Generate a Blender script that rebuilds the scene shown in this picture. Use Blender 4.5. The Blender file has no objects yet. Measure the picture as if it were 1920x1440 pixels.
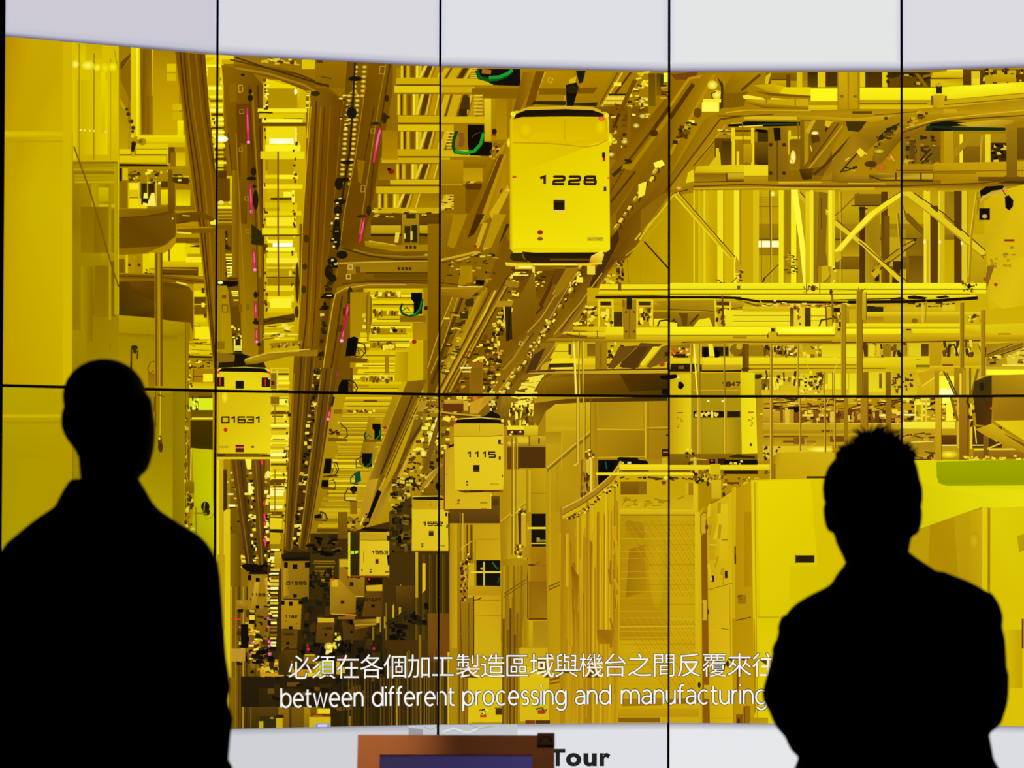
import bpy, bmesh, math, random
from mathutils import Vector, Matrix
from mathutils.geometry import tessellate_polygon

# ------------------------------------------------------------------ camera, world, exposure
S = bpy.context.scene
COL = S.collection
FOC = 6987.8                      # focal length in pixels of the 1920 px wide frame
PIT, ROL, CZ = 0.03488, 0.00261, 1.47
_f = Vector((0, math.cos(PIT), math.sin(PIT)))
_u0, _r0 = Vector((0, -math.sin(PIT), math.cos(PIT))), Vector((1, 0, 0))
_r = _r0 * math.cos(ROL) + _u0 * math.sin(ROL)
_u = _u0 * math.cos(ROL) - _r0 * math.sin(ROL)
EYE = Vector((0, 0, CZ))
cam = bpy.data.objects.new('camera', bpy.data.cameras.new('camera'))
COL.objects.link(cam)
cam.matrix_world = Matrix(((_r.x, _u.x, -_f.x, EYE.x), (_r.y, _u.y, -_f.y, EYE.y), (_r.z, _u.z, -_f.z, EYE.z), (0, 0, 0, 1)))
cam.data.sensor_width = 36
cam.data.lens = FOC / 1920 * 36
cam.data.clip_end = 100
cam.data.dof.use_dof = True
cam.data.dof.focus_distance = 11.7
cam.data.dof.aperture_fstop = 5.6
S.camera = cam

W_ = bpy.data.worlds.new('world'); S.world = W_; W_.use_nodes = True
W_.node_tree.nodes['Background'].inputs[0].default_value = (0.5, 0.5, 0.6, 1)
W_.node_tree.nodes['Background'].inputs[1].default_value = 0.0025
S.view_settings.view_transform = 'Standard'
S.view_settings.look = 'None'
S.view_settings.exposure = 0
S.view_settings.gamma = 1
S.view_settings.use_curve_mapping = False

# ------------------------------------------------------------------ helpers
CUR = ['']                                             # the layer of the wall picture being drawn
def lin(h):
    """'rgb' or 'rrggbb' display colour -> linear"""
    if len(h) == 3: v = [int(c * 2, 16) / 255 for c in h]
    else: v = [int(h[i:i + 2], 16) / 255 for i in (0, 2, 4)]
    if CUR[0] == 'video_picture': v = [min(1, max(0, .58 + (c - .58) * 1.09)) if c > .2 else c for c in v]   # contrast of the video
    return tuple(c / 12.92 if c <= 0.04045 else ((c + 0.055) / 1.055) ** 2.4 for c in v)

def mat(name, color, rough=0.6, metal=0.0, noise=None, emit=None, coat=0):
    m = bpy.data.materials.new(name); m.use_nodes = True
    nt = m.node_tree; b = nt.nodes['Principled BSDF']
    b.inputs['Base Color'].default_value = (*color, 1)
    b.inputs['Roughness'].default_value = rough
    b.inputs['Metallic'].default_value = metal
    b.inputs['Coat Weight'].default_value = coat
    if noise:
        sc, amt = noise
        tc = nt.nodes.new('ShaderNodeTexCoord'); mp = nt.nodes.new('ShaderNodeMapping')
        mp.inputs['Scale'].default_value = sc
        n = nt.nodes.new('ShaderNodeTexNoise'); n.inputs['Scale'].default_value = 1; n.inputs['Detail'].default_value = 4
        r = nt.nodes.new('ShaderNodeMapRange'); r.inputs['To Min'].default_value = 1 - amt; r.inputs['To Max'].default_value = 1 + amt
        mx = nt.nodes.new('ShaderNodeVectorMath'); mx.operation = 'SCALE'; mx.inputs[0].default_value = color
        nt.links.new(tc.outputs['Object'], mp.inputs[0]); nt.links.new(mp.outputs[0], n.inputs['Vector'])
        nt.links.new(n.outputs['Fac'], r.inputs['Value']); nt.links.new(r.outputs[0], mx.inputs['Scale'])
        nt.links.new(mx.outputs[0], b.inputs['Base Color'])
        bp = nt.nodes.new('ShaderNodeBump'); bp.inputs['Strength'].default_value = 0.15; bp.inputs['Distance'].default_value = 0.002
        nt.links.new(n.outputs['Fac'], bp.inputs['Height']); nt.links.new(bp.outputs[0], b.inputs['Normal'])
    if emit:
        b.inputs['Emission Color'].default_value = (*emit, 1); b.inputs['Emission Strength'].default_value = 1
    return m

def link(name, me, m=None, parent=None, loc=None):
    o = bpy.data.objects.new(name, me); COL.objects.link(o)
    if m is not None: me.materials.append(m)
    if loc: o.location = loc
    if parent is not None: o.parent = parent
    return o

def obj(name, bm, m, parent=None, loc=None, smooth=False):
    me = bpy.data.meshes.new(name); bmesh.ops.recalc_face_normals(bm, faces=bm.faces)
    bm.to_mesh(me); bm.free()
    if smooth: me.shade_smooth()
    return link(name, me, m, parent, loc)

def tag(o, label=None, cat=None, group=None, kind=None):
    if label: o['label'] = label
    if cat: o['category'] = cat
    if group: o['group'] = group
    if kind: o['kind'] = kind
    return o

def box(bm, lo, hi, M=None, bev=0):
    r = bmesh.ops.create_cube(bm, size=1)
    vs = r['verts']
    for v in vs:
        v.co = Vector([lo[i] + (v.co[i] + .5) * (hi[i] - lo[i]) for i in range(3)])
    if bev:
        es = list({e for v in vs for e in v.link_edges})
        rb = bmesh.ops.bevel(bm, geom=es, offset=bev, segments=2, affect='EDGES', profile=0.5)
        vs = list({v for f in rb['faces'] for v in f.verts} | {v for v in vs if v.is_valid})
    if M is not None:
        for v in vs: v.co = M @ v.co
    return vs

# ------------------------------------------------------------------ the video wall: five columns of two upright panels on an arc
PW = 0.684                                             # panel width; 1.216 m high
ZROW = CZ + 0.34703                                    # height of the seam between the two rows
PH = 1.216
COLS = []                                              # (corner, tangent, normal)
_p, _a = Vector((-1.39602, 10.16995, 0)), 0.63004
for _d in (0, 0.23044, 0.22703, 0.22285, 0.22826):
    _a -= _d
    _t = Vector((math.cos(_a), math.sin(_a), 0))
    COLS.append((_p.copy(), _t, Vector((_t.y, -_t.x, 0))))
    _p = _p + _t * PW
WALL_END = _p.copy()

def ray(x, y):
    return (_f + _r * ((x - 960) / FOC) - _u * ((y - 720) / FOC))

def pix(P):
    d = P - EYE; w = d.dot(_f)
    return (960 + FOC * d.dot(_r) / w, 720 - FOC * d.dot(_u) / w)

BZ = 0.0041                                            # half of the dark seam
CELLS = []                                             # one per panel
for k, (c, t, n) in enumerate(COLS):
    for row in (0, 1):
        z0, z1 = (ZROW, ZROW + PH) if row == 0 else (ZROW - PH, ZROW)
        q = [c + t * BZ + Vector((0, 0, z1 - BZ)), c + t * (PW - BZ) + Vector((0, 0, z1 - BZ)),
             c + t * (PW - BZ) + Vector((0, 0, z0 + BZ)), c + t * BZ + Vector((0, 0, z0 + BZ))]
        CELLS.append(dict(k=k, row=row, c=c, t=t, n=n, z0=z0, z1=z1, quad=[pix(v) for v in q], buf={}))
for C in CELLS:
    xs = [p[0] for p in C['quad']]; ys = [p[1] for p in C['quad']]
    C['bb'] = (min(xs), min(ys), max(xs), max(ys))

# ---- drawing what the screens show: flat coloured shapes on the glass, in order, each on the lowest free layer above those it overlaps
GC = 6                                                 # size of the cells that keep count of the layers
LAY = {}
GAP = 0.000012

def clip(poly, quad):
    for i in range(4):
        ax, ay = quad[i]; bx, by = quad[(i + 1) % 4]
        ex, ey = bx - ax, by - ay
        out = []; L = len(poly)
        for j in range(L):
            p, q = poly[j], poly[(j + 1) % L]
            dp = ex * (p[1] - ay) - ey * (p[0] - ax); dq = ex * (q[1] - ay) - ey * (q[0] - ax)
            if dp >= 0: out.append(p)
            if (dp >= 0) != (dq >= 0):
                s = dp / (dp - dq)
                out.append((p[0] + (q[0] - p[0]) * s, p[1] + (q[1] - p[1]) * s, tuple(p[2][m] + (q[2][m] - p[2][m]) * s for m in range(3))))
        poly = out
        if len(poly) < 3: return []
    return poly

def emit(polys, group=None):
    """polys: convex polygons [(x, y, linear colour)] laid on one layer"""
    g = group or CUR[0]
    cells = set()
    for P in polys:
        x0 = min(p[0] for p in P); x1 = max(p[0] for p in P); y0 = min(p[1] for p in P); y1 = max(p[1] for p in P)
        if x1 < -20 or x0 > 2200 or y1 < -60 or y0 > 1560: continue
        n = len(P)
        ex = [(P[i][0], P[i][1], P[(i + 1) % n][0] - P[i][0], P[(i + 1) % n][1] - P[i][1]) for i in range(n)]
        ar = sum(P[i][0] * P[(i + 1) % n][1] - P[(i + 1) % n][0] * P[i][1] for i in range(n))
        sg = 1 if ar > 0 else -1
        R = GC * 0.75
        ex = [(a, b, c * sg, d * sg, math.hypot(c, d) * R) for a, b, c, d in ex]
        for gx in range(int(x0 // GC), int(x1 // GC) + 1):
            for gy in range(int(y0 // GC), int(y1 // GC) + 1):
                cx, cy = (gx + .5) * GC, (gy + .5) * GC
                if all(c * (cy - b) - d * (cx - a) >= -h for a, b, c, d, h in ex): cells.add((gx, gy))
    if not cells: return
    lay = 1 + max(LAY.get(c, 0) for c in cells)
    for c in cells: LAY[c] = lay
    for P in polys:
        x0 = min(p[0] for p in P); x1 = max(p[0] for p in P); y0 = min(p[1] for p in P); y1 = max(p[1] for p in P)
        for C in CELLS:
            b = C['bb']
            if x1 < b[0] or x0 > b[2] or y1 < b[1] or y0 > b[3]: continue
            r = clip(P, C['vquad'] if g == 'video_picture' else C['quad'])
            if r: C['buf'].setdefault(g, []).append((lay, r))

def tri(pts):
    """pts [(x,y,col)] -> convex pieces"""
    n = len(pts)
    if n == 3: return [pts]
    s = 0; conv = True
    for i in range(n):
        a, b, c = pts[i], pts[(i + 1) % n], pts[(i + 2) % n]
        z = (b[0] - a[0]) * (c[1] - b[1]) - (b[1] - a[1]) * (c[0] - b[0])
        if abs(z) < 1e-6: continue
        if s == 0: s = 1 if z > 0 else -1
        elif s * z < 0: conv = False; break
    if conv: return [pts]
    T = tessellate_polygon([[Vector((p[0], p[1], 0)) for p in pts]])
    return [[pts[i] for i in t] for t in T]

def pairs(a): return [(a[i], a[i + 1]) for i in range(0, len(a), 2)]
def Q(c, *a):                                          # polygon
    k = lin(c); emit(tri([(x, y, k) for x, y in pairs(a)]))
def R(c, x0, y0, x1, y1):
    k = lin(c); emit([[(x0, y0, k), (x1, y0, k), (x1, y1, k), (x0, y1, k)]])
def V(c, d, x0, y0, x1, y1):                           # rectangle shaded from c (top) to d (bottom)
    k, l = lin(c), lin(d); emit([[(x0, y0, k), (x1, y0, k), (x1, y1, l), (x0, y1, l)]])
def H(c, d, x0, y0, x1, y1):                           # from c (left) to d (right)
    k, l = lin(c), lin(d); emit([[(x0, y0, k), (x1, y0, l), (x1, y1, l), (x0, y1, k)]])
def GQ(*a):                                            # polygon with a colour per corner: c, x, y, c, x, y ...
    emit(tri([(a[i + 1], a[i + 2], lin(a[i])) for i in range(0, len(a), 3)]))
def strip(pts, w):
    n = len(pts); L = []
    for i in range(n):
        p = pts[i]; a = pts[max(i - 1, 0)]; b = pts[min(i + 1, n - 1)]
        d1 = (p[0] - a[0], p[1] - a[1]); d2 = (b[0] - p[0], b[1] - p[1])
        def nm(d):
            l = math.hypot(*d); return (d[0] / l, d[1] / l) if l > 1e-9 else None
        u, v = nm(d1), nm(d2)
        u = u or v or (1, 0); v = v or u
        tx, ty = u[0] + v[0], u[1] + v[1]; l = math.hypot(tx, ty)
        if l < 1e-6: nx, ny, s = -u[1], u[0], 1
        else:
            nx, ny = -ty / l, tx / l; s = 1 / max(0.5, -u[1] * nx + u[0] * ny)
        L.append((p[0] + nx * s * w / 2, p[1] + ny * s * w / 2, p[0] - nx * s * w / 2, p[1] - ny * s * w / 2))
    return L
def S_(c, w, *a):                                      # stroke
    k = lin(c); L = strip(pairs(a), w)
    emit([[(p[0], p[1], k), (q[0], q[1], k), (q[2], q[3], k), (p[2], p[3], k)] for p, q in zip(L, L[1:])])
def E_(c, x, y, rx, ry=None, n=14):                    # ellipse
    ry = ry or rx; k = lin(c)
    emit([[(x + rx * math.cos(i * 2 * math.pi / n), y + ry * math.sin(i * 2 * math.pi / n), k) for i in range(n)]])
def GL(c, d, x, y, rx, ry=None, n=14):                 # glow: c at the centre, d at the rim
    ry = ry or rx; k, l = lin(c), lin(d)
    P = [(x + rx * math.cos(i * 2 * math.pi / n), y + ry * math.sin(i * 2 * math.pi / n), l) for i in range(n)]
    emit([[(x, y, k), P[i], P[(i + 1) % n]] for i in range(n)])
def B(s, *a):                                          # a run of rectangles of mixed colours: B('c0 c1 ..', x0,y0,x1,y1, x0,y0,x1,y1 ..)
    cs = s.split()
    for i in range(0, len(a), 4): R(cs[(i // 4) % len(cs)], *a[i:i + 4])
RN = random.Random(7)
def bilin(q, u, v):
    x = (q[0] * (1 - u) + q[2] * u) * (1 - v) + (q[6] * (1 - u) + q[4] * u) * v
    y = (q[1] * (1 - u) + q[3] * u) * (1 - v) + (q[7] * (1 - u) + q[5] * u) * v
    return x, y
def BARS(cs, q, n, th=(.2, .7), gap=0.0, jit=.15, ext=(0, 1)):
    """n bars across the quad q (corners tl, tr, br, bl), one after the other from its top to its bottom"""
    cs = cs.split()
    for i in range(n):
        if RN.random() < gap: continue
        v0 = (i + RN.uniform(0, jit)) / n; v1 = min(1, v0 + RN.uniform(*th) / n)
        u0 = ext[0] + RN.uniform(0, jit) * .3; u1 = ext[1] - RN.uniform(0, jit) * .3
        k = RN.choice(cs)
        Q(k, *bilin(q, u0, v0), *bilin(q, u1, v0), *bilin(q, u1, v1), *bilin(q, u0, v1))
PALE = {c: 'f0de4a' for c in ('fff8b0', 'fff8a0', 'fff8a8', 'fff490', 'fff8c0')}
PALE.update({c: 'ecd83a' for c in ('fff090', 'fff0a0', 'fff080', 'fff480', 'fff488', 'fff060', 'fff070', 'fff088')})
def BITS(cs, q, n, w=(3, 10), h=(1, 4), ang=0):
    """n small scraps scattered over the quad q"""
    cs = [PALE.get(c, c) for c in cs.split()]
    for i in range(n):
        t = math.radians(ang + RN.gauss(0, 9)); ca, sa = math.cos(t), math.sin(t)
        x, y = bilin(q, RN.random(), RN.random()); a, b = RN.uniform(*w) * .42, RN.uniform(*h) * .42
        P = []
        for sx, sy in ((-1, -1), (1, -1), (1, 1), (-1, 1)):
            P += [x + sx * a * ca - sy * b * sa, y + sx * a * sa + sy * b * ca]
        Q(RN.choice(cs), *P)
def LADDER(cs, L, n, th=.6, jit=0.2):
    """bars between two edge lines: L = x0,y0,x1,y1 (left) , x0,y0,x1,y1 (right)"""
    q = (L[0], L[1], L[4], L[5], L[6], L[7], L[2], L[3])
    BARS(cs, q, n, (th * .7, th * 1.2), 0, jit)

# strokes of the wide numerals on the carriers
DIG = {'0': [(0, 0, 1, 0, 1, 1, 0, 1, 0, 0)], '1': [(.2, .22, .62, 0, .62, 1)], '2': [(0, .12, .1, 0, .9, 0, 1, .12, 1, .42, .9, .5, .1, .55, 0, .7, 0, 1, 1, 1)],
       '3': [(0, 0, 1, 0, 1, .48, .25, .48), (1, .48, 1, 1, 0, 1)], '4': [(.75, 1, .75, 0, 0, .7, 1, .7)], '5': [(1, 0, 0, 0, 0, .45, .9, .45, 1, .55, 1, .9, .9, 1, 0, 1)],
       '6': [(1, 0, .1, 0, 0, .1, 0, .9, .1, 1, .9, 1, 1, .9, 1, .5, 0, .5)], '7': [(0, 0, 1, 0, .4, 1)],
       '8': [(.1, 0, .9, 0, .95, .1, .95, .4, .9, .47, .1, .47, .05, .4, .05, .1, .1, 0), (.1, .47, .9, .47, 1, .57, 1, .9, .9, 1, .1, 1, 0, .9, 0, .57, .1, .47)],
       '9': [(1, .5, .1, .5, 0, .4, 0, .1, .1, 0, .9, 0, 1, .1, 1, .9, .9, 1, 0, 1)], ' ': []}
def NUM(c, s, x, y, w, h, adv, sw, sk=0.0):
    """digits: top left x, y; width w, height h, advance adv, stroke sw; sk = fall of the line per px"""
    for i, ch in enumerate(s):
        ox = x + i * adv
        for st in DIG[ch]:
            P = []
            for a, b in pairs(st): P += [ox + a * w, y + b * h + (i * adv + a * w) * sk]
            S_(c, sw, *P)

# ------------------------------------------------------------------ what the wall shows: a white page with a yellow-lit video of a factory hall
ZT, ZB = CZ + 1.30396, CZ - 0.60987                    # top and bottom of the video on the wall
EDGE = [COLS[i][0] for i in range(5)] + [WALL_END]
TOP = [pix(p + Vector((0, 0, ZT))) for p in EDGE]
BOT = [pix(p + Vector((0, 0, ZB))) for p in EDGE]
CUR[0] = 'page'
PAGE = ['cdcad6', 'dadade', 'dee0e4', 'e4e5e5', 'dcdce0']
PAGB = ['c8cad0', 'cfd1d7', 'dfe1e6', 'e6e7ea', 'dcdde2']
for i in range(5):
    (x0, y0), (x1, y1) = TOP[i], TOP[i + 1]; c = PAGE[i]
    l = [0.0, 0.03, 0.12, 0.88, 0.97, 1.0]; cc = ['c9c4cc' if i == 0 else 'd4d4ea', c, c, c, c, 'cfcbe0']
    for j in range(5):
        xa, xb = x0 + (x1 - x0) * l[j], x0 + (x1 - x0) * l[j + 1]; ya, yb = y0 + (y1 - y0) * l[j], y0 + (y1 - y0) * l[j + 1]
        GQ(cc[j], xa, -60, cc[j + 1], xb, -60, cc[j + 1], xb, yb, cc[j], xa, ya)
    for a, b, u, v in ((20, 9, c, 'c3c2d0'), (9, 3, 'c3c2d0', '8f8ca4'), (3, -1, '8f8ca4', '4a4650')):
        GQ(u, x0, y0 - a, u, x1, y1 - a, v, x1, y1 - b, v, x0, y0 - b)
    (x0, y0), (x1, y1) = BOT[i], BOT[i + 1]; c = PAGB[i]
    GQ(c, x0, y0, c, x1, y1, c, x1, 1600, c, x0, 1600)
    for a, b, u, v in ((-1, 4, '77747c', 'b4b3bc'), (4, 14, 'b4b3bc', c)):
        GQ(u, x0, y0 + a, u, x1, y1 + a, v, x1, y1 + b, v, x0, y0 + b)
# a pale photograph on the page under the video, mostly behind the kiosk
GQ('b9bfc2', 822, 1359, 'bcc3c4', 970, 1358, 'd3d7d8', 970, 1395, 'cfd3d6', 822, 1395)
Q('c6c9cc', 765, 1360, 822, 1359, 822, 1395, 765, 1395)
Q('989ca2', 765, 1364, 792, 1367, 793, 1395, 765, 1395)
S_('a6acb0', 2, 793, 1362, 806, 1368, 820, 1362)
S_('dde2e2', 3, 830, 1372, 850, 1365, 876, 1374, 900, 1364)
S_('9ea8a8', 1.5, 880, 1359, 900, 1366, 925, 1361)
CUR[0] = 'video_picture'
for C in CELLS:                                        # the video ends at the straight edges of its own frame
    k = C['k']; q = C['quad']
    za, zb = min(ZT, C['z1'] - BZ), max(ZB, C['z0'] + BZ)
    a, b = C['c'] + C['t'] * BZ, C['c'] + C['t'] * (PW - BZ)
    C['vquad'] = [pix(a + Vector((0, 0, za))), pix(b + Vector((0, 0, za))), pix(b + Vector((0, 0, zb))), pix(a + Vector((0, 0, zb)))]
GQ(*sum([['b48e00', x, y] for x, y in TOP] + [['a88400', x, y] for x, y in reversed(BOT)], []))

# --- parts of the picture behind the people and past the frame's right edge, kept plain
GQ('a89800', 0, 1100, 'a89200', 134, 1100, 'a08a00', 134, 1380, '9a8600', 0, 1380); GQ('988200', 134, 990, 'b0a000', 345, 990, '9c8c00', 345, 1380, '8e7a00', 134, 1380); GQ('b8ac00', 345, 990, 'a89800', 402, 990, '9a8a00', 402, 1380, '9a8a00', 345, 1380)
V('a88000', 'c0a004', 1920, 120, 2140, 530); V('c8aa04', 'c0a008', 1920, 530, 2140, 862)
B('ece010 c8a60c b08808 eadc14 d8bc0c d0ae0c c8a810 d8c010', 1920, 152, 2140, 176, 1920, 178, 2140, 204, 1920, 208, 2140, 226, 1920, 531, 2140, 550, 1920, 553, 2140, 562, 1920, 606, 2140, 626, 1920, 630, 2140, 642, 1920, 668, 2140, 688)
for x in (1940, 1985, 2020, 2075, 2110): V('9a760c', 'a8820c', x, 345, x + 9, 862)
GQ('dcd408', 1590, 862, 'd8cc08', 2140, 862, 'd4c004', 2140, 1380, 'd0b804', 1400, 1380); V('a0a604', '969c00', 1920, 864, 2060, 908)
# --- left: the yellow pillar, the clear sheet, drums and ladders (x 0..405)
GQ('b48a00', 0, 60, 'c4a400', 60, 66, 'c6a600', 134, 70, 'ccb000', 134, 360, 'c8ae00', 60, 360, 'bc9c00', 0, 360)
GQ('bc9c00', 0, 360, 'c8ae00', 60, 360, 'ccb200', 134, 360, 'c6aa00', 134, 724, 'c8ac00', 60, 724, 'bb9a00', 0, 724)
GQ('b0a000', 0, 726, 'bca800', 70, 726, 'b89e00', 134, 726, 'b09600', 134, 860, 'ae9800', 60, 860, 'a89400', 0, 860)
GQ('a89400', 0, 860, 'ae9800', 60, 860, 'b09600', 134, 860, 'a89200', 134, 1110, 'b0a000', 60, 1110, 'a89800', 0, 1110)
V('ccb200', 'd2b900', 5, 246, 117, 252); V('d2b900', 'c4a800', 5, 252, 117, 258); R('b89c00', 5, 264, 117, 267)
V('ccb000', 'd0b400', 116, 80, 134, 720); R('c8ae00', 0, 777, 112, 783); R('aa9000', 0, 790, 112, 794)
# clear sheet hanging beside the pillar
GQ('d6bc00', 134, 78, 'd2b800', 221, 86, 'd8c000', 221, 200, 'd6be00', 134, 200)
GQ('d6be00', 134, 200, 'd8c000', 221, 200, 'ccb000', 221, 303, 'c4a600', 134, 303)
H('dcc600', 'c4aa00', 136, 150, 147, 300); H('c8b000', 'd4bc00', 150, 150, 172, 290); H('d4bc00', 'e0ca00', 178, 150, 200, 290); V('e4d000', 'd0b800', 188, 130, 196, 250)
V('ccb400', 'dcc800', 140, 78, 158, 116); V('c4aa00', 'ccb400', 160, 82, 190, 112)
S_('a88c00', 2.5, 147, 82, 147, 300); S_('a48800', 3, 175, 100, 174, 300); S_('b49a00', 1.5, 206, 110, 206, 300); S_('b09600', 2, 212, 92, 220, 130)
GL('ffff70', 'dcc600', 140, 121, 7, 8); GL('ffff60', 'dcc600', 163, 123, 13, 9); GL('ffff40', 'd8c200', 181, 127, 7, 8); GL('f6ea20', 'd8c200', 210, 126, 9, 9); GL('eee010', 'd8c200', 195, 127, 9, 9)
for x in (150, 157, 167, 175, 197): GL('fff880', 'ccb000', x, 244 + (x - 150) * .07, 3, 2.5)
GQ('9e8200', 134, 303, 'b89c00', 221, 306, 'a48800', 221, 420, '947600', 150, 420, '8e7000', 134, 420)
GQ('8e7000', 134, 420, '9a7c00', 175, 420, '9a7e00', 221, 420, 'a08400', 221, 470, '988000', 134, 470)
GQ('988000', 134, 470, 'a48a00', 221, 470, '9a8000', 221, 600, '927600', 134, 600)
GQ('927600', 134, 600, '9a8000', 221, 600, 'a28800', 221, 724, '9a8000', 134, 724)
BARS('b49800 a48800 947600 c0a600', (136, 303, 221, 303, 221, 345, 136, 345), 7, (.4, .9))
H('b89c00', '9c8000', 170, 345, 204, 392); V('c8b400', 'b8a000', 183, 352, 202, 378); R('c8b200', 184, 383, 221, 389)
V('8c6e00', '927400', 150, 388, 203, 474); H('866800', '967a00', 175, 392, 216, 474)
V('aa9200', 'a08600', 187, 474, 216, 492); V('968000', '8c6e00', 150, 500, 200, 590); H('a48c00', '8a6c00', 150, 500, 172, 640)
V('8a6c00', '927400', 176, 498, 203, 595); V('7e6000', '8a6a00', 206, 490, 215, 594)
V('a68c00', 'b09600', 202, 345, 207, 600); H('b8a000', 'aa9000', 213, 310, 221, 590); S_('d4c000', 1.5, 220.5, 90, 220.5, 590)
S_('7a5c00', 3, 137, 275, 150, 312, 165, 352, 175, 385, 193, 448, 208, 500, 221, 538)
S_('a88c00', 1.2, 134, 250, 134, 700)
V('a08600', '988000', 134, 620, 160, 720); S_('8a7000', 2, 205, 645, 205, 655)
GQ('9a8400', 134, 726, '8e7a00', 221, 728, '9a8400', 221, 1000, 'a08c00', 134, 1000); S_('8a7400', 1.5, 135, 726, 135, 900)
# wall parts to the right of the sheet
GQ('967200', 221, 86, 'a88400', 345, 98, 'ac8800', 345, 300, 'b49000', 221, 300)
Q('a07c00', 224, 88, 244, 90, 244, 245, 224, 190); Q('6c4c00', 224, 118, 243, 100, 243, 106, 224, 134); Q('8c6a00', 224, 132, 243, 112, 243, 190, 224, 150)
Q('c0a000', 224, 184, 240, 215, 240, 222, 224, 196); S_('8a6600', 2, 240, 110, 240, 230); V('a88800', 'bc9c00', 222, 205, 238, 280)
V('e2c800', 'd6ba00', 244, 88, 254, 256); V('f8ec30', 'eadc10', 254, 90, 258, 256); R('dcc400', 258, 90, 261, 256)
GQ('8e6a00', 261, 92, '7e5c00', 270, 92, '8a6600', 283, 93, 'a88000', 284, 252, '7a5800', 264, 252)
H('845e00', '9c7600', 274, 180, 284, 252); V('d8c000', 'c0a000', 283, 93, 285.5, 180)
V('b08a00', 'c8a800', 286, 96, 334, 255); V('a88400', 'b49000', 286, 96, 325, 130)
B('d8c000 d0b400 d0b400 c8ac00', 311, 120, 328, 135, 311, 138, 328, 152, 322, 195, 340, 207, 322, 210, 340, 226)
V('f0dc00', 'e4cc00', 331, 226, 342, 268); V('eed800', 'dcc400', 256, 254, 345, 262); V('e8d000', 'c8ac00', 262, 262, 345, 270)
B('dcc400 e2cc00 dcc200 e0c800 c8ac00', 254, 270, 313, 279, 254, 281, 313, 290, 222, 292, 310, 304, 222, 280, 243, 290, 222, 304, 310, 307)
R('5c4200', 222, 289.5, 312, 291.5); Q('2a1c00', 222, 307, 314, 309, 314, 317, 290, 316, 222, 312)
R('caae00', 314, 268, 346, 276); R('6a4a00', 314, 276, 326, 306); V('c8aa00', 'dcc600', 328, 286, 346, 311); R('8e6a00', 318, 286, 328, 330)
S_('d8c000', 2, 313, 270, 313, 310); E_('a88c00', 265, 266, 8, 7); E_('80600a', 262, 265, 4, 4)
for x, y, r in ((245, 228, 4), (236, 205, 3), (248, 240, 4), (247, 247, 3), (249, 270, 5), (247, 281, 4), (239, 214, 4)): E_('4c3600', x, y, r, r * 1.1, 8)
E_('ddc820', 247, 256, 3, 3, 8); E_('20180c', 248, 275, 4, 8, 8); R('c0a400', 245, 285, 251, 294)
# the shelf of pipes below
V('a88600', '8a6800', 222, 312, 405, 395)
B('1c1400 d0b800 a88400 6a4a00', 222, 315, 227, 342, 228, 316, 238, 338, 238, 322, 314, 326, 238, 326, 262, 330)
BITS('e0cc10 f0e040 d0b800 5a4000 3a2800', (238, 318, 352, 322, 352, 345, 238, 345), 34, (4, 14), (2, 6))
Q('4e3600', 322, 332, 352, 333, 352, 346, 322, 343); V('7a5a00', '5e4200', 313, 318, 322, 392); E_('eede40', 335, 338, 4, 2)
B('8e6c00 f0de20 d6bc00 e8d400 d2b400', 222, 340, 237, 390, 241, 343, 258, 356, 241, 356, 258, 370, 238, 372, 274, 392, 238, 343, 241, 390)
V('382600', '4c3400', 263, 344, 288, 384); S_('d8c040', 2, 259, 340, 259, 386, 291, 386, 291, 340); S_('c8a800', 2, 275, 330, 275, 378)
Q('f0e460', 268, 362, 274, 362, 276, 378, 282, 362, 288, 362, 290, 386, 266, 386); Q('2c1e00', 266, 372, 276, 372, 276, 382, 266, 380)
V('ead400', 'd8be00', 300, 356, 313, 384); V('c6a600', 'ead800', 328, 356, 355, 386); R('9c7800', 326, 346, 360, 354); R('5a4000', 300, 340, 313, 352)
# upper drum
GQ('8a6a00', 221, 393, '8a6800', 270, 392, '96720a', 315, 384, '7c5a00', 328, 400, '7a5800', 328, 440, '806000', 312, 458, '8c6a00', 270, 476, '8e6c00', 221, 478)
GQ('684a00', 221, 408, '624600', 270, 406, '6c4e00', 318, 399, '76560a', 327, 404, '705000', 327, 444, '6a4a00', 300, 462, '6c4e00', 221, 466)
S_('5a4000', 1.5, 221, 408, 268, 406, 315, 398); S_('a48200', 1.5, 221, 392, 270, 391, 312, 384); GL('ffe860', '806000', 322, 410, 2.5)
V('7e5c00', '6e4c00', 313, 340, 326, 400)
# between the drums
V('b89600', 'a07c00', 221, 478, 405, 520)
B('7e5e00 d8c000 b08c00 a88400 e0c800', 221, 486, 232, 512, 234, 478, 238, 512, 238, 478, 250, 512, 251, 478, 264, 512, 266, 476, 278, 512)
for x in (241, 259): E_('5a3c00', x, 497, 3, 3, 8)
BITS('3c2800 5a4000', (272, 505, 288, 505, 288, 514, 272, 514), 6, (5, 9), (2, 4)); V('e8d400', 'dcc600', 278, 474, 290, 503); R('c8ac00', 274, 505, 290, 512)
Q('ecd800', 303, 476, 318, 468, 328, 456, 345, 456, 345, 491, 303, 490); R('6a4c00', 314, 468, 317, 490); Q('e0ca00', 345, 456, 372, 462, 375, 490, 345, 490)
R('7a5800', 328, 446, 372, 456); S_('dcc820', 3, 330, 436, 356, 438); Q('4a3400', 352, 463, 372, 459, 372, 464); R('b89600', 350, 476, 376, 482)
V('d8be00', 'c4a400', 303, 490, 378, 502); R('f0e020', 346, 482, 376, 492); R('6a4a00', 303, 501, 370, 516); S_('a88400', 2, 303, 504, 368, 506); S_('4c3400', 1.5, 303, 512, 370, 516)
R('d6bc00', 370, 496, 384, 518)
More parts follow.
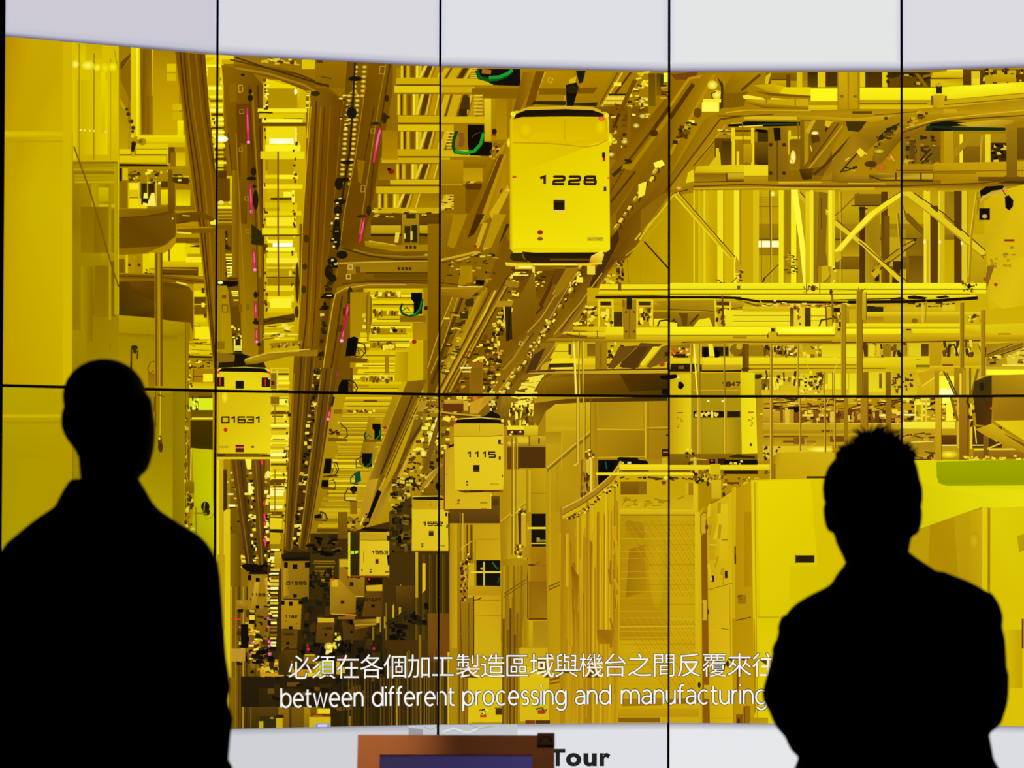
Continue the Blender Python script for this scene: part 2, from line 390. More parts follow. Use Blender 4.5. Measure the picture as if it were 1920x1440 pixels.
GQ('765400', 221, 514, '7e5c00', 300, 516, '845e00', 405, 526, '7a5600', 405, 540, '7a5800', 340, 530, '846200', 221, 527)
S_('5a3e00', 1.5, 221, 518, 300, 520, 405, 532); S_('98740a', 1.5, 221, 524, 300, 525)
# lower drum and its tank
GQ('5c3e00', 221, 528, '664600', 290, 527, '705000', 330, 531, '6c4c00', 352, 538, '765600', 360, 548, '745200', 362, 606, '644600', 330, 603, '4e3400', 260, 594, '4a3000', 221, 591)
GQ('704e00', 240, 528, '6a4800', 290, 528, '5a3c00', 290, 566, '5a3c00', 250, 548)
Q('6c4a00', 355, 606, 362, 560, 364, 640); Q('e8d830', 328, 528, 345, 531, 352, 536, 330, 531)
GQ('b29600', 221, 591, 'bca200', 290, 597, 'a88e00', 345, 607, '9a7e00', 345, 632, 'a28800', 290, 628, 'a88c00', 221, 626)
GQ('9e8400', 221, 626, 'a08600', 345, 632, 'ae9000', 345, 732, 'b09200', 221, 728); GQ('967a00', 221, 624, '947800', 330, 630, '9e8200', 330, 640, 'a48a00', 221, 634)
GQ('98800a', 221, 734, '988200', 345, 738, '9c8400', 345, 850, 'a08800', 221, 850); GQ('a08800', 221, 850, '9c8400', 345, 850, 'b0a000', 345, 990, 'b0a000', 330, 1000, 'b4a400', 221, 1000)
H('8e7600', '968000', 322, 734, 344, 990)
E_('3a2a08', 250, 652, 7, 5, 8); E_('4a3806', 251, 658, 4, 6, 8); Q('4c3a08', 243, 655, 246, 655, 246, 700, 242, 700); Q('5a4608', 255, 657, 258, 657, 257, 675, 254, 672)
# post in front of the drums
H('a88400', '8e6a00', 288, 474, 303, 724); S_('5a3e00', 2, 291, 474, 291, 724); S_('6a4a00', 2.5, 301, 474, 302, 724); S_('c8a600', 2, 296, 476, 297, 724)
H('a68600', '8e7000', 289, 734, 301, 800); S_('6c5200', 2, 290, 734, 290, 800); S_('d8c020', 1.5, 299, 734, 298, 830)
S_('7a5c00', 2, 288, 677, 280, 680, 275, 692, 278, 702, 286, 694); V('8e6a00', 'a07c00', 276, 700, 288, 728); E_('5c4400', 298, 828, 4, 12, 8); E_('4a3600', 299, 838, 5, 9, 8); E_('e8d840', 297, 822, 2, 3, 6); R('4e3a00', 297, 838, 302, 848)
S_('5c4600', 2, 294, 740, 306, 744); S_('6a4e00', 2, 288, 745, 287, 772)
# ladder right of the tank
H('a48600', '8c6c00', 345, 606, 354, 1000); S_('6a4e00', 1.5, 346, 606, 346, 1000); BITS('d8c440 6a5000 c8ac10 584000', (346, 740, 353, 740, 353, 1000, 346, 1000), 30, (2, 6), (4, 14))
V('d8be00', 'c8aa00', 361, 532, 402, 668); B('c8aa00 e8d400 6a4a00 7a5800 e0c800 f0e010 dcc400', 361, 532, 382, 545, 362, 546, 382, 556, 362, 557, 384, 570, 362, 572, 386, 590, 363, 592, 384, 604, 364, 612, 394, 636, 353, 640, 396, 664)
B('5a3e00 f4e840 5a3c00', 376, 540, 382, 550, 376, 568, 382, 576, 380, 588, 386, 596); BITS('6a4a00 8a6800 fff080', (366, 606, 396, 606, 396, 664, 356, 664), 14, (6, 20), (1, 3))
S_('7a5a00', 1.5, 353, 645, 398, 646); S_('8a6800', 1.2, 355, 655, 398, 658)
Q('3a2800', 352, 667, 400, 668, 400, 672, 352, 671); V('a88600', 'b89600', 353, 672, 400, 700); BITS('f0e040 4a3400 6a4c00', (354, 674, 400, 674, 400, 690, 354, 690), 16, (4, 12), (2, 4))
R('a88000', 361, 692, 398, 718); R('f0e020', 379, 701, 397, 716); V('c8aa00', 'dcc400', 353, 717, 400, 729); S_('5c4000', 1.5, 361, 706, 379, 706); S_('5c4000', 1.5, 361, 692, 361, 716)
BITS('3a2a00 5a4200 e0d040', (352, 672, 358, 672, 358, 728, 352, 728), 12, (3, 5), (3, 6))
B('7c5e00 5a4200 d6e41a d0dc10', 353, 734, 396, 746, 370, 742, 396, 748, 370, 747, 397, 769, 353, 747, 368, 767); BITS('3c3000 f8f880 6a5800', (353, 747, 369, 747, 369, 767, 353, 767), 12, (2, 6), (4, 12))
V('6a5000', '7a6000', 355, 769, 397, 784); R('e8dc40', 358, 783, 397, 786); V('4c3800', '3e2c00', 355, 788, 397, 842); Q('423000', 356, 830, 397, 836, 397, 843, 356, 839)
GQ('b8b400', 358, 840, 'c4be00', 397, 844, 'c0c400', 397, 930, 'b8b400', 362, 930); GQ('b8b400', 362, 930, 'c0c400', 397, 930, 'b8ac00', 402, 1030, 'a89c00', 355, 1010)
S_('dccc40', 1.5, 357, 840, 355, 900); R('6a5400', 350, 840, 354, 900); V('8a7400', '7a6200', 346, 903, 362, 925); Q('3c2e08', 352, 930, 358, 930, 359, 955, 354, 955); S_('6a5600', 1.5, 365, 950, 366, 1000)
E_('1c1608', 383, 950, 8, 10); E_('2a2208', 385, 960, 7, 7); S_('9a9010', 2, 380, 960, 382, 942); S_('8a7a00', 3, 362, 962, 386, 963); S_('988c00', 1.2, 378, 962, 385, 974, 396, 970, 398, 962)
BITS('d0c440 4c3a00 a89000', (346, 925, 360, 925, 360, 1000, 346, 1000), 26, (3, 7), (3, 10))

# --- the strip left of the first seam and the second column: rails with pink lights (x 320..830)
V('9a7200', '7e5a00', 405, 100, 830, 420); V('7e5a00', '765200', 400, 420, 830, 735)
# bright ladders between the rails
V('e4cc00', 'd8be00', 383, 104, 418, 330); LADDER('fff060 f4e420 6a4a00 f8ea30 8a6600 e0c800', (384, 120, 403, 320, 413, 120, 425, 320), 24)
B('e8d010 caa800 d8be00 c8a800', 383, 103, 437, 112, 415, 112, 437, 120, 388, 108, 400, 113, 388, 126, 412, 160)
BITS('5c2c00 6a4400 8a5000', (386, 160, 402, 160, 406, 320, 392, 320), 16, (3, 8), (2, 8)); GL('ffffe0', 'f8ea60', 415, 261, 12, 6); R('fffff0', 407, 257, 423, 265)
R('d6bc00', 384, 108, 392, 116)
V('d8be00', 'b89400', 405, 330, 437, 420); LADDER('fff060 f4e420 6a4a00 e8d810 8a6600', (404, 386, 408, 424, 434, 386, 436, 424), 6)
B('5a3e00 6c4a00', 405, 320, 424, 335, 405, 335, 430, 378); E_('e8d860', 413, 380, 6, 4, 7); E_('e0d050', 430, 380, 3, 3, 6)
# big curved rail at the left
GQ('7c5600', 325, 97, '6e4a00', 383, 102, '765000', 390, 200, '765000', 402, 318, '7a5400', 405, 330, '7a5400', 405, 440, '805a00', 358, 350, '845c00', 340, 210)
GQ('7c5600', 357, 345, '7c5600', 405, 330, '865e00', 405, 520, '865e00', 403, 700, '8c6400', 398, 690, '8a6200', 384, 560, '845e00', 370, 430)
for c, w, p in (('5c3c00', 3, (343, 99, 352, 200, 372, 330, 382, 440, 392, 560, 402, 680)), ('94700a', 2, (351, 100, 360, 200, 380, 330, 391, 440, 398, 560, 404, 660)), ('523400', 2.5, (336, 99, 345, 190, 362, 320, 376, 440, 388, 560, 400, 690)),
                ('8a6400', 3, (365, 101, 376, 210, 394, 330, 402, 440)), ('a8800a', 1.5, (326, 98, 341, 210, 358, 345, 372, 440, 386, 565, 399, 690)), ('4e3200', 2, (374, 102, 384, 210, 400, 322))): S_(c, w, *p)
S_('8c6a00', 6, 328, 404, 370, 400, 402, 414); Q('704e00', 328, 400, 376, 396, 404, 412, 404, 418, 372, 408, 328, 420); S_('3e2800', 2, 330, 419, 372, 413); S_('a88200', 3, 330, 424, 400, 428); S_('7e5a00', 9, 330, 434, 404, 432)
S_('e8d840', 3, 330, 436, 357, 438); R('6a4a00', 334, 402, 372, 416); S_('ccb020', 2, 340, 404, 354, 405); Q('f0e440', 391, 417, 404, 411, 404, 422, 393, 421)
# bits below it, left edge of the second column
BITS('2c1e00 483000 e8dc60 6a4a00', (405, 425, 432, 425, 438, 530, 405, 530), 30, (4, 12), (4, 12)); V('8a6400', '8e6800', 402, 430, 421, 530)
LADDER('fff470 f0e020 5a3e00 e8d810 fff880', (421, 476, 425, 526, 441, 476, 444, 526), 9); LADDER('f8ea40 e8d400 7a5600 fff060', (432, 545, 438, 570, 446, 545, 447, 570), 6)
Q('160e00', 405, 526, 445, 527, 445, 536, 420, 540, 405, 532); E_('fff8a0', 412, 530, 5, 3, 8)
# pale column 405..440, y 535..690
GQ('a48400', 405, 536, 'a88600', 424, 536, '9c7c00', 431, 560, 'ac8e00', 437, 690, 'b09200', 405, 690); S_('665000', 3, 428, 540, 433, 600, 440, 690); Q('6a4c00', 430, 575, 448, 575, 451, 640, 438, 640)
R('8a4c00', 415, 553, 423, 560); S_('6a5200', 1.5, 415, 572, 425, 572, 426, 585, 416, 585, 415, 572); R('8a6e00', 406, 640, 420, 655); S_('8c7000', 1, 410, 560, 412, 690)
BITS('fff8b0 4a3400 7a5c00 c8b040', (434, 612, 452, 612, 452, 636, 436, 636), 14, (3, 7), (2, 6)); V('f0e460', 'd8c840', 437, 636, 452, 660); R('2c2000', 440, 636, 450, 648); R('241800', 438, 658, 454, 661)
Q('8a7000', 405, 660, 436, 665, 438, 688, 405, 690); Q('241a00', 440, 662, 460, 663, 470, 668, 458, 690, 440, 690, 432, 684)
# rail one with the pink lights
GQ('8e6800', 414, 122, '7a5600', 470, 135, '735000', 492, 160, '6c4800', 494, 330, '745000', 494, 420, '8c6800', 488, 520, 'a48000', 482, 690, 'a48200', 454, 690, '9a7600', 449, 560, '906a00', 441, 420, '7c5800', 434, 330, '805a00', 424, 230)
GQ('6a4600', 441, 195, '6a4600', 468, 195, '6c4800', 480, 330, '6c4800', 447, 330); S_('5c3c00', 2, 466, 160, 470, 250, 476, 340, 482, 520, 484, 640); S_('9c7600', 3, 472, 170, 476, 250, 482, 340, 487, 520, 488, 640); S_('573800', 3, 482, 160, 486, 240, 490, 360, 494, 520)
S_('5a3a00', 2, 426, 250, 436, 340, 443, 440); Q('8c6800', 427, 160, 441, 155, 443, 190, 430, 192); S_('c8a420', 1.3, 446, 160, 453, 160, 454, 172, 447, 174, 446, 160); S_('a88410', 1.2, 448, 206, 456, 206, 456, 213, 448, 213, 448, 206)
H('96720a', '7a5600', 434, 320, 446, 520); V('846000', '6e4c00', 450, 270, 462, 420); S_('a47e10', 1.5, 441, 250, 450, 420, 456, 540, 460, 690)
for x, y, a, b in ((454, 141, 5, 3), (468, 172, 5, 6), (468, 184, 7, 8), (474, 322, 7, 10), (470, 335, 12, 5), (476, 350, 5, 4), (478, 375, 7, 24), (476, 445, 9, 8), (480, 455, 14, 6), (478, 553, 5, 8), (486, 552, 4, 9), (480, 605, 10, 5), (478, 600, 4, 8), (484, 646, 4, 5)): E_('241a00', x, y, a * .8, b * .8, 9)
Q('3a2800', 470, 420, 496, 440, 496, 462, 470, 458); Q('7a5600', 484, 520, 497, 520, 494, 610, 484, 610)
for x, y, c in ((450, 280, 0), (463, 433, 0), (461, 372, 0)): S_('a8841a', 1.2, x - 3, y - 3, x + 3, y - 3, x + 3, y + 4, x - 3, y + 4, x - 3, y - 3)
Q('806000', 446, 570, 452, 570, 453, 586, 447, 586); Q('86660a', 460, 570, 466, 570, 466, 582, 460, 582)
def PINK(x0, y0, x1, y1, w=5, dot=True):
    w *= .8; xm, ym = (x0 + x1) / 2, (y0 + y1) / 2
    S_('7a2a20', w + 1.6, x0, y0, x1, y1)
    GQ('b8304a', x0 - w * .3, y0, 'b8304a', x0 + w * .3, y0, 'f0407c', xm + w / 2, ym, 'd8284a', x1 + w * .4, y1, 'd02848', x1 - w * .4, y1, 'e83c70', xm - w / 2, ym)
    S_('fa62a0', w * .35, x0 + (x1 - x0) * .2, y0 + (y1 - y0) * .2, x0 + (x1 - x0) * .65, y0 + (y1 - y0) * .65)
    if dot: GL('ffc0f0', 'f050b0', x1, y1 - 1, w * .75)
for a in ((462, 202, 464.5, 268, 5.5), (468, 345, 470.5, 398, 5.5), (474.5, 466, 476.5, 507, 5.5), (478, 565, 478.5, 597, 5.5, False), (479, 615, 480, 642, 4.5), (472, 395, 472, 404, 3, False)): PINK(*a)
# ladder between rails one and two
V('d0b000', 'c4a200', 492, 150, 572, 420); V('c8a800', 'c0a000', 494, 420, 560, 735)
GQ('e8d410', 498, 148, 'e0ca00', 560, 166, 'c4a200', 560, 200, 'b89400', 498, 200)
B('e8d000 b09000 f0e020 dcc200 f6ec30 6e4c00 ead610 e8d400', 495, 158, 558, 165, 499, 166, 556, 203, 482, 204, 574, 211, 484, 213, 570, 222, 490, 223, 566, 230, 484, 230, 574, 237, 498, 238, 554, 266, 498, 266, 560, 284)
BITS('fff880 f8ee40 4a3400', (494, 160, 502, 160, 502, 200, 494, 200), 12, (3, 8), (2, 5)); E_('fffcc0', 553, 172, 3, 6, 8); S_('3c2a00', 3, 484, 211, 510, 212); S_('5a4000', 1.2, 530, 222, 566, 223)
R('ffffd0', 504, 260, 549, 270); GL('fffff8', 'fff8a0', 526, 266, 22, 5); R('f4e820', 496, 272, 562, 284); S_('fff8a0', 2, 554, 240, 554, 268)
B('e0cc10 e8d410 b89800 a88600 e4cc00 f4e620 c4a600', 487, 284, 570, 298, 522, 286, 568, 298, 500, 300, 550, 330, 496, 300, 502, 320, 496, 328, 558, 335, 522, 328, 557, 344, 493, 336, 560, 352)
B('eed810 d0b400 cfae00 f4e830 4a3400 f8ee50 d4ba00 dcc400', 492, 346, 566, 354, 500, 356, 548, 372, 502, 360, 520, 368, 530, 360, 546, 370, 506, 371, 545, 375, 546, 357, 551, 380, 496, 380, 556, 390, 524, 382, 556, 396)
B('e4cc00 f0e020 e8d610 6a4c00 f6ee40', 494, 396, 564, 404, 498, 408, 554, 424, 490, 428, 556, 440, 490, 440, 560, 443, 500, 450, 548, 456)
R('fffff0', 510, 456, 547, 463); B('f8f040 e8d210 f0e430 dcc400', 498, 464, 552, 472, 500, 474, 556, 484, 498, 484, 558, 494, 500, 498, 556, 503)
B('b89600 c8aa00 dcc820 3e2a00 a07e00 b49400 e8d810', 500, 498, 552, 510, 500, 510, 552, 519, 498, 500, 552, 504, 498, 519, 552, 521, 500, 522, 552, 538, 522, 506, 540, 518, 541, 508, 545, 518)
B('e8d210 c8a800 eed810 f4e830 dcc200 c8aa00', 498, 536, 548, 546, 500, 547, 548, 556, 500, 556, 550, 566, 505, 560, 545, 578, 500, 578, 548, 586, 504, 586, 546, 592)
S_('7a5600', 3, 520, 284, 520, 420, 521, 555); LADDER('e0c800 d0b200 b89600 ead610 6a4a00', (494, 606, 488, 640, 554, 600, 552, 640), 5)
Q('5e4200', 492, 598, 550, 588, 552, 594, 550, 604, 492, 610); S_('3e2a00', 2, 494, 604, 520, 596, 548, 600); BITS('e8dc60 7a5a00 f0e450', (492, 612, 548, 608, 552, 636, 494, 636), 16, (10, 30), (1.5, 4)); BITS('6a4a00 4a3400 fff080', (494, 150, 500, 150, 500, 590, 494, 590), 30, (3, 7), (3, 9)); BITS('6a4a00 4a3400 fff080', (550, 240, 556, 240, 548, 590, 544, 590), 30, (3, 7), (3, 9))
# rail two and the curve that leaves it
GQ('8a6400', 437, 120, '8a6600', 520, 125, '7c5800', 565, 140, '825c00', 615, 165, '7a5600', 640, 185, '764f00', 645, 215, '7a5400', 585, 190, '7a5400', 575, 172, '7c5800', 520, 150, '805a00', 440, 130)
S_('604000', 3, 430, 112, 480, 124, 560, 140, 612, 162); S_('a47e08', 4, 440, 128, 500, 138, 570, 160, 590, 172); S_('c8aa20', 3, 500, 112, 560, 122); S_('4a3000', 3, 440, 108, 500, 128, 600, 158); BITS('e8d440 d0b820 5a3c00', (490, 106, 560, 112, 565, 124, 495, 118), 18, (4, 14), (3, 8))
B('d8c000', 565, 112, 589, 130); V('987000', '8a6400', 590, 112, 660, 165); R('5a3c00', 592, 112, 604, 118); S_('6a4a00', 3, 600, 144, 620, 148); S_('523600', 5, 590, 156, 616, 162)
GQ('86600a', 583, 172, '7a5400', 610, 172, '6c4800', 640, 185, '6c4600', 646, 220, '6e4a00', 620, 420, '7a5200', 607, 540, '7c5800', 590, 650, '805a00', 560, 656, '8a6400', 558, 640, '7a5200', 566, 420, '805a00', 580, 230)
for c, w, p in (('5a3a00', 3, (592, 190, 580, 420, 573, 600, 566, 660)), ('946c00', 2.5, (600, 200, 588, 420, 582, 560, 576, 650)), ('5c3c00', 2, (607, 200, 596, 420, 590, 560, 584, 650)), ('8a6400', 2, (618, 200, 607, 420, 598, 560)), ('c8a420', 1.5, (582, 200, 572, 330, 566, 420, 562, 560, 556, 640)), ('8a640a', 1.5, (640, 200, 625, 380, 612, 500, 598, 640))): S_(c, w, *p)
E_('3c2800', 590, 176, 9, 5, 8); for_dark = ((573, 448, 5, 8), (570, 500, 5, 6), (568, 543, 5, 8), (556, 530, 4, 40), (555, 585, 4, 12))
for x, y, a, b in for_dark: E_('4a3000', x, y, a, b, 8)
LADDER('fff080 f0e040 7a5600 e0cc30', (573, 170, 572, 205, 581, 170, 580, 205), 9); S_('d8bc10', 2, 580, 170, 574, 260)
# lamps and cable between rails two and three
GQ('6e4c00', 650, 112, '846000', 690, 112, '6a4800', 662, 300, '664600', 640, 420, '604200', 605, 660, '6a4800', 596, 650, '6e4c00', 640, 240)
for y, xx, n in ((126, 668, 7), (180, 655, 6), (225, 650, 8), (300, 644, 6)):
    for i in range(n):
        for dx in (-8, 8): GL('f0e050', 'a88420', xx + dx + 6 - i * .6, y + i * 9, 5, 3, 8)
BITS('e8d850 c8b040 5a3c00 2a1c00', (630, 180, 668, 170, 655, 240, 640, 240), 26, (4, 9), (2, 4)); S_('33220a', 4, 664, 118, 660, 200, 655, 280, 640, 370, 634, 420)
for x, y, a, b in ((664, 148, 13, 5), (658, 212, 10, 12), (650, 305, 14, 4), (643, 337, 12, 4), (636, 378, 12, 6), (632, 395, 8, 9), (634, 345, 8, 12), (630, 440, 8, 30), (640, 478, 11, 8), (622, 490, 10, 8), (615, 510, 8, 14), (622, 522, 8, 8), (615, 555, 12, 6), (608, 577, 8, 5)): E_('1e1608', x, y, a, b, 9)
BITS('c8b040 1c1400 e8dc70 3e2c00', (626, 370, 640, 370, 625, 470, 615, 470), 20, (4, 10), (2, 5)); BITS('1a1204 3a2a00 d8c860 2a1e00', (622, 480, 634, 480, 604, 600, 598, 590), 26, (5, 14), (3, 7)); BITS('2a1e00 3a2a00 6a4c00', (606, 600, 622, 560, 602, 720, 590, 720), 26, (5, 12), (3, 8))
# rail three
GQ('7e5800', 690, 116, '7a5600', 742, 120, '7c5800', 735, 170, '6c4a00', 705, 330, '6e4a00', 690, 420, '7a5400', 680, 470, '745000', 660, 472, '6a4600', 638, 462, '6e4a00', 640, 420, '704c00', 662, 300, '724e00', 680, 180)
for c, w, p in (('9a740a', 2, (722, 120, 708, 200, 690, 320, 672, 440)), ('5a3c00', 3, (730, 120, 716, 210, 700, 300, 690, 400)), ('a88010', 1.5, (684, 160, 664, 300, 644, 400, 638, 450)), ('573800', 2, (700, 200, 682, 300, 672, 340))): S_(c, w, *p)
S_('b89430', 1.5, 711, 125, 721, 125, 719, 140, 710, 138, 711, 125); S_('b08c20', 1.3, 694, 242, 702, 242, 701, 250, 694, 250, 694, 242); S_('b08c20', 1.3, 676, 348, 683, 348, 682, 360, 675, 360, 676, 348); Q('8e6a00', 668, 300, 683, 302, 676, 345, 670, 340)
for x, y, a, b in ((724, 185, 4, 7), (719, 222, 5, 11), (722, 220, 8, 4), (702, 232, 9, 3), (690, 395, 5, 10), (677, 406, 10, 3)): E_('33240a', x, y, a, b, 8)
PINK(711, 240, 699, 305, 6, False); PINK(682, 407, 673, 455, 6, False)
S_('ff5aa8', 4, 711, 244, 704, 274)
# the right part of column two: frames and slatted decks
V('96700a', '8a6400', 735, 118, 830, 420)
B('a88400 caa800 dcc010 c8a600 d8ba08 c8a400 c8a808 d0b010 caaa08 c8a608', 742, 128, 830, 145, 741, 146, 830, 158, 738, 161, 830, 174, 745, 217, 830, 230, 745, 234, 830, 246, 743, 280, 830, 293, 714, 296, 830, 306, 730, 337, 830, 346, 704, 350, 830, 363, 700, 390, 830, 400)
R('6a4a00', 742, 159, 830, 161.5); R('6a4a00', 745, 231, 830, 233); R('6a4a00', 745, 293.5, 830, 295.5); R('6a4a00', 706, 347, 830, 349)
for y0, y1, x0, sk in ((124, 146, 748, 3), (177, 216, 742, 5), (247, 280, 748, 5), (308, 336, 740, 5), (364, 390, 706, 4)):
    V('9a7400', 'a88200', x0, y0, 830, y1)
    for i, (dx, w, c) in enumerate(((2, 4, 'e0c420'), (8, 3, '5a3c00'), (13, 5, 'd0b008'), (20, 8, '7a5600'), (30, 11, 'ceb010'), (31, 3, 'f0dc30'), (52, 8, '5c3e00'), (62, 3, 'd4b418'), (69, 8, 'b89000'), (78, 3, 'd8bc20'))):
        s = 0 if dx < 45 else -8
        Q(c, x0 + dx, y0, x0 + dx + w, y0, x0 + dx + w + s, y1, x0 + dx + s, y1)
    Q('e0c838', x0 + 46, y0, x0 + 52, y0, x0 + 40, y1, x0 + 36, y1); Q('5a3e00', x0 + 55, y0, x0 + 62, y0, x0 + 52, y1, x0 + 45, y1)
V('a07800', 'b08800', 715, 245, 744, 300); V('8a6400', '9a7200', 708, 306, 740, 338); E_('8a1a10', 732, 322, 6, 5, 8); E_('33180a', 728, 318, 4, 3, 8)
V('6a4a00', '5a3c00', 694, 400, 830, 420); BITS('c8ac20 e0c838 4a3200', (700, 392, 826, 392, 826, 410, 696, 410), 24, (6, 18), (2, 4))
B('3e2a00 4c3600', 756, 398, 765, 410, 768, 400, 778, 408)
# machine band y 405..530
GQ('7a5600', 690, 410, '705000', 830, 410, '705000', 830, 445, '805c00', 680, 445); V('6a4c00', '5a4000', 694, 408, 850, 424); V('c8aa20', 'b49000', 694, 423, 750, 438); V('c8aa20', 'b49000', 785, 423, 830, 438); S_('382800', 4, 694, 441, 752, 441); S_('382800', 5, 785, 440, 836, 444)
V('a88610', '8a6600', 752, 402, 784, 468); R('3a2a08', 757, 424, 768, 455); R('362808', 770, 422, 781, 455); B('e0cc50 d8c448', 756, 438, 759, 448, 768, 434, 772, 450); R('4a3808', 760, 401, 778, 410); Q('e0c840', 740, 436, 748, 436, 745, 455, 738, 455)
GQ('b08c08', 682, 452, 'b49000', 745, 460, 'a88400', 830, 458, 'a88400', 830, 470, 'a88404', 740, 472, '9c7800', 684, 462); S_('d0b028', 2, 690, 452, 740, 460); B('4a3404', 758, 461, 763, 467, 766, 461, 771, 467, 774, 461, 779, 467)
GQ('6a4a00', 640, 465, '765200', 684, 462, '805c00', 740, 474, '7e5a00', 830, 472, '7a5600', 830, 486, '7a5600', 740, 486, '705000', 680, 480); S_('4a3200', 2.5, 640, 466, 690, 480, 740, 487, 830, 487); GL('d8c050', '8a6810', 798, 479, 6, 4); S_('9a7610', 3, 660, 468, 700, 478, 760, 482, 830, 480)
GQ('96720a', 634, 492, '9c7808', 700, 490, '96700a', 830, 492, '8e6a00', 830, 512, 'a07c0a', 680, 510, '946e00', 628, 520)
S_('c8a830', 2, 634, 494, 690, 492, 760, 490, 830, 490); Q('7e5800', 634, 496, 652, 496, 648, 520, 630, 520)
for x, y in ((655, 501), (652, 519)): S_('d0b450', 1.5, x - 4, y - 4, x + 4, y - 4, x + 4, y + 4, x - 4, y + 4, x - 4, y - 4)
R('6e5008', 665, 500, 674, 512); B('4c3404', 744, 501, 749, 507, 751, 501, 756, 507, 758, 501, 763, 507, 765, 501, 770, 507)
GQ('805c00', 680, 511, '846000', 830, 511, '7a5600', 830, 530, '7a5800', 672, 528); S_('4a3200', 2, 684, 512, 830, 512); S_('50380a', 1.5, 684, 525, 830, 527); V('6a4a00', '745200', 700, 515, 830, 523)
# the loop of rail below it
GQ('9a7408', 630, 540, '9a7408', 660, 532, '94700a', 740, 530, '947008', 830, 534, '8e6a00', 830, 548, '8a6600', 680, 540, '8e6a08', 640, 552, '906c08', 626, 560)
S_('5a3e00', 2, 640, 533, 690, 528, 830, 532); S_('c8a830', 1.8, 628, 552, 644, 541, 690, 534, 760, 534)
GQ('7e5a00', 626, 552, '7a5600', 650, 545, '6a4800', 652, 570, '6e4c00', 640, 640, '6e4c00', 620, 740, '805c00', 596, 740, '7c5800', 610, 650)
S_('c8a418', 2, 628, 550, 622, 575, 610, 650, 598, 735); S_('53360a', 3, 640, 556, 628, 640, 612, 735)
B('533800 5a3e00', 641, 578, 654, 592, 632, 610, 646, 622); PINK(651, 571, 648, 594, 5.5, False); S_('c01848', 5, 649, 592, 640, 628); PINK(644, 616, 639, 640, 5); GL('ffd8ff', 'c03090', 639, 639, 4); PINK(631, 690, 627, 711, 5.5, False)
for x, y, a, b in ((655, 550, 5, 12), (660, 560, 10, 8), (668, 567, 20, 4), (662, 595, 7, 14)): E_('3a2a06', x, y, a, b, 9)
E_('902020', 671, 608, 6, 5, 8); Q('8e6a08', 664, 585, 680, 588, 676, 612, 662, 608)
# slatted ceiling seen through the loop, x 650..825, y 540..735
V('ccae00', 'c8aa00', 680, 541, 794, 735); V('a88404', 'b08c08', 655, 548, 690, 735)
LADDER('e4cc00 dcc200 f0dc20 d8be00 e8d418', (684, 541, 656, 735, 794, 541, 752, 735), 17, .62, .3); LADDER('7a5600 8c6800 6a4a00', (700, 552, 668, 735, 790, 552, 750, 735), 13, .12, .5)
for y, xa, xb in ((548, 700, 750), (583, 700, 748), (616, 694, 760), (643, 692, 740), (706, 676, 740)):
    R('a88600', xa, y, xb, y + 10); BITS('6a4c00 5a4000 f0e050 e4d040 8a6a10', (xa, y, xb, y, xb, y + 10, xa, y + 10), 16, (3, 8), (6, 11))
Q('8a6808', 688, 545, 696, 560, 696, 600, 688, 640, 684, 610, 684, 565); Q('a88408', 690, 545, 692, 545, 690, 640, 686, 640)
V('a48006', '987400', 792, 540, 826, 735); V('a88208', 'b08a00', 772, 605, 798, 638); GQ('c8aa00', 740, 660, 'b08e00', 764, 660, 'b49400', 762, 716, 'c8a800', 738, 716); R('8a6808', 748, 592, 796, 604); R('a07a00', 720, 665, 728, 700)
Q('6a4c00', 655, 690, 660, 690, 660, 735, 655, 735)
def COIL(x, y, s=1.0, green=True):
    Q('0c0a06', x - 2 * s, y - 18 * s, x + 19 * s, y - 18 * s, x + 19 * s, y + 22 * s, x + 3 * s, y + 22 * s, x + 3 * s, y, x - 2 * s, y - 6 * s)
    if green:
        S_('0e4624', 4 * s, x - 18 * s, y + 2 * s, x - 22 * s, y + 12 * s, x - 18 * s, y + 22 * s, x - 4 * s, y + 26 * s, x + 10 * s, y + 22 * s, x + 18 * s, y + 8 * s, x + 19 * s, y - 6 * s)
        S_('128044', 2.6 * s, x - 8 * s, y + 25 * s, x + 6 * s, y + 22 * s, x + 15 * s, y + 12 * s, x + 18 * s, y - 2 * s); S_('185a38', 2 * s, x - 18 * s, y + 16 * s, x - 10 * s, y + 10 * s, x - 4 * s, y + 16 * s)
    else:
        S_('241c08', 2 * s, x + 18 * s, y - 16 * s, x + 28 * s, y - 8 * s, x + 33 * s, y + 6 * s, x + 30 * s, y + 18 * s, x + 18 * s, y + 20 * s); S_('4a3c10', 1.5 * s, x + 20 * s, y + 16 * s, x + 22 * s, y, x + 34 * s, y + 14 * s)
COIL(771, 567, 1); E_('902018', 800, 577, 5, 4, 8); E_('241808', 797, 578, 4, 4, 8); E_('20180a', 739, 620, 5, 4, 8); E_('a02818', 775, 641, 5, 4, 8)
Q('0e0a04', 650, 635, 662, 631, 670, 634, 668, 650, 665, 668, 646, 668, 648, 650); S_('1c1608', 2.2, 668, 642, 682, 646, 684, 660, 676, 670, 664, 668); S_('2a220c', 1.6, 672, 664, 668, 650, 684, 664); Q('745408', 646, 668, 688, 673, 686, 680, 646, 680)
Q('0e0a04', 634, 722, 640, 712, 652, 712, 652, 735, 632, 736); S_('1c1608', 2.2, 652, 712, 664, 718, 669, 728, 664, 738, 650, 740); S_('2a220c', 1.6, 660, 736, 652, 718, 668, 732)

# --- middle, upper: carrier 1228 and the rails running up to the right (x 800..1300, y 127..742)
V('a67e00', '8e6800', 825, 120, 1260, 420); V('8e6a00', '7a5600', 800, 420, 1260, 742)
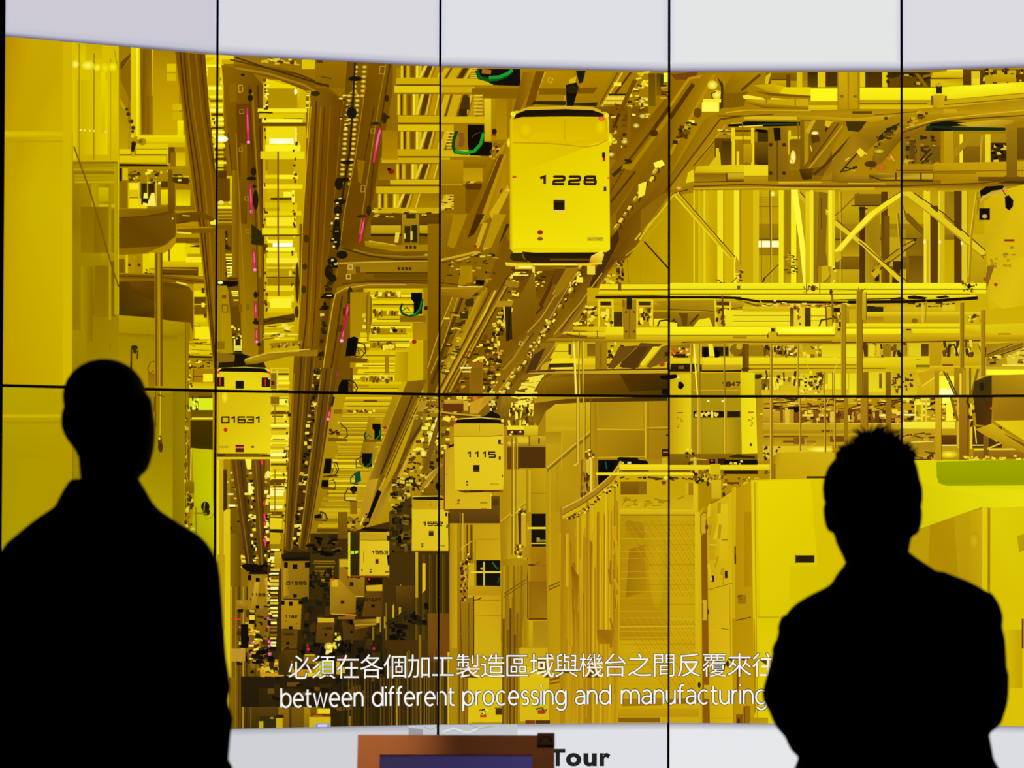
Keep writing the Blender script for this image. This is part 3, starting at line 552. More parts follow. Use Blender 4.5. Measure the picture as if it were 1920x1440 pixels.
# decks behind, left of the carrier
B('d0ae08 c8a608 8a6400 d0ae08 caa808 d0b010 c8aa08 b89204', 825, 148, 930, 160, 825, 163, 890, 174, 884, 166, 975, 185, 825, 219, 910, 231, 825, 234, 850, 247, 825, 282, 900, 294, 825, 296, 850, 306, 825, 338, 872, 348)
for y0, y1, xe in ((128, 148, 895), (178, 219, 905), (247, 282, 850), (306, 338, 870), (365, 395, 850)):
    V('a67e00', '9a7400', 825, y0, xe, y1)
    for dx, w, c in ((2, 10, 'd0ae10'), (14, 3, '6a4800'), (18, 16, 'c8a60c'), (37, 10, '54380a'), (50, 5, 'd4b420'), (58, 12, 'b89008')):
        if 825 + dx + w < xe: Q(c, 825 + dx + 6, y0, 825 + dx + w + 6, y0, 825 + dx + w - 6, y1, 825 + dx - 6, y1)
    for i in range(6): R('dcc030', min(xe - 14, 888), y0 + i * (y1 - y0) / 6, min(xe, 904), y0 + (i + .45) * (y1 - y0) / 6)
GQ('c4a000', 905, 185, 'a88000', 935, 185, '987000', 960, 185, '987000', 955, 264, 'b08a00', 910, 264); V('e0c420', 'c8a408', 908, 185, 920, 265); V('a87e00', 'b48c00', 930, 190, 950, 262)
B('4c3000 3c2600', 870, 182, 880, 206, 862, 205, 875, 219)
Q('140f08', 893, 130, 975, 130, 975, 162, 925, 160, 905, 150); S_('0e5a1c', 7, 893, 132, 898, 146, 912, 150, 930, 149, 948, 143, 960, 132); S_('1c9a2c', 6, 916, 146, 935, 145, 952, 138, 960, 131); S_('a46a20', 8, 903, 134, 920, 136)
Q('120c04', 876, 234, 907, 234, 907, 266, 922, 268, 920, 293, 880, 292, 876, 270); S_('0c4a18', 6, 856, 246, 850, 262, 849, 276, 853, 286, 874, 288, 890, 284, 902, 270, 906, 248); S_('1c9a28', 5.5, 852, 284, 872, 287, 888, 284, 900, 271, 906, 250)
S_('8a5a1a', 10, 863, 250, 866, 262, 862, 276); S_('54401c', 1.5, 884, 258, 890, 252, 900, 248); V('a07800', '8a6400', 843, 296, 912, 314); E_('c03020', 925, 253, 5, 3, 8); E_('2a1c0a', 926, 247, 5, 6, 8)
BITS('c89c20 5a3a00 d8b430 3a2608 8a5a10', (920, 266, 938, 268, 936, 300, 918, 300), 22, (3, 8), (3, 7)); BITS('d8b830 5a3c00 8a6400', (855, 314, 915, 316, 880, 350, 850, 345), 26, (4, 14), (3, 6))
V('b49008', 'c09a08', 868, 316, 904, 340); R('5c3e00', 872, 344, 903, 356); R('7e5800', 872, 356, 900, 400); V('b08a04', 'a07a00', 825, 300, 868, 345); BITS('e0c430 5a3c00', (830, 376, 850, 376, 846, 392, 828, 392), 14, (10, 18), (2, 3))
# pale triangle and beams left of the carrier
GQ('c09c04', 930, 290, 'a47c00', 958, 250, 'a88000', 955, 340, 'b48e00', 930, 400, 'a07800', 900, 420, '946c00', 890, 420)
Q('6c4800', 936, 290, 944, 290, 896, 420, 884, 420); Q('b48e04', 944, 290, 949, 290, 905, 420, 897, 420); Q('8a6400', 926, 300, 936, 286, 880, 430, 866, 430); Q('cca610', 917, 400, 952, 345, 954, 360, 925, 420); GL('e8c840', 'b89004', 951, 357, 6, 5); S_('6a4600', 3, 937, 362, 941, 354)
# beams above the carrier
GQ('8e6400', 980, 135, 'a87e00', 1010, 135, '86600a', 975, 205, '7e5800', 962, 208); S_('c8a418', 3, 1022, 135, 1000, 190); Q('7a5200', 1004, 134, 1020, 134, 1000, 198, 984, 202)
GQ('b48a00', 1024, 134, 'ae8400', 1078, 134, 'b08800', 1070, 160, 'a88000', 1056, 190, 'a87e00', 1004, 190); S_('d0b030', 1.5, 1028, 146, 1036, 148, 1033, 156, 1027, 154, 1028, 146); R('846000', 1010, 166, 1060, 178); Q('d4b40c', 1066, 150, 1080, 143, 1078, 156, 1066, 156)
GQ('ae8400', 1100, 135, 'b08600', 1150, 136, 'a07800', 1120, 185, 'a67e00', 1078, 185); Q('7e5800', 1080, 166, 1120, 164, 1112, 176, 1080, 176); S_('d8bc28', 3, 1166, 136, 1128, 200); S_('7a5400', 3, 1158, 136, 1124, 195); S_('5c3e00', 4, 1182, 136, 1150, 180)
Q('1e1a0a', 1079, 133, 1097, 133, 1092, 155, 1085, 157); Q('161006', 1060, 160, 1080, 155, 1084, 164, 1074, 200, 1062, 205); E_('2a200a', 1072, 168, 12, 8, 9); R('c89420', 1056, 180, 1060, 200); Q('3a2800', 1000, 190, 1060, 190, 1060, 198, 996, 196); Q('3c2a00', 1074, 194, 1120, 192, 1118, 200, 1074, 198)
S_('f0e050', 2, 1140, 180, 1182, 180); B('3a2400 e8d040 e0c430 f0dc40', 1140, 176, 1175, 180, 1136, 182, 1172, 188, 1131, 190, 1166, 196, 1150, 155, 1164, 162)
# lattice right of the carrier
V('7c5600', '8a6400', 1140, 200, 1215, 300); BITS('fff060 f4e020 e8c810 fff8a0', (1196, 136, 1214, 136, 1212, 230, 1196, 230), 20, (8, 18), (3, 7)); BITS('5a3a00 6a4800 4a2e00 e8cc30 f8e850', (1145, 200, 1212, 150, 1200, 260, 1140, 300), 40, (5, 16), (3, 7))
V('6a5200', '7e6000', 1215, 138, 1228, 200); V('5a4400', '86640a', 1230, 138, 1240, 180); R('3a4418', 1237, 140, 1243, 165); R('f8ec30', 1244, 137, 1251, 154)
for x, w, c in ((1158, 8, '845e00'), (1176, 7, '8a6400')): Q(c, x, 200, x + w, 200, x + w - 4, 330, x - 4, 330)
for x, y in ((1148, 262), (1150, 248), (1170, 266), (1192, 236), (1204, 218), (1145, 290), (1203, 190)): GL('fff070', '8a6400', x, y, 7, 5, 8)
S_('7a5200', 8, 1146, 250, 1164, 205, 1190, 150); S_('4c3400', 4, 1160, 214, 1150, 240)
# beam A: from bottom left up to the right edge of the carrier
def BEAM(p0, p1, p2, p3, body, lines):
    """long rail: corners start-left, end-left, end-right, start-right; lines: (fraction, width, colour)"""
    GQ(body[0], *p0, body[1], *p1, body[1], *p2, body[0], *p3)
    for f, w, c in lines:
        S_(c, w, p0[0] + (p3[0] - p0[0]) * f, p0[1] + (p3[1] - p0[1]) * f, p1[0] + (p2[0] - p1[0]) * f, p1[1] + (p2[1] - p1[1]) * f)
GQ('8a6200', 1140, 320, '825c00', 1230, 205, '8a6400', 1262, 165, '8e6800', 1290, 135, 'a07800', 1340, 135, '9a7200', 1300, 190, '8a6400', 1200, 330, '80580a', 1140, 415)
S_('5a3c00', 7, 1222, 246, 1262, 190, 1300, 148); S_('a88200', 7, 1180, 318, 1240, 236, 1290, 168); S_('6a4800', 5, 1176, 304, 1225, 240); S_('5e4000', 4, 1144, 380, 1190, 322); S_('4a3000', 7, 1148, 330, 1182, 300); Q('a68000', 1168, 308, 1190, 308, 1184, 318, 1164, 318); S_('3a2600', 5, 1170, 300, 1184, 304)
S_('6c4a00', 3, 1140, 366, 1170, 316); E_('503600', 1225, 250, 8, 7, 8); BITS('503400 6a4800 c8a418', (1250, 138, 1300, 138, 1260, 180, 1230, 190), 12, (6, 16), (3, 5))
# main beams through the centre
def LOOPS(L):
    for x, y, r in L:
        r *= RN.uniform(.6, 1.1)
        Q(RN.choice(('e4cc2c', 'c8a61c', 'a88414', 'dcc028')), x - r * 1.1, y + r * .4, x - r * .2, y - r * .9, x + r * .8, y - r * .8, x + r * .2, y + r * .3, x - r * .4, y + r * .9)
        S_('ecd840', r * .3, x - r * .7, y + r * .1, x, y - r * .7)
        S_('4a3200', 2, x - r * .1, y - r * 1.2, x + r * .8, y - r * .9, x + r * 1.05, y - r * .1, x + r * .7, y + r * .7)
GQ('7e5800', 1155, 400, '86600a', 1200, 330, '8a6400', 1256, 240, '906a04', 1300, 170, '8e6800', 1256, 330, '7e5800', 1200, 420, '765000', 1155, 480)
GQ('96700a', 1320, 222, '9e7808', 1345, 212, 'a88208', 1372, 214, 'b8920a', 1372, 224, '98720a', 1310, 300, '8a6408', 1256, 362, '7a5604', 1150, 525, '6a4802', 1138, 450, '7a5606', 1200, 390, '8a6408', 1256, 318)
for c, w, p in (('6a4a00', 2.5, (1350, 222, 1300, 290, 1256, 348)), ('b48c10', 3, (1362, 220, 1310, 288, 1262, 345)), ('6c4a00', 2, (1368, 228, 1330, 280, 1290, 330)), ('7a5400', 5, (1330, 232, 1280, 310, 1240, 370))): S_(c, w, *p)
LOOPS(((1238, 312, 7), (1228, 322, 6), (1222, 336, 7), (1208, 346, 6), (1200, 360, 8), (1192, 374, 7), (1180, 390, 8), (1172, 402, 7), (1164, 414, 9), (1156, 426, 8), (1290, 240, 6), (1276, 256, 6), (1302, 224, 6), (1312, 210, 6)))
B('f4e838', 1291, 226, 1302, 234); Q('f8ec48', 1224, 306, 1240, 300, 1246, 310, 1228, 316); Q('f0e038', 1196, 346, 1212, 340, 1208, 366, 1196, 372)
# the two long beams below the carrier
GQ('6c4c00', 960, 440, '8a6400', 968, 490, '86600a', 1000, 440, '7e5a00', 962, 510, '9c7600', 900, 600, 'b08e0a', 826, 742, 'b08a08', 800, 742, '94700a', 866, 600)
BEAM((945, 440), (800, 742), (832, 742), (966, 500), ('80580a', 'b48e0a'), ((.25, 4, 'a8840a'), (.55, 4, '6a4800'), (.75, 3, 'c8a41a'), (.9, 3, '58380a')))
Q('7e5800', 948, 438, 964, 500, 930, 545, 905, 545, 925, 500)
for c, w, p in (('b4900c', 10, (900, 556, 868, 630, 832, 700)), ('d8b824', 3, (928, 545, 880, 650, 838, 725)), ('6a4400', 4, (944, 530, 900, 610, 832, 735)), ('c09a18', 3, (952, 530, 906, 614, 842, 735)), ('5a3800', 2.5, (958, 526, 912, 610, 850, 730)), ('a8840c', 5, (912, 540, 870, 620, 830, 690))): S_(c, w, *p)
# darker beam left of it
GQ('9a7408', 850, 548, '8c6808', 874, 558, '7e5a00', 846, 640, '705000', 812, 742, '6c4c00', 798, 742, '80600a', 822, 640); S_('5c4000', 6, 866, 558, 836, 640, 808, 720); S_('c09a18', 2, 850, 552, 826, 610, 800, 690); S_('b8901a', 2, 858, 556, 832, 640, 806, 700)
for x, y, a, b in ((880, 567, 8, 8), (870, 590, 8, 8), (860, 608, 8, 4), (888, 552, 9, 3), (841, 647, 7, 3), (834, 670, 4, 2), (868, 604, 4, 4), (880, 568, 9, 2)): Q('4a3004', x - a, y - b * .6, x + a, y - b, x + a * .8, y + b, x - a, y + b)
BITS('e0c840 6a4c00 3a2600 c8a820', (836, 580, 880, 560, 850, 690, 820, 740), 40, (5, 14), (2, 4))
# left clutter between x 825..950, y 400..545
GQ('94700a', 825, 400, 'a07a00', 850, 400, '8a6400', 870, 440, '7e5a00', 825, 545); Q('a88204', 850, 402, 875, 402, 850, 470, 838, 460); Q('8a6200', 880, 402, 905, 402, 880, 450, 872, 448); Q('4e3400', 892, 402, 908, 402, 888, 440, 876, 446); Q('c8a210', 905, 418, 914, 418, 896, 470, 890, 462); Q('b48e08', 925, 402, 948, 402, 920, 465, 903, 470); Q('4a2e00', 948, 420, 956, 420, 940, 450, 934, 460)
S_('c8a620', 4, 825, 488, 870, 478, 902, 470, 912, 465); S_('6a4800', 2, 825, 493, 880, 484); S_('ceac24', 3, 846, 492, 880, 482, 910, 466); S_('8a6204', 6, 825, 470, 870, 466, 906, 470); E_('b02818', 890, 462, 4, 3, 7)
BITS('e0c848 4a3000 2a1c04 b48c14 7a5400', (828, 490, 930, 470, 925, 530, 850, 545), 46, (5, 14), (2, 5)); Q('140f06', 892, 525, 908, 526, 906, 536, 890, 535); S_('120c04', 3, 893, 534, 905, 533); S_('ecd860', 2, 858, 537, 904, 538); S_('5a3a00', 2, 825, 530, 870, 536, 900, 534); S_('b89014', 3, 825, 541, 900, 541); GQ('9a7408', 825, 542, 'a8820a', 900, 540, '96700a', 880, 560, '86620a', 825, 555)
V('b08c04', 'a88206', 862, 500, 885, 530); Q('a88000', 866, 498, 884, 498, 872, 535, 858, 532)
# under the carrier: cables, brackets
V('6a4800', '7c5600', 960, 500, 1130, 560); BITS('fff070 f0dc30 fff8a8 5a3c00 c8a420 3a2400', (962, 500, 1010, 500, 1000, 560, 940, 600), 40, (5, 16), (2, 6)); BITS('fff070 5a3c00 fff8b0 3a2400', (1002, 505, 1022, 505, 1018, 545, 1002, 545), 18, (4, 12), (2, 4))
S_('f8ec70', 2, 958, 516, 990, 516); B('e8d030 5a3a00 6a4600', 950, 528, 972, 536, 962, 505, 990, 510, 965, 522, 985, 526); R('e8d440', 997, 500, 1002, 530)
Q('a07a10', 948, 525, 974, 530, 970, 540, 946, 538); Q('b08a14', 930, 565, 962, 564, 958, 576, 926, 576); BITS('2a1a00 4a3000 e8d040 7a5808 c8a020', (936, 576, 960, 576, 920, 690, 890, 700), 60, (4, 12), (3, 9))
S_('d8bc30', 3, 944, 575, 950, 636); S_('c09a20', 3, 930, 620, 935, 675); Q('3c2800', 946, 575, 958, 575, 960, 636, 948, 640); S_('2c1c00', 3, 952, 640, 955, 580); BITS('f0dc40 6a4808 4a2e00', (910, 640, 945, 610, 935, 680, 905, 690), 22, (3, 8), (4, 10))
# pale board hanging in front
GQ('8a6404', 998, 512, '80600a', 1004, 575, '7c5800', 960, 640, '805c0a', 962, 592, '86620a', 978, 548, '94700c', 990, 530); GQ('8a640a', 998, 510, '8e6a0a', 1001, 512, '866008', 1006, 576, '7a5600', 1000, 600, '785400', 962, 634)
# middle beam, from under the carrier
GQ('7e580a', 1045, 504, '8a640a', 1090, 500, '86600a', 1066, 545, '8e680c', 1010, 640, '946e0c', 985, 680, '9c7610', 935, 745, '8a640c', 900, 745, '80600a', 940, 680, '7c580a', 962, 640, '7c580a', 1000, 580)
for c, w, p in (('5c3c00', 7, (1042, 512, 1012, 575)), ('b08a1a', 3, (1060, 508, 1036, 552)), ('a85a18', 2.5, (1064, 508, 1044, 540)), ('b8921a', 2.5, (1044, 548, 1014, 596, 988, 624)), ('6a4a04', 2.5, (1066, 540, 1020, 612, 984, 670)), ('b8942a', 2, (1080, 512, 1040, 580, 1004, 640)), ('5a3c04', 4, (1018, 575, 1002, 590)), ('6a4800', 3, (1000, 625, 970, 660, 942, 690)), ('a47e10', 5, (990, 630, 962, 672, 942, 694)), ('b89220', 3, (966, 690, 930, 740)), ('3a2800', 6, (934, 692, 914, 735))): S_(c, w, *p)
GQ('8a640a', 998, 510, '8e6a0a', 1001, 512, '866008', 1006, 576, '7a5600', 1000, 606, '785400', 962, 640, '805c0a', 962, 592, '86620a', 978, 548)
S_('d8b840', 1.5, 974, 640, 980, 642, 978, 648, 972, 646, 974, 640); S_('e8d050', 2, 932, 715, 916, 740)
# beam to its right, in two lengths
GQ('6a4802', 1130, 500, '745004', 1180, 440, '7a560a', 1165, 498, '8a640a', 1118, 556, '9a7412', 1068, 622, '8e6a0e', 1040, 634, '86620a', 1030, 630, '846008', 1062, 580, '76540a', 1098, 520)
Q('4e340a', 1104, 535, 1136, 460, 1158, 430, 1160, 450, 1140, 490, 1112, 545); S_('a07a12', 4, 1158, 488, 1110, 555, 1062, 622); S_('5e400a', 2.5, 1150, 486, 1100, 552, 1050, 622); S_('b8961e', 2.5, 1128, 512, 1086, 570, 1038, 628); S_('c8a62a', 1.5, 1168, 486, 1122, 552, 1070, 622)
GQ('967010', 1010, 644, '9a7410', 1050, 640, '86620c', 1012, 698, '7a580a', 1000, 700, '6e500e', 964, 700, '7a580c', 985, 680); Q('543a0e', 1000, 665, 1022, 652, 1004, 692, 985, 698); S_('b8962a', 2, 1044, 642, 1002, 698)
GQ('8a6408', 980, 702, '8e680c', 1004, 702, '8a640c', 964, 745, '80600a', 936, 745)
LOOPS(((1088, 500, 6), (1084, 514, 7), (1078, 530, 6), (1070, 545, 7), (1060, 562, 5), (1050, 575, 6), (1040, 590, 6), (1030, 606, 6), (1022, 620, 7), (1012, 634, 5), (1006, 650, 6), (992, 664, 7), (984, 680, 7), (974, 692, 6), (964, 706, 7), (952, 722, 7), (944, 736, 6)))
BITS('3a2600 e8d050 f4e860 5a3c00', (1082, 510, 1096, 510, 950, 742, 925, 742), 44, (3, 7), (3, 6))
# bottom left of the third column: clutter y 640..742
BITS('f0dc30 5a3c00 3a2600 a87c18 8a5a10 c89c20 6a4808', (880, 640, 945, 620, 930, 742, 850, 742), 80, (5, 16), (3, 7)); Q('94680c', 878, 680, 905, 680, 905, 742, 880, 742); S_('fff8a0', 3, 862, 690, 884, 690); S_('f0dc50', 3, 866, 697, 884, 697); V('86600a', '90680c', 882, 690, 903, 740)
# carrier 1228
GQ('7a5600', 965, 205, '80600a', 1140, 200, '6a4a00', 1140, 215, '6a4a00', 965, 215)
GQ('e2ca00', 956, 222, 'dcc000', 966, 208, 'd8bc00', 1136, 210, 'e6d000', 1141, 225, 'ecdc08', 1143, 468, 'e8d604', 1136, 473, 'ecd808', 962, 474, 'e2ca00', 957, 468)
GQ('d4b200', 957, 220, 'd0ac00', 1000, 220, 'c8a200', 1060, 220, 'd2b000', 1138, 222, 'd8ba00', 1139, 262, 'dcbe00', 1100, 274, 'd6b600', 1048, 270, 'd8b800', 1000, 268, 'dcc000', 957, 262)
GQ('dcc200', 957, 262, 'dac000', 1045, 271, 'd6ba00', 1100, 276, 'e2cc00', 1139, 262, 'e6d204', 1140, 330, 'dec600', 957, 330); GQ('dec600', 957, 330, 'e6d204', 1140, 330, 'ecdc0a', 1142, 465, 'eadA06', 958, 465)
S_('c09a00', 2, 957, 268, 1020, 269, 1060, 272, 1100, 276, 1120, 272, 1139, 262); S_('c8a600', 2, 1058, 225, 1058, 262); GL('e4cc00', 'd4b200', 985, 245, 14, 16); GL('e4d000', 'd8ba00', 1125, 240, 10, 14)
Q('d0ac20', 975, 206, 990, 201, 1060, 199, 1110, 201, 1126, 207, 1126, 210, 975, 210); GQ('1c1204', 967, 214, '1c1204', 985, 207, '120c04', 1060, 205, '1c1204', 1110, 207, '24180a', 1131, 214, '2a1c08', 1131, 220, '140e04', 1060, 219, '1c1204', 978, 220, '2a1c08', 962, 224)
S_('2a1a04', 1, 1000, 216, 1120, 216); E_('f0e040', 961, 214, 5, 5, 8); E_('f0dc30', 1137, 217, 4, 5, 8); GL('ff8060', 'e04828', 1127, 223, 6, 4); GL('fff048', 'd0b000', 954, 268, 5, 9); GL('f8ec20', 'd8ba00', 1143, 262, 5, 12)
R('3a1808', 1128, 286, 1134, 296); R('b81a14', 1129, 296, 1134, 303); R('4a3050', 1131, 350, 1136, 359); E_('c85020', 963, 332, 5, 2.5, 8); E_('d86820', 1140, 334, 3, 2, 8)
R('e8c840', 1037, 372, 1059, 402); R('241a04', 1037, 379, 1058, 394); R('4a3804', 1037, 375, 1058, 379); E_('a82018', 1012, 436, 5.5, 4.5); E_('8a5418', 1012, 448, 5.5, 3.5); R('c4ac20', 1100, 445, 1130, 452); BITS('a88c1c', (1102, 446, 1128, 446, 1128, 451, 1102, 451), 5, (3, 5), (2, 3))
NUM('3a1c00', '1228', 1008, 331.5, 20, 14, 29.2, 5); 
H('c8a600', 'e0c800', 955, 225, 960, 468)
Q('3c2a04', 957, 476, 978, 474, 980, 484, 990, 492, 962, 490, 955, 484); GQ('241a04', 978, 472, '1a1204', 1005, 474, '1c1404', 1120, 474, '2a1c04', 1108, 492, '3a2004', 1100, 494, '1c1204', 1000, 495, '302004', 985, 488); R('6a4c04', 1030, 485, 1110, 489); R('3a1c08', 1000, 489, 1105, 494)
GQ('e8d030', 1108, 480, 'f8e850', 1128, 470, 'e0c020', 1132, 478, 'd0b010', 1126, 496, 'd88820', 1104, 492); Q('e8cc20', 946, 492, 970, 494, 966, 500, 948, 498); S_('e8cc14', 4, 968, 496, 1100, 496, 1128, 494); S_('fff060', 2, 1000, 496, 1080, 496)
B('dcc420 fff480 e8d030 f4e040', 965, 498, 996, 505, 972, 499, 995, 502, 1100, 498, 1115, 515, 1080, 520, 1092, 530)
V('8a6404', '7a5604', 1002, 500, 1060, 508); Q('9c760c', 1040, 502, 1085, 502, 1060, 540, 1040, 560); Q('6a480a', 1040, 504, 1060, 504, 1042, 536, 1034, 530)
# right of it: wall with brace, x 1150..1254, y 400..540
GQ('bc9c00', 1254, 370, 'c0a000', 1256, 532, 'b89600', 1135, 532, 'ac8800', 1140, 510, 'b49200', 1180, 480); S_('4a3400', 3, 1204, 450, 1278, 532); S_('c4a404', 2, 1172, 480, 1206, 452, 1240, 410); R('ac8c00', 1200, 462, 1201, 530); S_('8e6e00', 1, 1175, 484, 1178, 530); S_('d8bc20', 3, 1190, 450, 1215, 420, 1240, 385)
BITS('2a1c00 6a4a00 e0c840 4a3000', (1156, 485, 1168, 485, 1166, 545, 1156, 545), 18, (3, 8), (4, 9)); BITS('fff080 5a3c00 d8bc20', (1140, 512, 1160, 505, 1160, 530, 1130, 532), 18, (4, 10), (3, 6))
# rails crossing, x 1050..1260
V('c4a204', 'b08c04', 1100, 540, 1256, 742)
Q('ecd810', 1125, 533, 1256, 533, 1256, 542, 1122, 543); Q('e4cc08', 1124, 545, 1256, 545, 1256, 552, 1120, 551); R('8a6800', 1124, 542.5, 1256, 544.5); S_('2c1e04', 6, 1115, 558, 1224, 557, 1254, 558); S_('5a3e00', 3, 1112, 562, 1210, 561); R('745208', 1158, 530, 1164, 545)
V('cca80a', 'b8920a', 1100, 560, 1256, 572); V('a8860a', '9c7a08', 1208, 572, 1256, 582); V('8e6c08', '7a5a08', 1222, 585, 1256, 610)
BITS('fff070 e8d030 6a4a00 4a3000 f0dc40', (1098, 575, 1120, 575, 1120, 612, 1070, 612), 34, (4, 12), (3, 7))
S_('e8d020', 3, 1122, 562, 1122, 612); S_('e8d020', 3, 1148, 562, 1148, 612); S_('e0c81c', 3, 1122, 575, 1148, 575); S_('e8d01c', 3, 1122, 563, 1148, 563); R('3c2806', 1125, 566, 1144, 573); BITS('4a3000 f0e050 fff070', (1125, 578, 1146, 578, 1146, 610, 1125, 610), 14, (4, 8), (5, 12))
GQ('a07c10', 1166, 565, 'a88414', 1192, 562, 'a07c0c', 1192, 636, 'a07a0c', 1168, 636); R('8a680c', 1178, 580, 1180.5, 634); B('2a2006 8a6a10', 1174, 560, 1184, 580, 1166, 562, 1170, 576)
for x, y in ((1173, 585), (1188, 585), (1173, 622), (1188, 622)): E_('5a400a', x, y, 2.5, 2, 6)
R('4c3a0c', 1150, 585, 1166, 612); S_('e8d020', 3, 1194, 562, 1194, 612); S_('e8d020', 3, 1222, 562, 1222, 612); S_('e8d01c', 3, 1194, 563, 1222, 563); S_('dcc41c', 3, 1194, 574, 1222, 574); R('4a3608', 1197, 566, 1219, 573); BITS('3a2800 fff070 5a3c00', (1198, 580, 1220, 580, 1220, 610, 1198, 610), 14, (4, 8), (5, 14)); V('f0e020', 'e0c810', 1225, 598, 1256, 612); S_('4a3206', 3, 1232, 612, 1236, 602, 1250, 600, 1256, 604)
GQ('d0b008', 1072, 612, 'dcc00c', 1135, 612, 'dcc00a', 1135, 622, 'c4a20a', 1076, 620); Q('e8d418', 1135, 613, 1168, 613, 1168, 628, 1135, 628); Q('ecd818', 1192, 614, 1256, 614, 1256, 628, 1192, 628); V('d0ae0c', 'b8960a', 1135, 628, 1168, 638); V('d8bc10', 'c8a80a', 1192, 629, 1256, 638); GQ('e8d020', 1058, 622, 'e4cc18', 1135, 623, 'd8bc14', 1135, 631, 'c8a818', 1052, 627); S_('604208', 2, 1060, 626, 1090, 634, 1135, 634); R('8a6808', 1084, 620, 1086, 634); R('8a6808', 1118, 620, 1120, 634)
GQ('a88614', 1030, 634, 'a07c10', 1080, 634, 'a88410', 1170, 638, 'b08a0c', 1256, 640, 'a07c0c', 1256, 648, '9a760c', 1080, 642, '94700e', 1020, 640); S_('6a4a08', 1.5, 1030, 642, 1100, 642, 1256, 643)
# below: x 1040..1256, y 640..700
V('c8a808', 'd0b00a', 1040, 642, 1256, 700); Q('e0c814', 1046, 645, 1070, 645, 1068, 672, 1030, 672); Q('ead418', 1036, 672, 1115, 672, 1115, 682, 1026, 684); V('e4cc18', 'd8bc10', 1090, 672, 1140, 684); R('9c7a10', 1030, 658, 1070, 660); R('5a400a', 1065, 645, 1070, 665); V('7e600e', '8e6c0e', 1100, 645, 1116, 668)
GQ('9c780e', 1115, 642, 'a8840e', 1138, 642, 'a07c0e', 1138, 694, '98740e', 1115, 694); R('7a5c0c', 1125, 645, 1127, 690); BITS('e8d430 5a3e00 3a2804', (1140, 644, 1170, 644, 1150, 694, 1140, 694), 20, (4, 10), (3, 8)); Q('705010', 1160, 650, 1196, 648, 1150, 692, 1138, 690)
Q('6a4c0c', 1200, 643, 1240, 645, 1195, 690, 1165, 690); Q('5a3e0a', 1165, 678, 1195, 650, 1215, 650, 1190, 692, 1160, 688); Q('e8d018', 1224, 650, 1238, 650, 1206, 686, 1198, 684); Q('7a5c10', 1240, 650, 1256, 646, 1256, 676, 1218, 690, 1210, 688); E_('c85020', 1240, 683, 6, 5, 8); B('2a1c06 4c3408', 1250, 680, 1256, 690, 1245, 660, 1256, 668)
GQ('2a1e04', 1020, 682, '3a2a06', 1075, 681, '5c420a', 1075, 692, '4a3406', 1022, 690); S_('f0dc48', 3, 1032, 691, 1074, 690); Q('c8a414', 1016, 684, 1030, 676, 1026, 694, 1012, 694); S_('c09a28', 2.5, 990, 700, 1080, 698, 1256, 697); S_('5a3e0a', 3, 985, 698, 1040, 695, 1256, 692)
# dark drum at x 1000..1254, y 700..750
GQ('7e5a00', 1000, 742, '94700a', 1015, 712, '9a740c', 1040, 700, '7a5600', 1075, 700, '704e00', 1150, 699, '644200', 1256, 699, '4a3000', 1256, 742, '5c3e00', 1150, 745, '7c5600', 1060, 748)
GQ('5a3c00', 1160, 700, '543800', 1256, 700, '3e2600', 1256, 730, '523600', 1180, 735); S_('c8a428', 1.5, 1075, 700, 1160, 700, 1256, 699)
Q('e8d848', 990, 708, 1024, 701, 1014, 710, 995, 742, 960, 742); BITS('fff088 7a5800 fff8b0 c8a828', (985, 712, 1012, 706, 998, 742, 964, 742), 20, (8, 22), (3, 6)); S_('8a640c', 2, 1020, 702, 1020, 742); 
for x in (1074, 1082, 1092): S_('d8bc38', 2.2, x + 1, 640, x + (4 if x < 1090 else 0), 742)
S_('f0e060', 3, 1075, 645, 1080, 742); S_('8a680c', 2, 1086, 642, 1082, 742); S_('a07c18', 2, 1090, 642, 1092, 742)
Q('100c04', 1236, 704, 1268, 702, 1270, 708, 1252, 713, 1238, 711); Q('120e06', 1240, 730, 1256, 728, 1256, 742, 1240, 742); R('b08a50', 1246, 737, 1250, 741)

# --- right, upper: bright beams, posts and braces (x 1254..1920, y 130..742)
V('a47e00', 'ac8600', 1256, 130, 1930, 360); V('bc9c00', 'c8aa00', 1256, 355, 1930, 535); V('c8aa04', 'd0b208', 1256, 535, 1930, 742)
# beams coming up to the top edge (left part)
GQ('946a00', 1256, 135, 'a87e00', 1360, 134, '9a7200', 1310, 210, '8a6400', 1256, 300); Q('7a4a10', 1258, 140, 1310, 134, 1300, 150, 1266, 150); S_('5c3c00', 8, 1256, 222, 1300, 158); S_('b89008', 5, 1256, 200, 1292, 148, 1320, 142)
GQ('9e7600', 1320, 136, 'a88000', 1358, 136, 'b08800', 1340, 165, '987000', 1256, 330, '8a6400', 1256, 232); S_('b48c08', 6, 1340, 140, 1256, 290)
for x, y in ((1336, 160), (1344, 178), (1338, 195)): GL('fff468', 'd8bc20', x, y, 10, 9, 9)
Q('4a3200', 1345, 145, 1356, 158, 1358, 200, 1350, 206, 1352, 165); B('fff058 f4e030', 1316, 192, 1348, 210, 1318, 186, 1352, 192); S_('6a4a00', 2.5, 1342, 172, 1334, 176, 1336, 186); E_('705000', 1308, 212, 8, 10, 8); E_('5a3e00', 1282, 250, 10, 8, 8); E_('c8a820', 1297, 231, 6, 4, 8); B('fff050', 1291, 226, 1302, 234); BITS('5a3c00 7a5800 c8a418 3a2600', (1280, 235, 1312, 212, 1290, 260, 1256, 280), 16, (6, 14), (4, 8))
GQ('a47c00', 1375, 136, 'b08a00', 1425, 136, '9c7600', 1400, 170, '8a6600', 1356, 180, '906a00', 1360, 160); S_('6a4a00', 5, 1425, 140, 1390, 170); Q('846000', 1356, 176, 1402, 172, 1395, 200, 1356, 204)
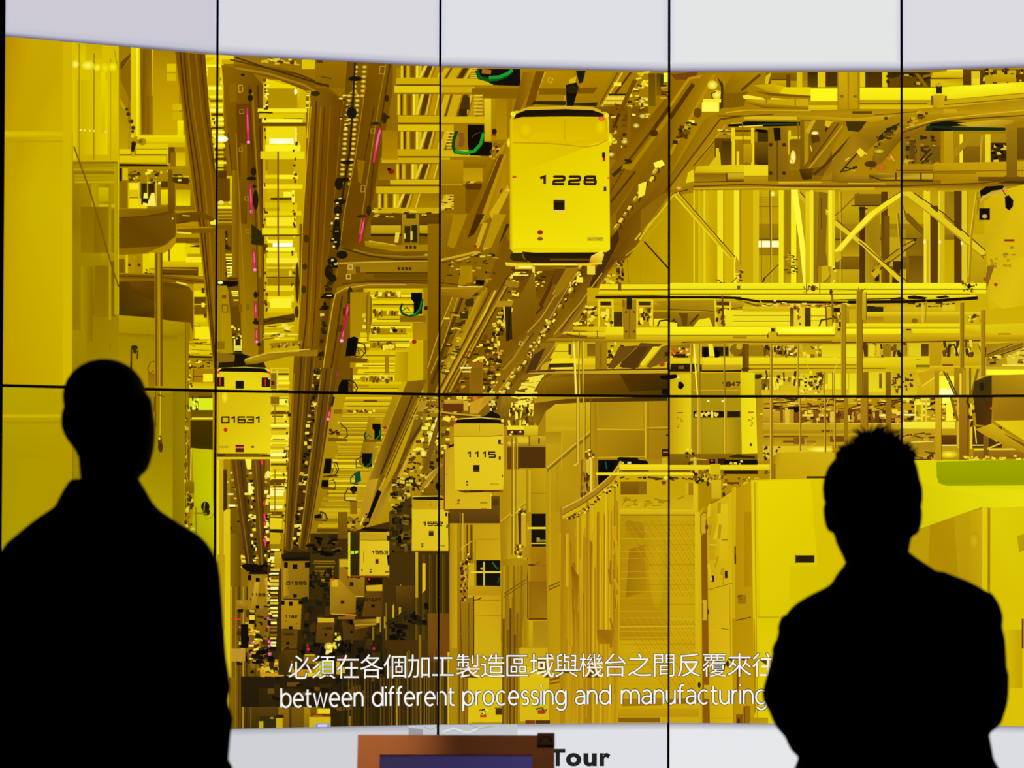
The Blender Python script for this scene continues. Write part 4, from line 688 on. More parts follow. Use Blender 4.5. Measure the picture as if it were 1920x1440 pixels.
GQ('8a6600', 1256, 330, '9a7400', 1320, 225, '9c7600', 1345, 214, 'a88204', 1360, 210, '86600a', 1300, 300, '94700c', 1256, 355); S_('a88008', 5, 1360, 218, 1300, 300, 1262, 350); S_('6c4a00', 3, 1352, 222, 1290, 304, 1256, 350); S_('c09a10', 3, 1370, 222, 1318, 290); S_('6a4a00', 2, 1340, 264, 1300, 312)
# top bays
V('8a6800', '7a5800', 1436, 137, 1500, 166); Q('d8bc08', 1436, 143, 1446, 136, 1440, 158, 1434, 158); V('c8a808', 'b89604', 1446, 150, 1474, 164); R('5c3e00', 1446, 149, 1474, 151); B('6a4a00 b08c04 d8bc08 e0c40c', 1474, 140, 1482, 165, 1482, 152, 1514, 164, 1494, 136, 1504, 165, 1533, 136, 1547, 164); V('4a3000', '5a3c00', 1548, 136, 1570, 163); V('3e2800', '6a4c00', 1514, 136, 1533, 164)
V('4a3000', '5c4000', 1622, 136, 1655, 164); B('dcc008 e0c60c', 1612, 136, 1622, 164, 1654, 136, 1663, 164); V('3a2600', '5a3c00', 1664, 136, 1745, 164); BITS('6a4c00 8a6800 c8a820 2a1c00', (1664, 140, 1745, 140, 1745, 163, 1664, 163), 30, (6, 18), (3, 7)); Q('6a4c00', 1668, 150, 1680, 145, 1720, 145, 1712, 163, 1668, 163); Q('8a6800', 1716, 138, 1722, 138, 1742, 163, 1734, 163)
GQ('dcc008', 1750, 137, 'e0c814', 1806, 131, 'c8a808', 1806, 148, 'c4a400', 1745, 150); R('7a5800', 1746, 146, 1806, 149); GQ('d8bc08', 1746, 150, 'b89400', 1806, 148, 'd0b408', 1820, 163, 'd8bc0c', 1746, 163); R('f0dc20', 1776, 131, 1806, 134); V('6a4a00', '5a3c00', 1806, 131, 1930, 160); B('d8c020 b89808 e8d018 c8a808', 1822, 134, 1838, 160, 1848, 130, 1862, 158, 1824, 148, 1838, 158, 1870, 132, 1906, 158); BITS('4a3000 3a2600 d8c020', (1840, 130, 1920, 130, 1920, 158, 1840, 160), 20, (4, 10), (4, 10)); V('c8a808', 'b89400', 1862, 140, 1905, 154)
# first long beam
GQ('c4a000', 1412, 160, 'd0b004', 1450, 158, 'd8bc08', 1480, 165, 'd0b008', 1475, 178, 'b89404', 1450, 176); Q('e4cc08', 1470, 164, 1520, 164, 1520, 180, 1484, 182, 1462, 176); V('f8f020', 'f4ec18', 1520, 166, 1570, 190); V('f4ea18', 'ece010', 1612, 165, 1750, 188); GQ('ece010', 1750, 165, 'f8f224', 1860, 158, 'ecdc10', 1925, 154, 'e8d40c', 1925, 174, 'f0e41c', 1800, 185, 'e8d810', 1750, 188)
Q('7c5a00', 1415, 172, 1450, 175, 1520, 180, 1520, 184, 1445, 180); Q('f0dc30', 1392, 180, 1400, 178, 1430, 184, 1436, 188, 1395, 186); Q('ecd830', 1446, 184, 1474, 186, 1470, 190, 1446, 190); GQ('c09c08', 1398, 188, 'caaa08', 1515, 186, 'c8a808', 1515, 200, 'b08c08', 1430, 196); Q('8a6600', 1395, 192, 1440, 200, 1515, 203, 1515, 205, 1430, 203); R('8a6800', 1490, 186, 1492, 200); R('9a7600', 1436, 184, 1438, 197)
V('b89600', 'b08c00', 1516, 190, 1570, 198); V('e0c80c', 'd0b208', 1516, 198, 1570, 207); V('b89804', 'c8a80a', 1612, 189, 1750, 198); Q('d8bc0c', 1612, 198, 1750, 198, 1750, 205, 1612, 205); R('7a5800', 1612, 194, 1740, 196); GQ('c4a40a', 1750, 190, 'd0b00c', 1925, 176, 'c8a80a', 1925, 196, 'd8bc0c', 1760, 206); S_('8a6808', 2, 1760, 198, 1925, 184); S_('e4cc14', 3, 1770, 203, 1925, 192)
GQ('cca808', 1572, 136, 'c09a04', 1608, 136, 'bc9604', 1608, 204, 'b48e04', 1572, 206); R('a88404', 1589, 137, 1592, 205); E_('8a6a08', 1578, 181, 4, 3, 7); E_('8a6a08', 1603, 181, 4, 3, 7)
GQ('c8a60c', 1752, 178, 'ceac10', 1770, 178, 'c8a410', 1772, 200, 'b8940c', 1750, 202); E_('2a1e06', 1761, 164, 6, 8, 8); R('342606', 1756, 160, 1767, 176); E_('c8a820', 1761, 160, 7, 3, 8); R('7a5a08', 1746, 180, 1751, 198); R('7a5a08', 1772, 180, 1776, 190)
# rail in front
GQ('a47e08', 1350, 214, 'a88008', 1380, 206, 'a88004', 1520, 208, 'b08800', 1700, 206, 'a88004', 1790, 200, 'b08a08', 1925, 186, 'c09c10', 1925, 212, 'b48e08', 1840, 214, 'a88204', 1740, 222, 'a47e04', 1600, 228, 'b08a08', 1440, 214, '9c7606', 1360, 226)
S_('d0ae14', 2, 1360, 212, 1400, 207, 1520, 208); S_('d4b418', 6, 1396, 221, 1494, 222); S_('7a5600', 2.5, 1346, 218, 1400, 218, 1450, 215); R('6a4a00', 1598, 209, 1635, 214); S_('6a4800', 3, 1352, 224, 1390, 218); S_('6a4800', 1.5, 1640, 216, 1720, 210); GQ('b89208', 1490, 216, 'c8a40c', 1600, 222, 'c8a20c', 1680, 216, 'b08c08', 1640, 230, 'a88408', 1500, 226); E_('5a3e08', 1661, 222, 4, 3, 7)
# second storey (y 225..350), left bay
V('a88200', '8a6600', 1360, 226, 1560, 340)
Q('16100a', 1365, 234, 1400, 228, 1500, 229, 1508, 236, 1440, 238, 1365, 238); S_('284a18', 2, 1420, 234, 1505, 232); S_('e0cc30', 2, 1370, 232, 1392, 231); S_('f0dc48', 2, 1385, 238, 1430, 236); S_('3c2a08', 3, 1350, 246, 1440, 246); BITS('c8a830 5a3c00 e8d850', (1350, 244, 1372, 244, 1372, 252, 1350, 252), 8, (6, 16), (1.5, 3))
V('6a4c04', '5c4000', 1340, 260, 1375, 312); B('e8cc10 e8cc10 e0c410 dcc010 e8d020', 1371, 240, 1378, 310, 1408, 240, 1414, 310, 1371, 256, 1412, 262, 1342, 278, 1348, 312, 1381, 284, 1386, 310); V('4c3200', '6a4c08', 1354, 265, 1372, 312); Q('d8bc14', 1328, 312, 1350, 284, 1352, 312); S_('9c7808', 2.5, 1340, 272, 1316, 306)
S_('8a6608', 2, 1392, 230, 1394, 285); V('c09a08', 'a88408', 1394, 270, 1410, 305); S_('4a3008', 2, 1415, 300, 1425, 290); V('4a3206', '3c2808', 1420, 245, 1440, 312); Q('0e0a06', 1415, 242, 1438, 244, 1438, 250, 1420, 248); V('7a5a08', '4a3408', 1415, 266, 1440, 308)
GQ('8e6c08', 1440, 240, '98740c', 1475, 240, '8a660a', 1477, 340, '80600a', 1440, 340); R('6a4c08', 1456, 262, 1459, 340); Q('1c1608', 1450, 240, 1463, 240, 1464, 264, 1452, 265)
for x, y in ((1445, 272), (1470, 272), (1445, 325), (1470, 325)): E_('4c3608', x, y, 4, 4, 7)
B('e0c414 dcc014', 1478, 245, 1483, 290, 1478, 256, 1500, 261); V('7e5c08', '9a740a', 1480, 262, 1500, 320); S_('8a6408', 2.5, 1496, 230, 1498, 290); GL('fffcb0', 'e8cc28', 1487, 295, 5, 13); GL('fff8a0', 'c8a420', 1483, 303, 3, 5)
V('8a6a0c', '7a5808', 1500, 225, 1560, 330); Q('b08c0c', 1508, 228, 1524, 228, 1516, 250, 1516, 310, 1508, 320); Q('c8a414', 1522, 226, 1530, 226, 1516, 252, 1510, 246); GL('fffcc0', 'f0dc50', 1528, 250, 7, 3); Q('5c420a', 1520, 255, 1534, 253, 1538, 265, 1522, 270); S_('e0c430', 2, 1519, 273, 1522, 284); E_('503606', 1550, 244, 4, 5, 7); Q('d8b814', 1548, 226, 1562, 228, 1556, 240, 1546, 236)
GQ('8e6a0a', 1560, 230, 'a07a0c', 1590, 228, '9c7608', 1545, 310, '86620a', 1505, 322, '7a5606', 1508, 312); S_('5c3e06', 5, 1595, 258, 1545, 312, 1525, 328); S_('bc960f', 3, 1580, 236, 1530, 300, 1515, 318); S_('6a4a06', 3, 1572, 232, 1520, 305); S_('a8820e', 6, 1610, 260, 1560, 318)
GQ('5a3e06', 1498, 318, '6a4c0a', 1525, 316, '4a3006', 1522, 336, '3c2806', 1505, 338)
GQ('a07a0a', 1600, 248, 'a8840c', 1645, 230, 'a07a0a', 1680, 232, '8a660a', 1640, 270, 'a8820e', 1600, 310, '9c760a', 1562, 338, 'a47e0c', 1540, 338, '94700a', 1545, 325); E_('4a3206', 1604, 238, 14, 9, 9)
Q('4a3206', 1585, 228, 1625, 228, 1610, 248, 1590, 246); GQ('9c760c', 1560, 318, 'b08a10', 1600, 326, '8e6a0c', 1680, 340, '7a580a', 1600, 345, '86620c', 1560, 342)
S_('4a3008', 3, 1575, 324, 1605, 290, 1610, 285); Q('e8d020', 1605, 285, 1612, 278, 1622, 288, 1614, 296); S_('f0dc40', 1.5, 1614, 280, 1625, 290); S_('d8b830', 3, 1585, 302, 1592, 296); Q('caa81a', 1590, 320, 1600, 312, 1604, 322); BITS('5a3c06 3a2604', (1585, 314, 1612, 312, 1610, 324, 1580, 324), 6, (8, 16), (2, 4))
# curved rail in front, right bay
V('8e6a08', '8a6808', 1692, 236, 1765, 345)
GQ('9a7408', 1640, 276, 'a07a0a', 1700, 238, 'b08a0a', 1760, 222, 'b8920c', 1925, 206, 'b48e10', 1925, 222, 'a47e08', 1800, 224, '9c760a', 1740, 236, '80600a', 1690, 262, '8a680a', 1650, 310, '7a580a', 1630, 320)
S_('d4b420', 2, 1700, 240, 1760, 224, 1830, 216, 1925, 207); S_('6a4a04', 2.5, 1690, 250, 1750, 230, 1830, 222, 1925, 217); Q('3a2a06', 1648, 256, 1665, 240, 1688, 230, 1680, 245, 1655, 262, 1644, 266); BITS('2c2006 6a4c08 8a6808', (1640, 250, 1690, 230, 1670, 262, 1640, 278), 20, (4, 12), (3, 7)); BITS('4a3408 6a4c08 c8a41c', (1710, 210, 1745, 208, 1715, 234, 1700, 240), 12, (6, 12), (4, 8)); R('c8a40f', 1770, 205, 1795, 212)
GL('c8d040', 'a8900c', 1648, 284, 9, 4); GL('d86828', 'a07408', 1652, 314, 10, 7); GL('e08838', 'a07408', 1668, 298, 8, 5); E_('5a3c08', 1632, 308, 12, 6, 8); S_('e8c440', 2, 1676, 302, 1670, 292)
Q('14160a', 1745, 232, 1775, 227, 1810, 230, 1822, 235, 1780, 238, 1742, 238); Q('1c3414', 1738, 236, 1790, 238, 1890, 240, 1890, 246, 1790, 246, 1736, 246); Q('141008', 1750, 240, 1785, 243, 1784, 247, 1746, 246); GQ('c8a61a', 1795, 232, 'caa81c', 1870, 224, 'b8941a', 1904, 226, 'a8840f', 1890, 238, 'c8a81c', 1820, 238); S_('4a3006', 4, 1800, 252, 1890, 251)
V('c09c0c', 'b8920a', 1771, 246, 1788, 308); V('8a680a', '7a5a08', 1700, 256, 1760, 310); BITS('3c2a06 5a3e08 c8a820 a8840c', (1700, 258, 1762, 256, 1760, 306, 1700, 308), 40, (5, 16), (3, 8)); B('7a5a0c 8a680c 6a4c0a', 1745, 274, 1763, 304, 1720, 270, 1727, 308, 1706, 262, 1716, 300); S_('3c2806', 3, 1726, 302, 1745, 280); S_('3c2806', 3, 1728, 308, 1748, 288); Q('c8a820', 1694, 306, 1700, 296, 1704, 308)
V('a8860c', '98740a', 1790, 250, 1930, 308); B('f0dc20 e8d018 4a3408', 1800, 252, 1806, 306, 1848, 252, 1858, 306, 1858, 268, 1890, 306); S_('c09c10', 4, 1842, 254, 1838, 306); V('8a680c', '7a5a08', 1806, 275, 1838, 306); Q('a8840c', 1788, 300, 1790, 280, 1825, 252, 1832, 254); BITS('1c1408 2a2006 d8bc30', (1858, 272, 1890, 272, 1888, 304, 1858, 304), 18, (5, 12), (4, 9))
# second long beam
V('b08c08', 'a47e08', 1690, 308, 1752, 322); GQ('c09a08', 1752, 306, 'c4a00a', 1925, 303, 'b89208', 1925, 340, 'a47e04', 1752, 338); S_('8a6606', 2, 1752, 322, 1925, 320); R('8a680a', 1752, 324, 1830, 326); GQ('8a6608', 1628, 328, 'b89418', 1648, 325, 'd8bc24', 1680, 327, 'd8bc28', 1726, 326, 'c8a81c', 1750, 326, 'c4a418', 1750, 336, 'b8961a', 1660, 336, '705008', 1630, 336); S_('4a3206', 2.5, 1630, 330, 1650, 338, 1750, 340); R('5a3e06', 1678, 324, 1681, 338); R('5a3e06', 1726, 324, 1729, 338); R('6a4a06', 1680, 319, 1750, 321)
V('9c780c', '80600c', 1888, 240, 1908, 330); Q('a07a0c', 1886, 236, 1925, 226, 1925, 242, 1886, 246); V('7a5a0a', '6a4c08', 1908, 240, 1930, 300); V('8a680a', '7a5a08', 1884, 330, 1912, 345)
# left bay lower beam
GQ('d8bc0c', 1306, 312, 'dcc40c', 1395, 309, 'dcc40c', 1395, 324, 'caa80a', 1302, 324); Q('e8d018', 1395, 310, 1440, 310, 1440, 330, 1395, 330); Q('e0c814', 1300, 318, 1302, 340, 1286, 344, 1290, 324); V('8a660a', 'a07c0c', 1302, 326, 1362, 340); V('d0b020', 'b8960f', 1364, 325, 1395, 336); V('b8940c', 'a88408', 1395, 331, 1440, 344); R('6a4a06', 1361, 326, 1364, 340); S_('5c3e06', 2, 1302, 342, 1394, 340)
# rail along y 340..360
GQ('9c760a', 1256, 356, 'a88208', 1300, 346, 'ac8408', 1400, 344, 'a47c08', 1560, 343, 'a88208', 1760, 345, '9a740a', 1925, 335, '86620a', 1925, 346, 'b08a0a', 1830, 356, 'ac8608', 1640, 358, 'b48e08', 1420, 356, 'a88208', 1310, 360, '8e6a08', 1256, 370)
S_('6a4806', 2.5, 1300, 350, 1400, 346, 1470, 349, 1560, 350, 1700, 349, 1840, 344, 1925, 334); S_('c8a61c', 3, 1300, 354, 1420, 352, 1560, 354, 1640, 353); S_('5a3e06', 2, 1256, 365, 1290, 356); GL('e8cc50', 'a8840c', 1273, 353, 6, 4); R('c8a41a', 1576, 355, 1640, 359); R('b8940f', 1640, 353, 1755, 358); S_('d0b020', 3, 1460, 343, 1540, 342); S_('d0b01c', 2, 1590, 344, 1660, 345)
Q('4a3206', 1886, 340, 1925, 336, 1925, 345, 1870, 344); V('7a580a', '6a4c08', 1835, 332, 1925, 340)
# --- third storey: wall, posts and braces y 355..535
GQ('b08c00', 1256, 368, 'c0a000', 1300, 362, 'c0a000', 1300, 532, 'bc9c00', 1256, 532)
GQ('8a6604', 1256, 360, 'b8940c', 1262, 362, '94700a', 1215, 420, '80600a', 1200, 425)
Q('8e6a06', 1200, 440, 1200, 395, 1245, 362, 1256, 362); S_('d8bc14', 3, 1265, 364, 1215, 425, 1198, 450)
V('c8aa04', 'cfb208', 1300, 358, 1345, 532)
for x0, x1, c in ((1300, 1303, 'dcc410'), (1310, 1312, 'd8be0c'), (1319, 1323, 'e0ca14'), (1325, 1327, 'd0b408'), (1303, 1309, 'bc9c00'), (1328, 1345, 'c4a604'), (1345, 1356, 'eadA18'), (1356, 1358, '9a7c00'), (1358, 1376, 'ccb004'), (1376, 1386, 'f0e020'), (1387, 1390, 'a48400'), (1390, 1412, 'c4a404'), (1412, 1423, 'd4ba10')): R(c, x0, 357, x1, 532)
GQ('caac04', 1328, 357, 'c4a604', 1345, 357, 'bc9c00', 1345, 532, 'caac04', 1328, 532)
Q('d4ba10', 1262, 366, 1272, 360, 1378, 480, 1376, 490, 1366, 480); S_('6a4c00', 2, 1273, 362, 1378, 482); S_('e4cc20', 2, 1264, 366, 1368, 484); S_('bc9c00', 3, 1268, 364, 1372, 482)
V('c8a80a', 'a88606', 1423, 357, 1560, 420); V('b4940a', 'bc9a08', 1423, 372, 1462, 420); V('a08006', '967606', 1423, 420, 1560, 450); V('ac8c06', 'c0a008', 1423, 462, 1545, 532); V('9a7c04', 'a08004', 1423, 464, 1462, 478); R('b89a08', 1423, 480, 1462, 530)
S_('5a3c06', 1.5, 1423, 449, 1700, 448); S_('7a5c06', 1, 1423, 370, 1460, 370); S_('7a5c06', 1, 1423, 388, 1460, 388); S_('8a6a06', 1, 1423, 478, 1462, 478)
R('ffffb0', 1422, 452, 1483, 464); H('fff8a0', 'fffff0', 1422, 453, 1450, 463); S_('8a7010', 1, 1428, 452, 1428, 464); S_('d8c840', 1, 1446, 452, 1446, 464)
S_('8a680a', 1.2, 1427, 360, 1428, 530); S_('7a5a08', 2, 1443, 357, 1446, 530); S_('d0b420', 1.5, 1446, 357, 1447, 530); S_('6a4c06', 2, 1430, 525, 1460, 496); S_('4c3406', 3, 1434, 520, 1430, 530)
for x0, x1, c in ((1460, 1469, 'eadc18'), (1469, 1471, 'b8980c'), (1471, 1484, '9c7c08'), (1483, 1493, 'f0e41c'), (1493, 1496, 'a8880a')): R(c, x0, 357, x1, 531)
BITS('5a4208 c8a820 4a3206 7a5c08 a8880c', (1472, 470, 1500, 480, 1500, 515, 1472, 515), 34, (3, 10), (1.5, 4)); V('b08e08', 'bc9c0a', 1472, 514, 1483, 531); V('c4a20a', 'b49208', 1496, 360, 1560, 531)
Q('f8f048', 1483, 356, 1497, 356, 1514, 500, 1518, 531, 1506, 531, 1498, 450); S_('b89c14', 1.5, 1496, 357, 1518, 520); Q('d0b41c', 1498, 358, 1508, 368, 1508, 380, 1496, 368); S_('6a4a08', 2, 1500, 360, 1510, 372); GL('fff8a0', 'e0cc20', 1449, 364, 4, 5); V('e0c814', 'd0b40f', 1510, 360, 1520, 531); R('eedc20', 1518, 357, 1525, 531); R('a48210', 1525, 357, 1528, 520)
GQ('9a7a0a', 1528, 360, 'b8960c', 1545, 360, 'a8880c', 1540, 440, 'b4940f', 1536, 531, '8a6a0a', 1525, 531); Q('8a6a0c', 1535, 360, 1552, 362, 1548, 470, 1552, 500, 1540, 531, 1530, 531); S_('6a4a08', 2, 1540, 372, 1540, 430); Q('d0b420', 1548, 392, 1560, 402, 1560, 412, 1548, 402); S_('f4e440', 2, 1550, 395, 1560, 405)
R('a88a0c', 1534, 500, 1556, 531); Q('caaa14', 1540, 500, 1552, 498, 1556, 520, 1540, 531); R('f0e020', 1553, 357, 1560, 500); R('dcc818', 1560, 357, 1565, 500); Q('c8a820', 1556, 500, 1566, 500, 1564, 545, 1558, 540); BITS('5a3c0a 3a280a fff088', (1556, 498, 1568, 498, 1566, 540, 1558, 540), 12, (4, 8), (3, 6))
Q('c09c14', 1380, 480, 1390, 500, 1392, 540, 1382, 540, 1378, 500); BITS('4a320a fff090 6a4a10', (1380, 500, 1392, 500, 1390, 540, 1384, 540), 12, (4, 8), (3, 6)); S_('8a6a10', 2, 1372, 530, 1382, 520); S_('8a6a10', 2, 1545, 530, 1558, 516); BITS('6a4a10 d8bc20', (1346, 525, 1358, 525, 1358, 532, 1346, 532), 4, (5, 10), (2, 4))
# the room behind the X
V('b89608', 'c4a40c', 1565, 357, 1800, 405); V('a48208', '8c6c08', 1565, 420, 1800, 450); V('9a7a08', 'b8980a', 1565, 450, 1660, 480); V('8a6808', '7a5a06', 1565, 481, 1700, 505); V('c0a00c', 'b8980c', 1568, 505, 1612, 531); V('bca008', 'ac8e08', 1568, 388, 1610, 420)
V('86660a', '7e5e08', 1602, 364, 1660, 386); R('4a300a', 1596, 385, 1650, 387.5); V('a88a0a', 'a0800a', 1660, 430, 1700, 470); S_('4c3208', 1.5, 1565, 449, 1730, 448); S_('5a3c08', 1.5, 1570, 504, 1640, 504)
S_('8a6810', 2.5, 1610, 362, 1580, 392, 1565, 405); S_('d8be14', 1.5, 1574, 360, 1576, 450, 1575, 530); S_('8a6c10', 1.2, 1577, 360, 1579, 530)
V('4e340a', '5a3e0a', 1611, 388, 1622, 531); S_('3a2608', 2, 1610, 392, 1627, 392); V('5c3e08', '7a5808', 1652, 360, 1664, 531); R('c0a00c', 1664, 445, 1690, 500); V('7a5a0a', '6a4c08', 1658, 405, 1668, 531)
GQ('a0800a', 1622, 400, 'a8880c', 1650, 400, '98780a', 1650, 531, 'b4960c', 1622, 531); GQ('8e6e08', 1700, 460, '80600a', 1735, 440, '94740a', 1735, 531, '7a5a08', 1700, 531); V('705208', '86660a', 1705, 480, 1732, 531)
S_('b8960c', 7, 1715, 452, 1680, 475, 1650, 497, 1640, 506); S_('5a3e08', 2, 1718, 448, 1680, 470, 1645, 498); S_('5a3e08', 2, 1718, 456, 1684, 480, 1650, 506); B('3c2a08 2a1e08', 1674, 490, 1684, 500, 1640, 514, 1648, 528); Q('c8aa14', 1632, 512, 1648, 502, 1650, 512, 1640, 522); S_('4a320a', 2.5, 1635, 510, 1640, 505); E_('3a2608', 1716, 450, 3, 3, 7); Q('4a340c', 1675, 490, 1690, 490, 1685, 531, 1672, 531)
GQ('7a5a08', 1692, 380, '8a6a0c', 1700, 400, '8a6a0c', 1734, 435, '7a5a08', 1734, 445, '6a4c08', 1700, 412); S_('7e5e0c', 9, 1700, 402, 1735, 438); V('7a5c0a', 'a8880c', 1740, 386, 1760, 531); S_('c8aa1c', 2, 1680, 400, 1688, 470, 1696, 531); S_('8a6a10', 3, 1684, 400, 1692, 500)
V('c8ac0c', 'b49408', 1800, 440, 1850, 531); GQ('a0800a', 1770, 360, '8a6a08', 1800, 360, 'a4840c', 1800, 440, '9c7c0a', 1770, 440)
for x0, x1, y0, c in ((1733, 1738, 358, 'f0dc28'), (1738, 1742, 358, 'c8a814'), (1742, 1745, 358, 'dcc420'), (1746, 1759, 386, '60420c'), (1760, 1764, 358, 'e0cc1c'), (1764, 1772, 358, 'cfb414'), (1790, 1804, 358, '5e400c'), (1804, 1814, 358, 'dcc41c'), (1814, 1816, 358, 'a8880f')): R(c, x0, y0, x1, 531)
V('e8d01c', 'd8bc14', 1734, 360, 1743, 450); GL('fff8a0', 'e8d030', 1735, 454, 3, 6); GL('fff8a0', 'd8c030', 1763, 454, 3, 6); GL('fff8a0', 'd8c030', 1805, 456, 3, 6)
S_('f0de1c', 9, 1694, 360, 1630, 405, 1600, 437, 1568, 474); S_('c8a614', 2, 1698, 366, 1640, 406, 1604, 440, 1572, 478); S_('5a3c08', 1.5, 1688, 360, 1650, 384)
S_('dcc41c', 8, 1565, 418, 1620, 460, 1690, 528); S_('6a4a08', 2, 1568, 412, 1600, 440); S_('6a4a08', 2.2, 1610, 452, 1660, 495, 1702, 528); S_('f4e230', 8.5, 1640, 398, 1600, 437, 1568, 473)
Q('c8aa18', 1564, 475, 1575, 470, 1578, 485, 1570, 492, 1564, 490)
GQ('d8bc18', 1696, 360, 'e0c81c', 1710, 360, 'd8c01c', 1848, 470, 'c8aa1c', 1846, 480, 'd8bc18', 1690, 362); S_('dcc41c', 9, 1700, 362, 1760, 405, 1846, 476); S_('5a3c08', 2, 1714, 362, 1770, 400, 1848, 470); S_('b8961a', 2, 1700, 368, 1755, 410, 1842, 482); S_('7a5a10', 2, 1850, 478, 1842, 480, 1846, 486)
S_('a8880f', 5, 1834, 360, 1822, 440, 1818, 528); S_('d8c01c', 2, 1831, 360, 1820, 440, 1816, 520)
# carrier cut by the right edge
GQ('cfae08', 1846, 378, 'd8b80c', 1870, 360, 'd8ba0c', 1925, 345, 'd0b008', 1925, 572, 'd4b60c', 1856, 580, 'ceae0c', 1850, 540, 'd0b00c', 1853, 495, 'c8a80c', 1847, 460); GQ('d0b00c', 1860, 500, 'd8bc0c', 1925, 480, 'd4b408', 1925, 572, 'd8bc10', 1880, 580, 'd4b60f', 1856, 560)
Q('14100a', 1838, 358, 1850, 350, 1882, 348, 1884, 355, 1862, 358, 1848, 366, 1840, 372); Q('c8a850', 1842, 368, 1880, 356, 1882, 360, 1850, 370, 1838, 380); GL('ff7868', 'c8a020', 1885, 356, 5, 4); Q('140f08', 1885, 370, 1892, 366, 1901, 376, 1900, 388, 1893, 395, 1886, 390); S_('6a4a10', 2, 1880, 356, 1888, 368)
R('1a1008', 1837, 391, 1857, 413); E_('c8a060', 1847, 406, 5, 4, 8); Q('a4800f', 1830, 372, 1838, 370, 1836, 395, 1828, 412); S_('c09c14', 3, 1832, 375, 1828, 440); S_('983010', 4, 1884, 451, 1903, 451); BITS('b8920c a47e10', (1884, 460, 1902, 460, 1902, 500, 1884, 500), 8, (4, 10), (3, 8)); BITS('a88c14', (1852, 480, 1870, 478, 1868, 500, 1852, 505), 8, (4, 8), (3, 7)); E_('a84818', 1848, 524, 4, 4, 7); E_('a84818', 1868, 534, 4, 3.5, 7); Q('8a6a14', 1852, 500, 1866, 498, 1850, 545, 1848, 530)
# fourth: long double beam y 530..560 and cables
V('ece41c', 'eadc14', 1256, 531, 1850, 542); R('9a7c04', 1256, 542, 1850, 544); V('f0e818', 'e4d00c', 1256, 544, 1850, 551); V('d8bc0c', 'e4cc14', 1256, 552, 1560, 563); R('8a6a06', 1256, 551, 1820, 552.5); V('f0e41c', 'dcc814', 1370, 553, 1620, 563); V('ece01c', 'd8c010', 1615, 553, 1830, 561); R('f0e61c', 1660, 532, 1850, 540); S_('8a6a0c', 1.5, 1560, 546, 1620, 545)
BITS('6a4c0c c8a820 8a6a10 fff8a0', (1508, 536, 1536, 536, 1536, 550, 1508, 550), 18, (3, 7), (3, 6)); E_('5a3e0a', 1524, 541, 4, 6, 8); S_('8a6a14', 2, 1512, 532, 1512, 552); S_('8a6a14', 2, 1537, 532, 1537, 552); BITS('6a4c0c 3a280a c8a820 8a6a10', (1805, 528, 1835, 528, 1835, 548, 1805, 548), 20, (3, 7), (3, 6)); E_('2a1e0a', 1818, 537, 4, 5, 8); BITS('8a6a0c', (1606, 540, 1622, 540, 1622, 545, 1606, 545), 5, (2, 3), (2, 3))
E_('5a3e0c', 1558, 548, 3, 6, 8); S_('a88a14', 3, 1354, 552, 1354, 620); B('7a5c0c', 1382, 536, 1388, 544)
V('c8a80a', 'b8960a', 1256, 562, 1395, 575); S_('1c1206', 4.5, 1256, 558, 1330, 558, 1376, 559, 1400, 562, 1425, 566); S_('2a1c06', 2, 1330, 556, 1390, 558); GQ('2a1a06', 1425, 563, '1c1206', 1480, 564, '1c1206', 1600, 566, '24180a', 1600, 570, '1c1206', 1480, 569, '2a1c08', 1430, 568); S_('1c1006', 6, 1590, 567, 1700, 566, 1760, 564, 1834, 559); S_('4a3008', 2, 1560, 563, 1680, 560); Q('2c1e06', 1668, 560, 1690, 557, 1700, 562, 1670, 563); Q('1e1606', 1702, 556, 1715, 554, 1740, 558, 1735, 562, 1705, 561); Q('241a06', 1755, 557, 1775, 554, 1782, 558, 1760, 560)
S_('8a640c', 1.5, 1380, 562, 1410, 572, 1440, 574); S_('c88c28', 4, 1430, 573, 1500, 573, 1590, 572); S_('5a3a0a', 1.5, 1396, 566, 1430, 576, 1480, 576); BITS('8a5a14 e8c850 6a440c fff0a0', (1420, 568, 1600, 570, 1600, 578, 1420, 578), 60, (4, 12), (1.5, 4)); Q('fff8a0', 1432, 580, 1440, 576, 1438, 580, 1434, 583); E_('f8f090', 1453, 564, 3, 1.5, 7); S_('c8a01c', 3, 1600, 573, 1700, 571, 1740, 568); S_('4a300a', 3, 1620, 576, 1660, 577)
GQ('a8880a', 1225, 565, 'b0900c', 1340, 562, 'b8980f', 1395, 570, 'a8860c', 1392, 582, '98760a', 1256, 584); S_('6a4c08', 1.5, 1256, 580, 1340, 584, 1392, 576)
V('9a7a0c', '80600a', 1256, 585, 1340, 612); S_('e4cc1c', 3, 1340, 562, 1344, 612); S_('e4cc1c', 3, 1369, 565, 1369, 612); S_('e4cc1c', 4, 1340, 574, 1372, 576); R('5a3e0a', 1344, 566, 1368, 573); BITS('5a3e0a 3a2808 fff070 c8a820', (1344, 580, 1368, 580, 1368, 610, 1344, 610), 18, (3, 8), (4, 12)); S_('6a480c', 3.5, 1354, 556, 1357, 612)
Q('6a4c0c', 1275, 588, 1290, 588, 1288, 612, 1280, 612); S_('6a4c0c', 5, 1274, 588, 1286, 600); S_('5a400c', 4, 1310, 590, 1294, 608); S_('4a320a', 3, 1256, 606, 1264, 600, 1272, 612); Q('f0e020', 1256, 604, 1270, 606, 1270, 613, 1256, 613); Q('ecd818', 1310, 600, 1330, 596, 1336, 612, 1300, 612)
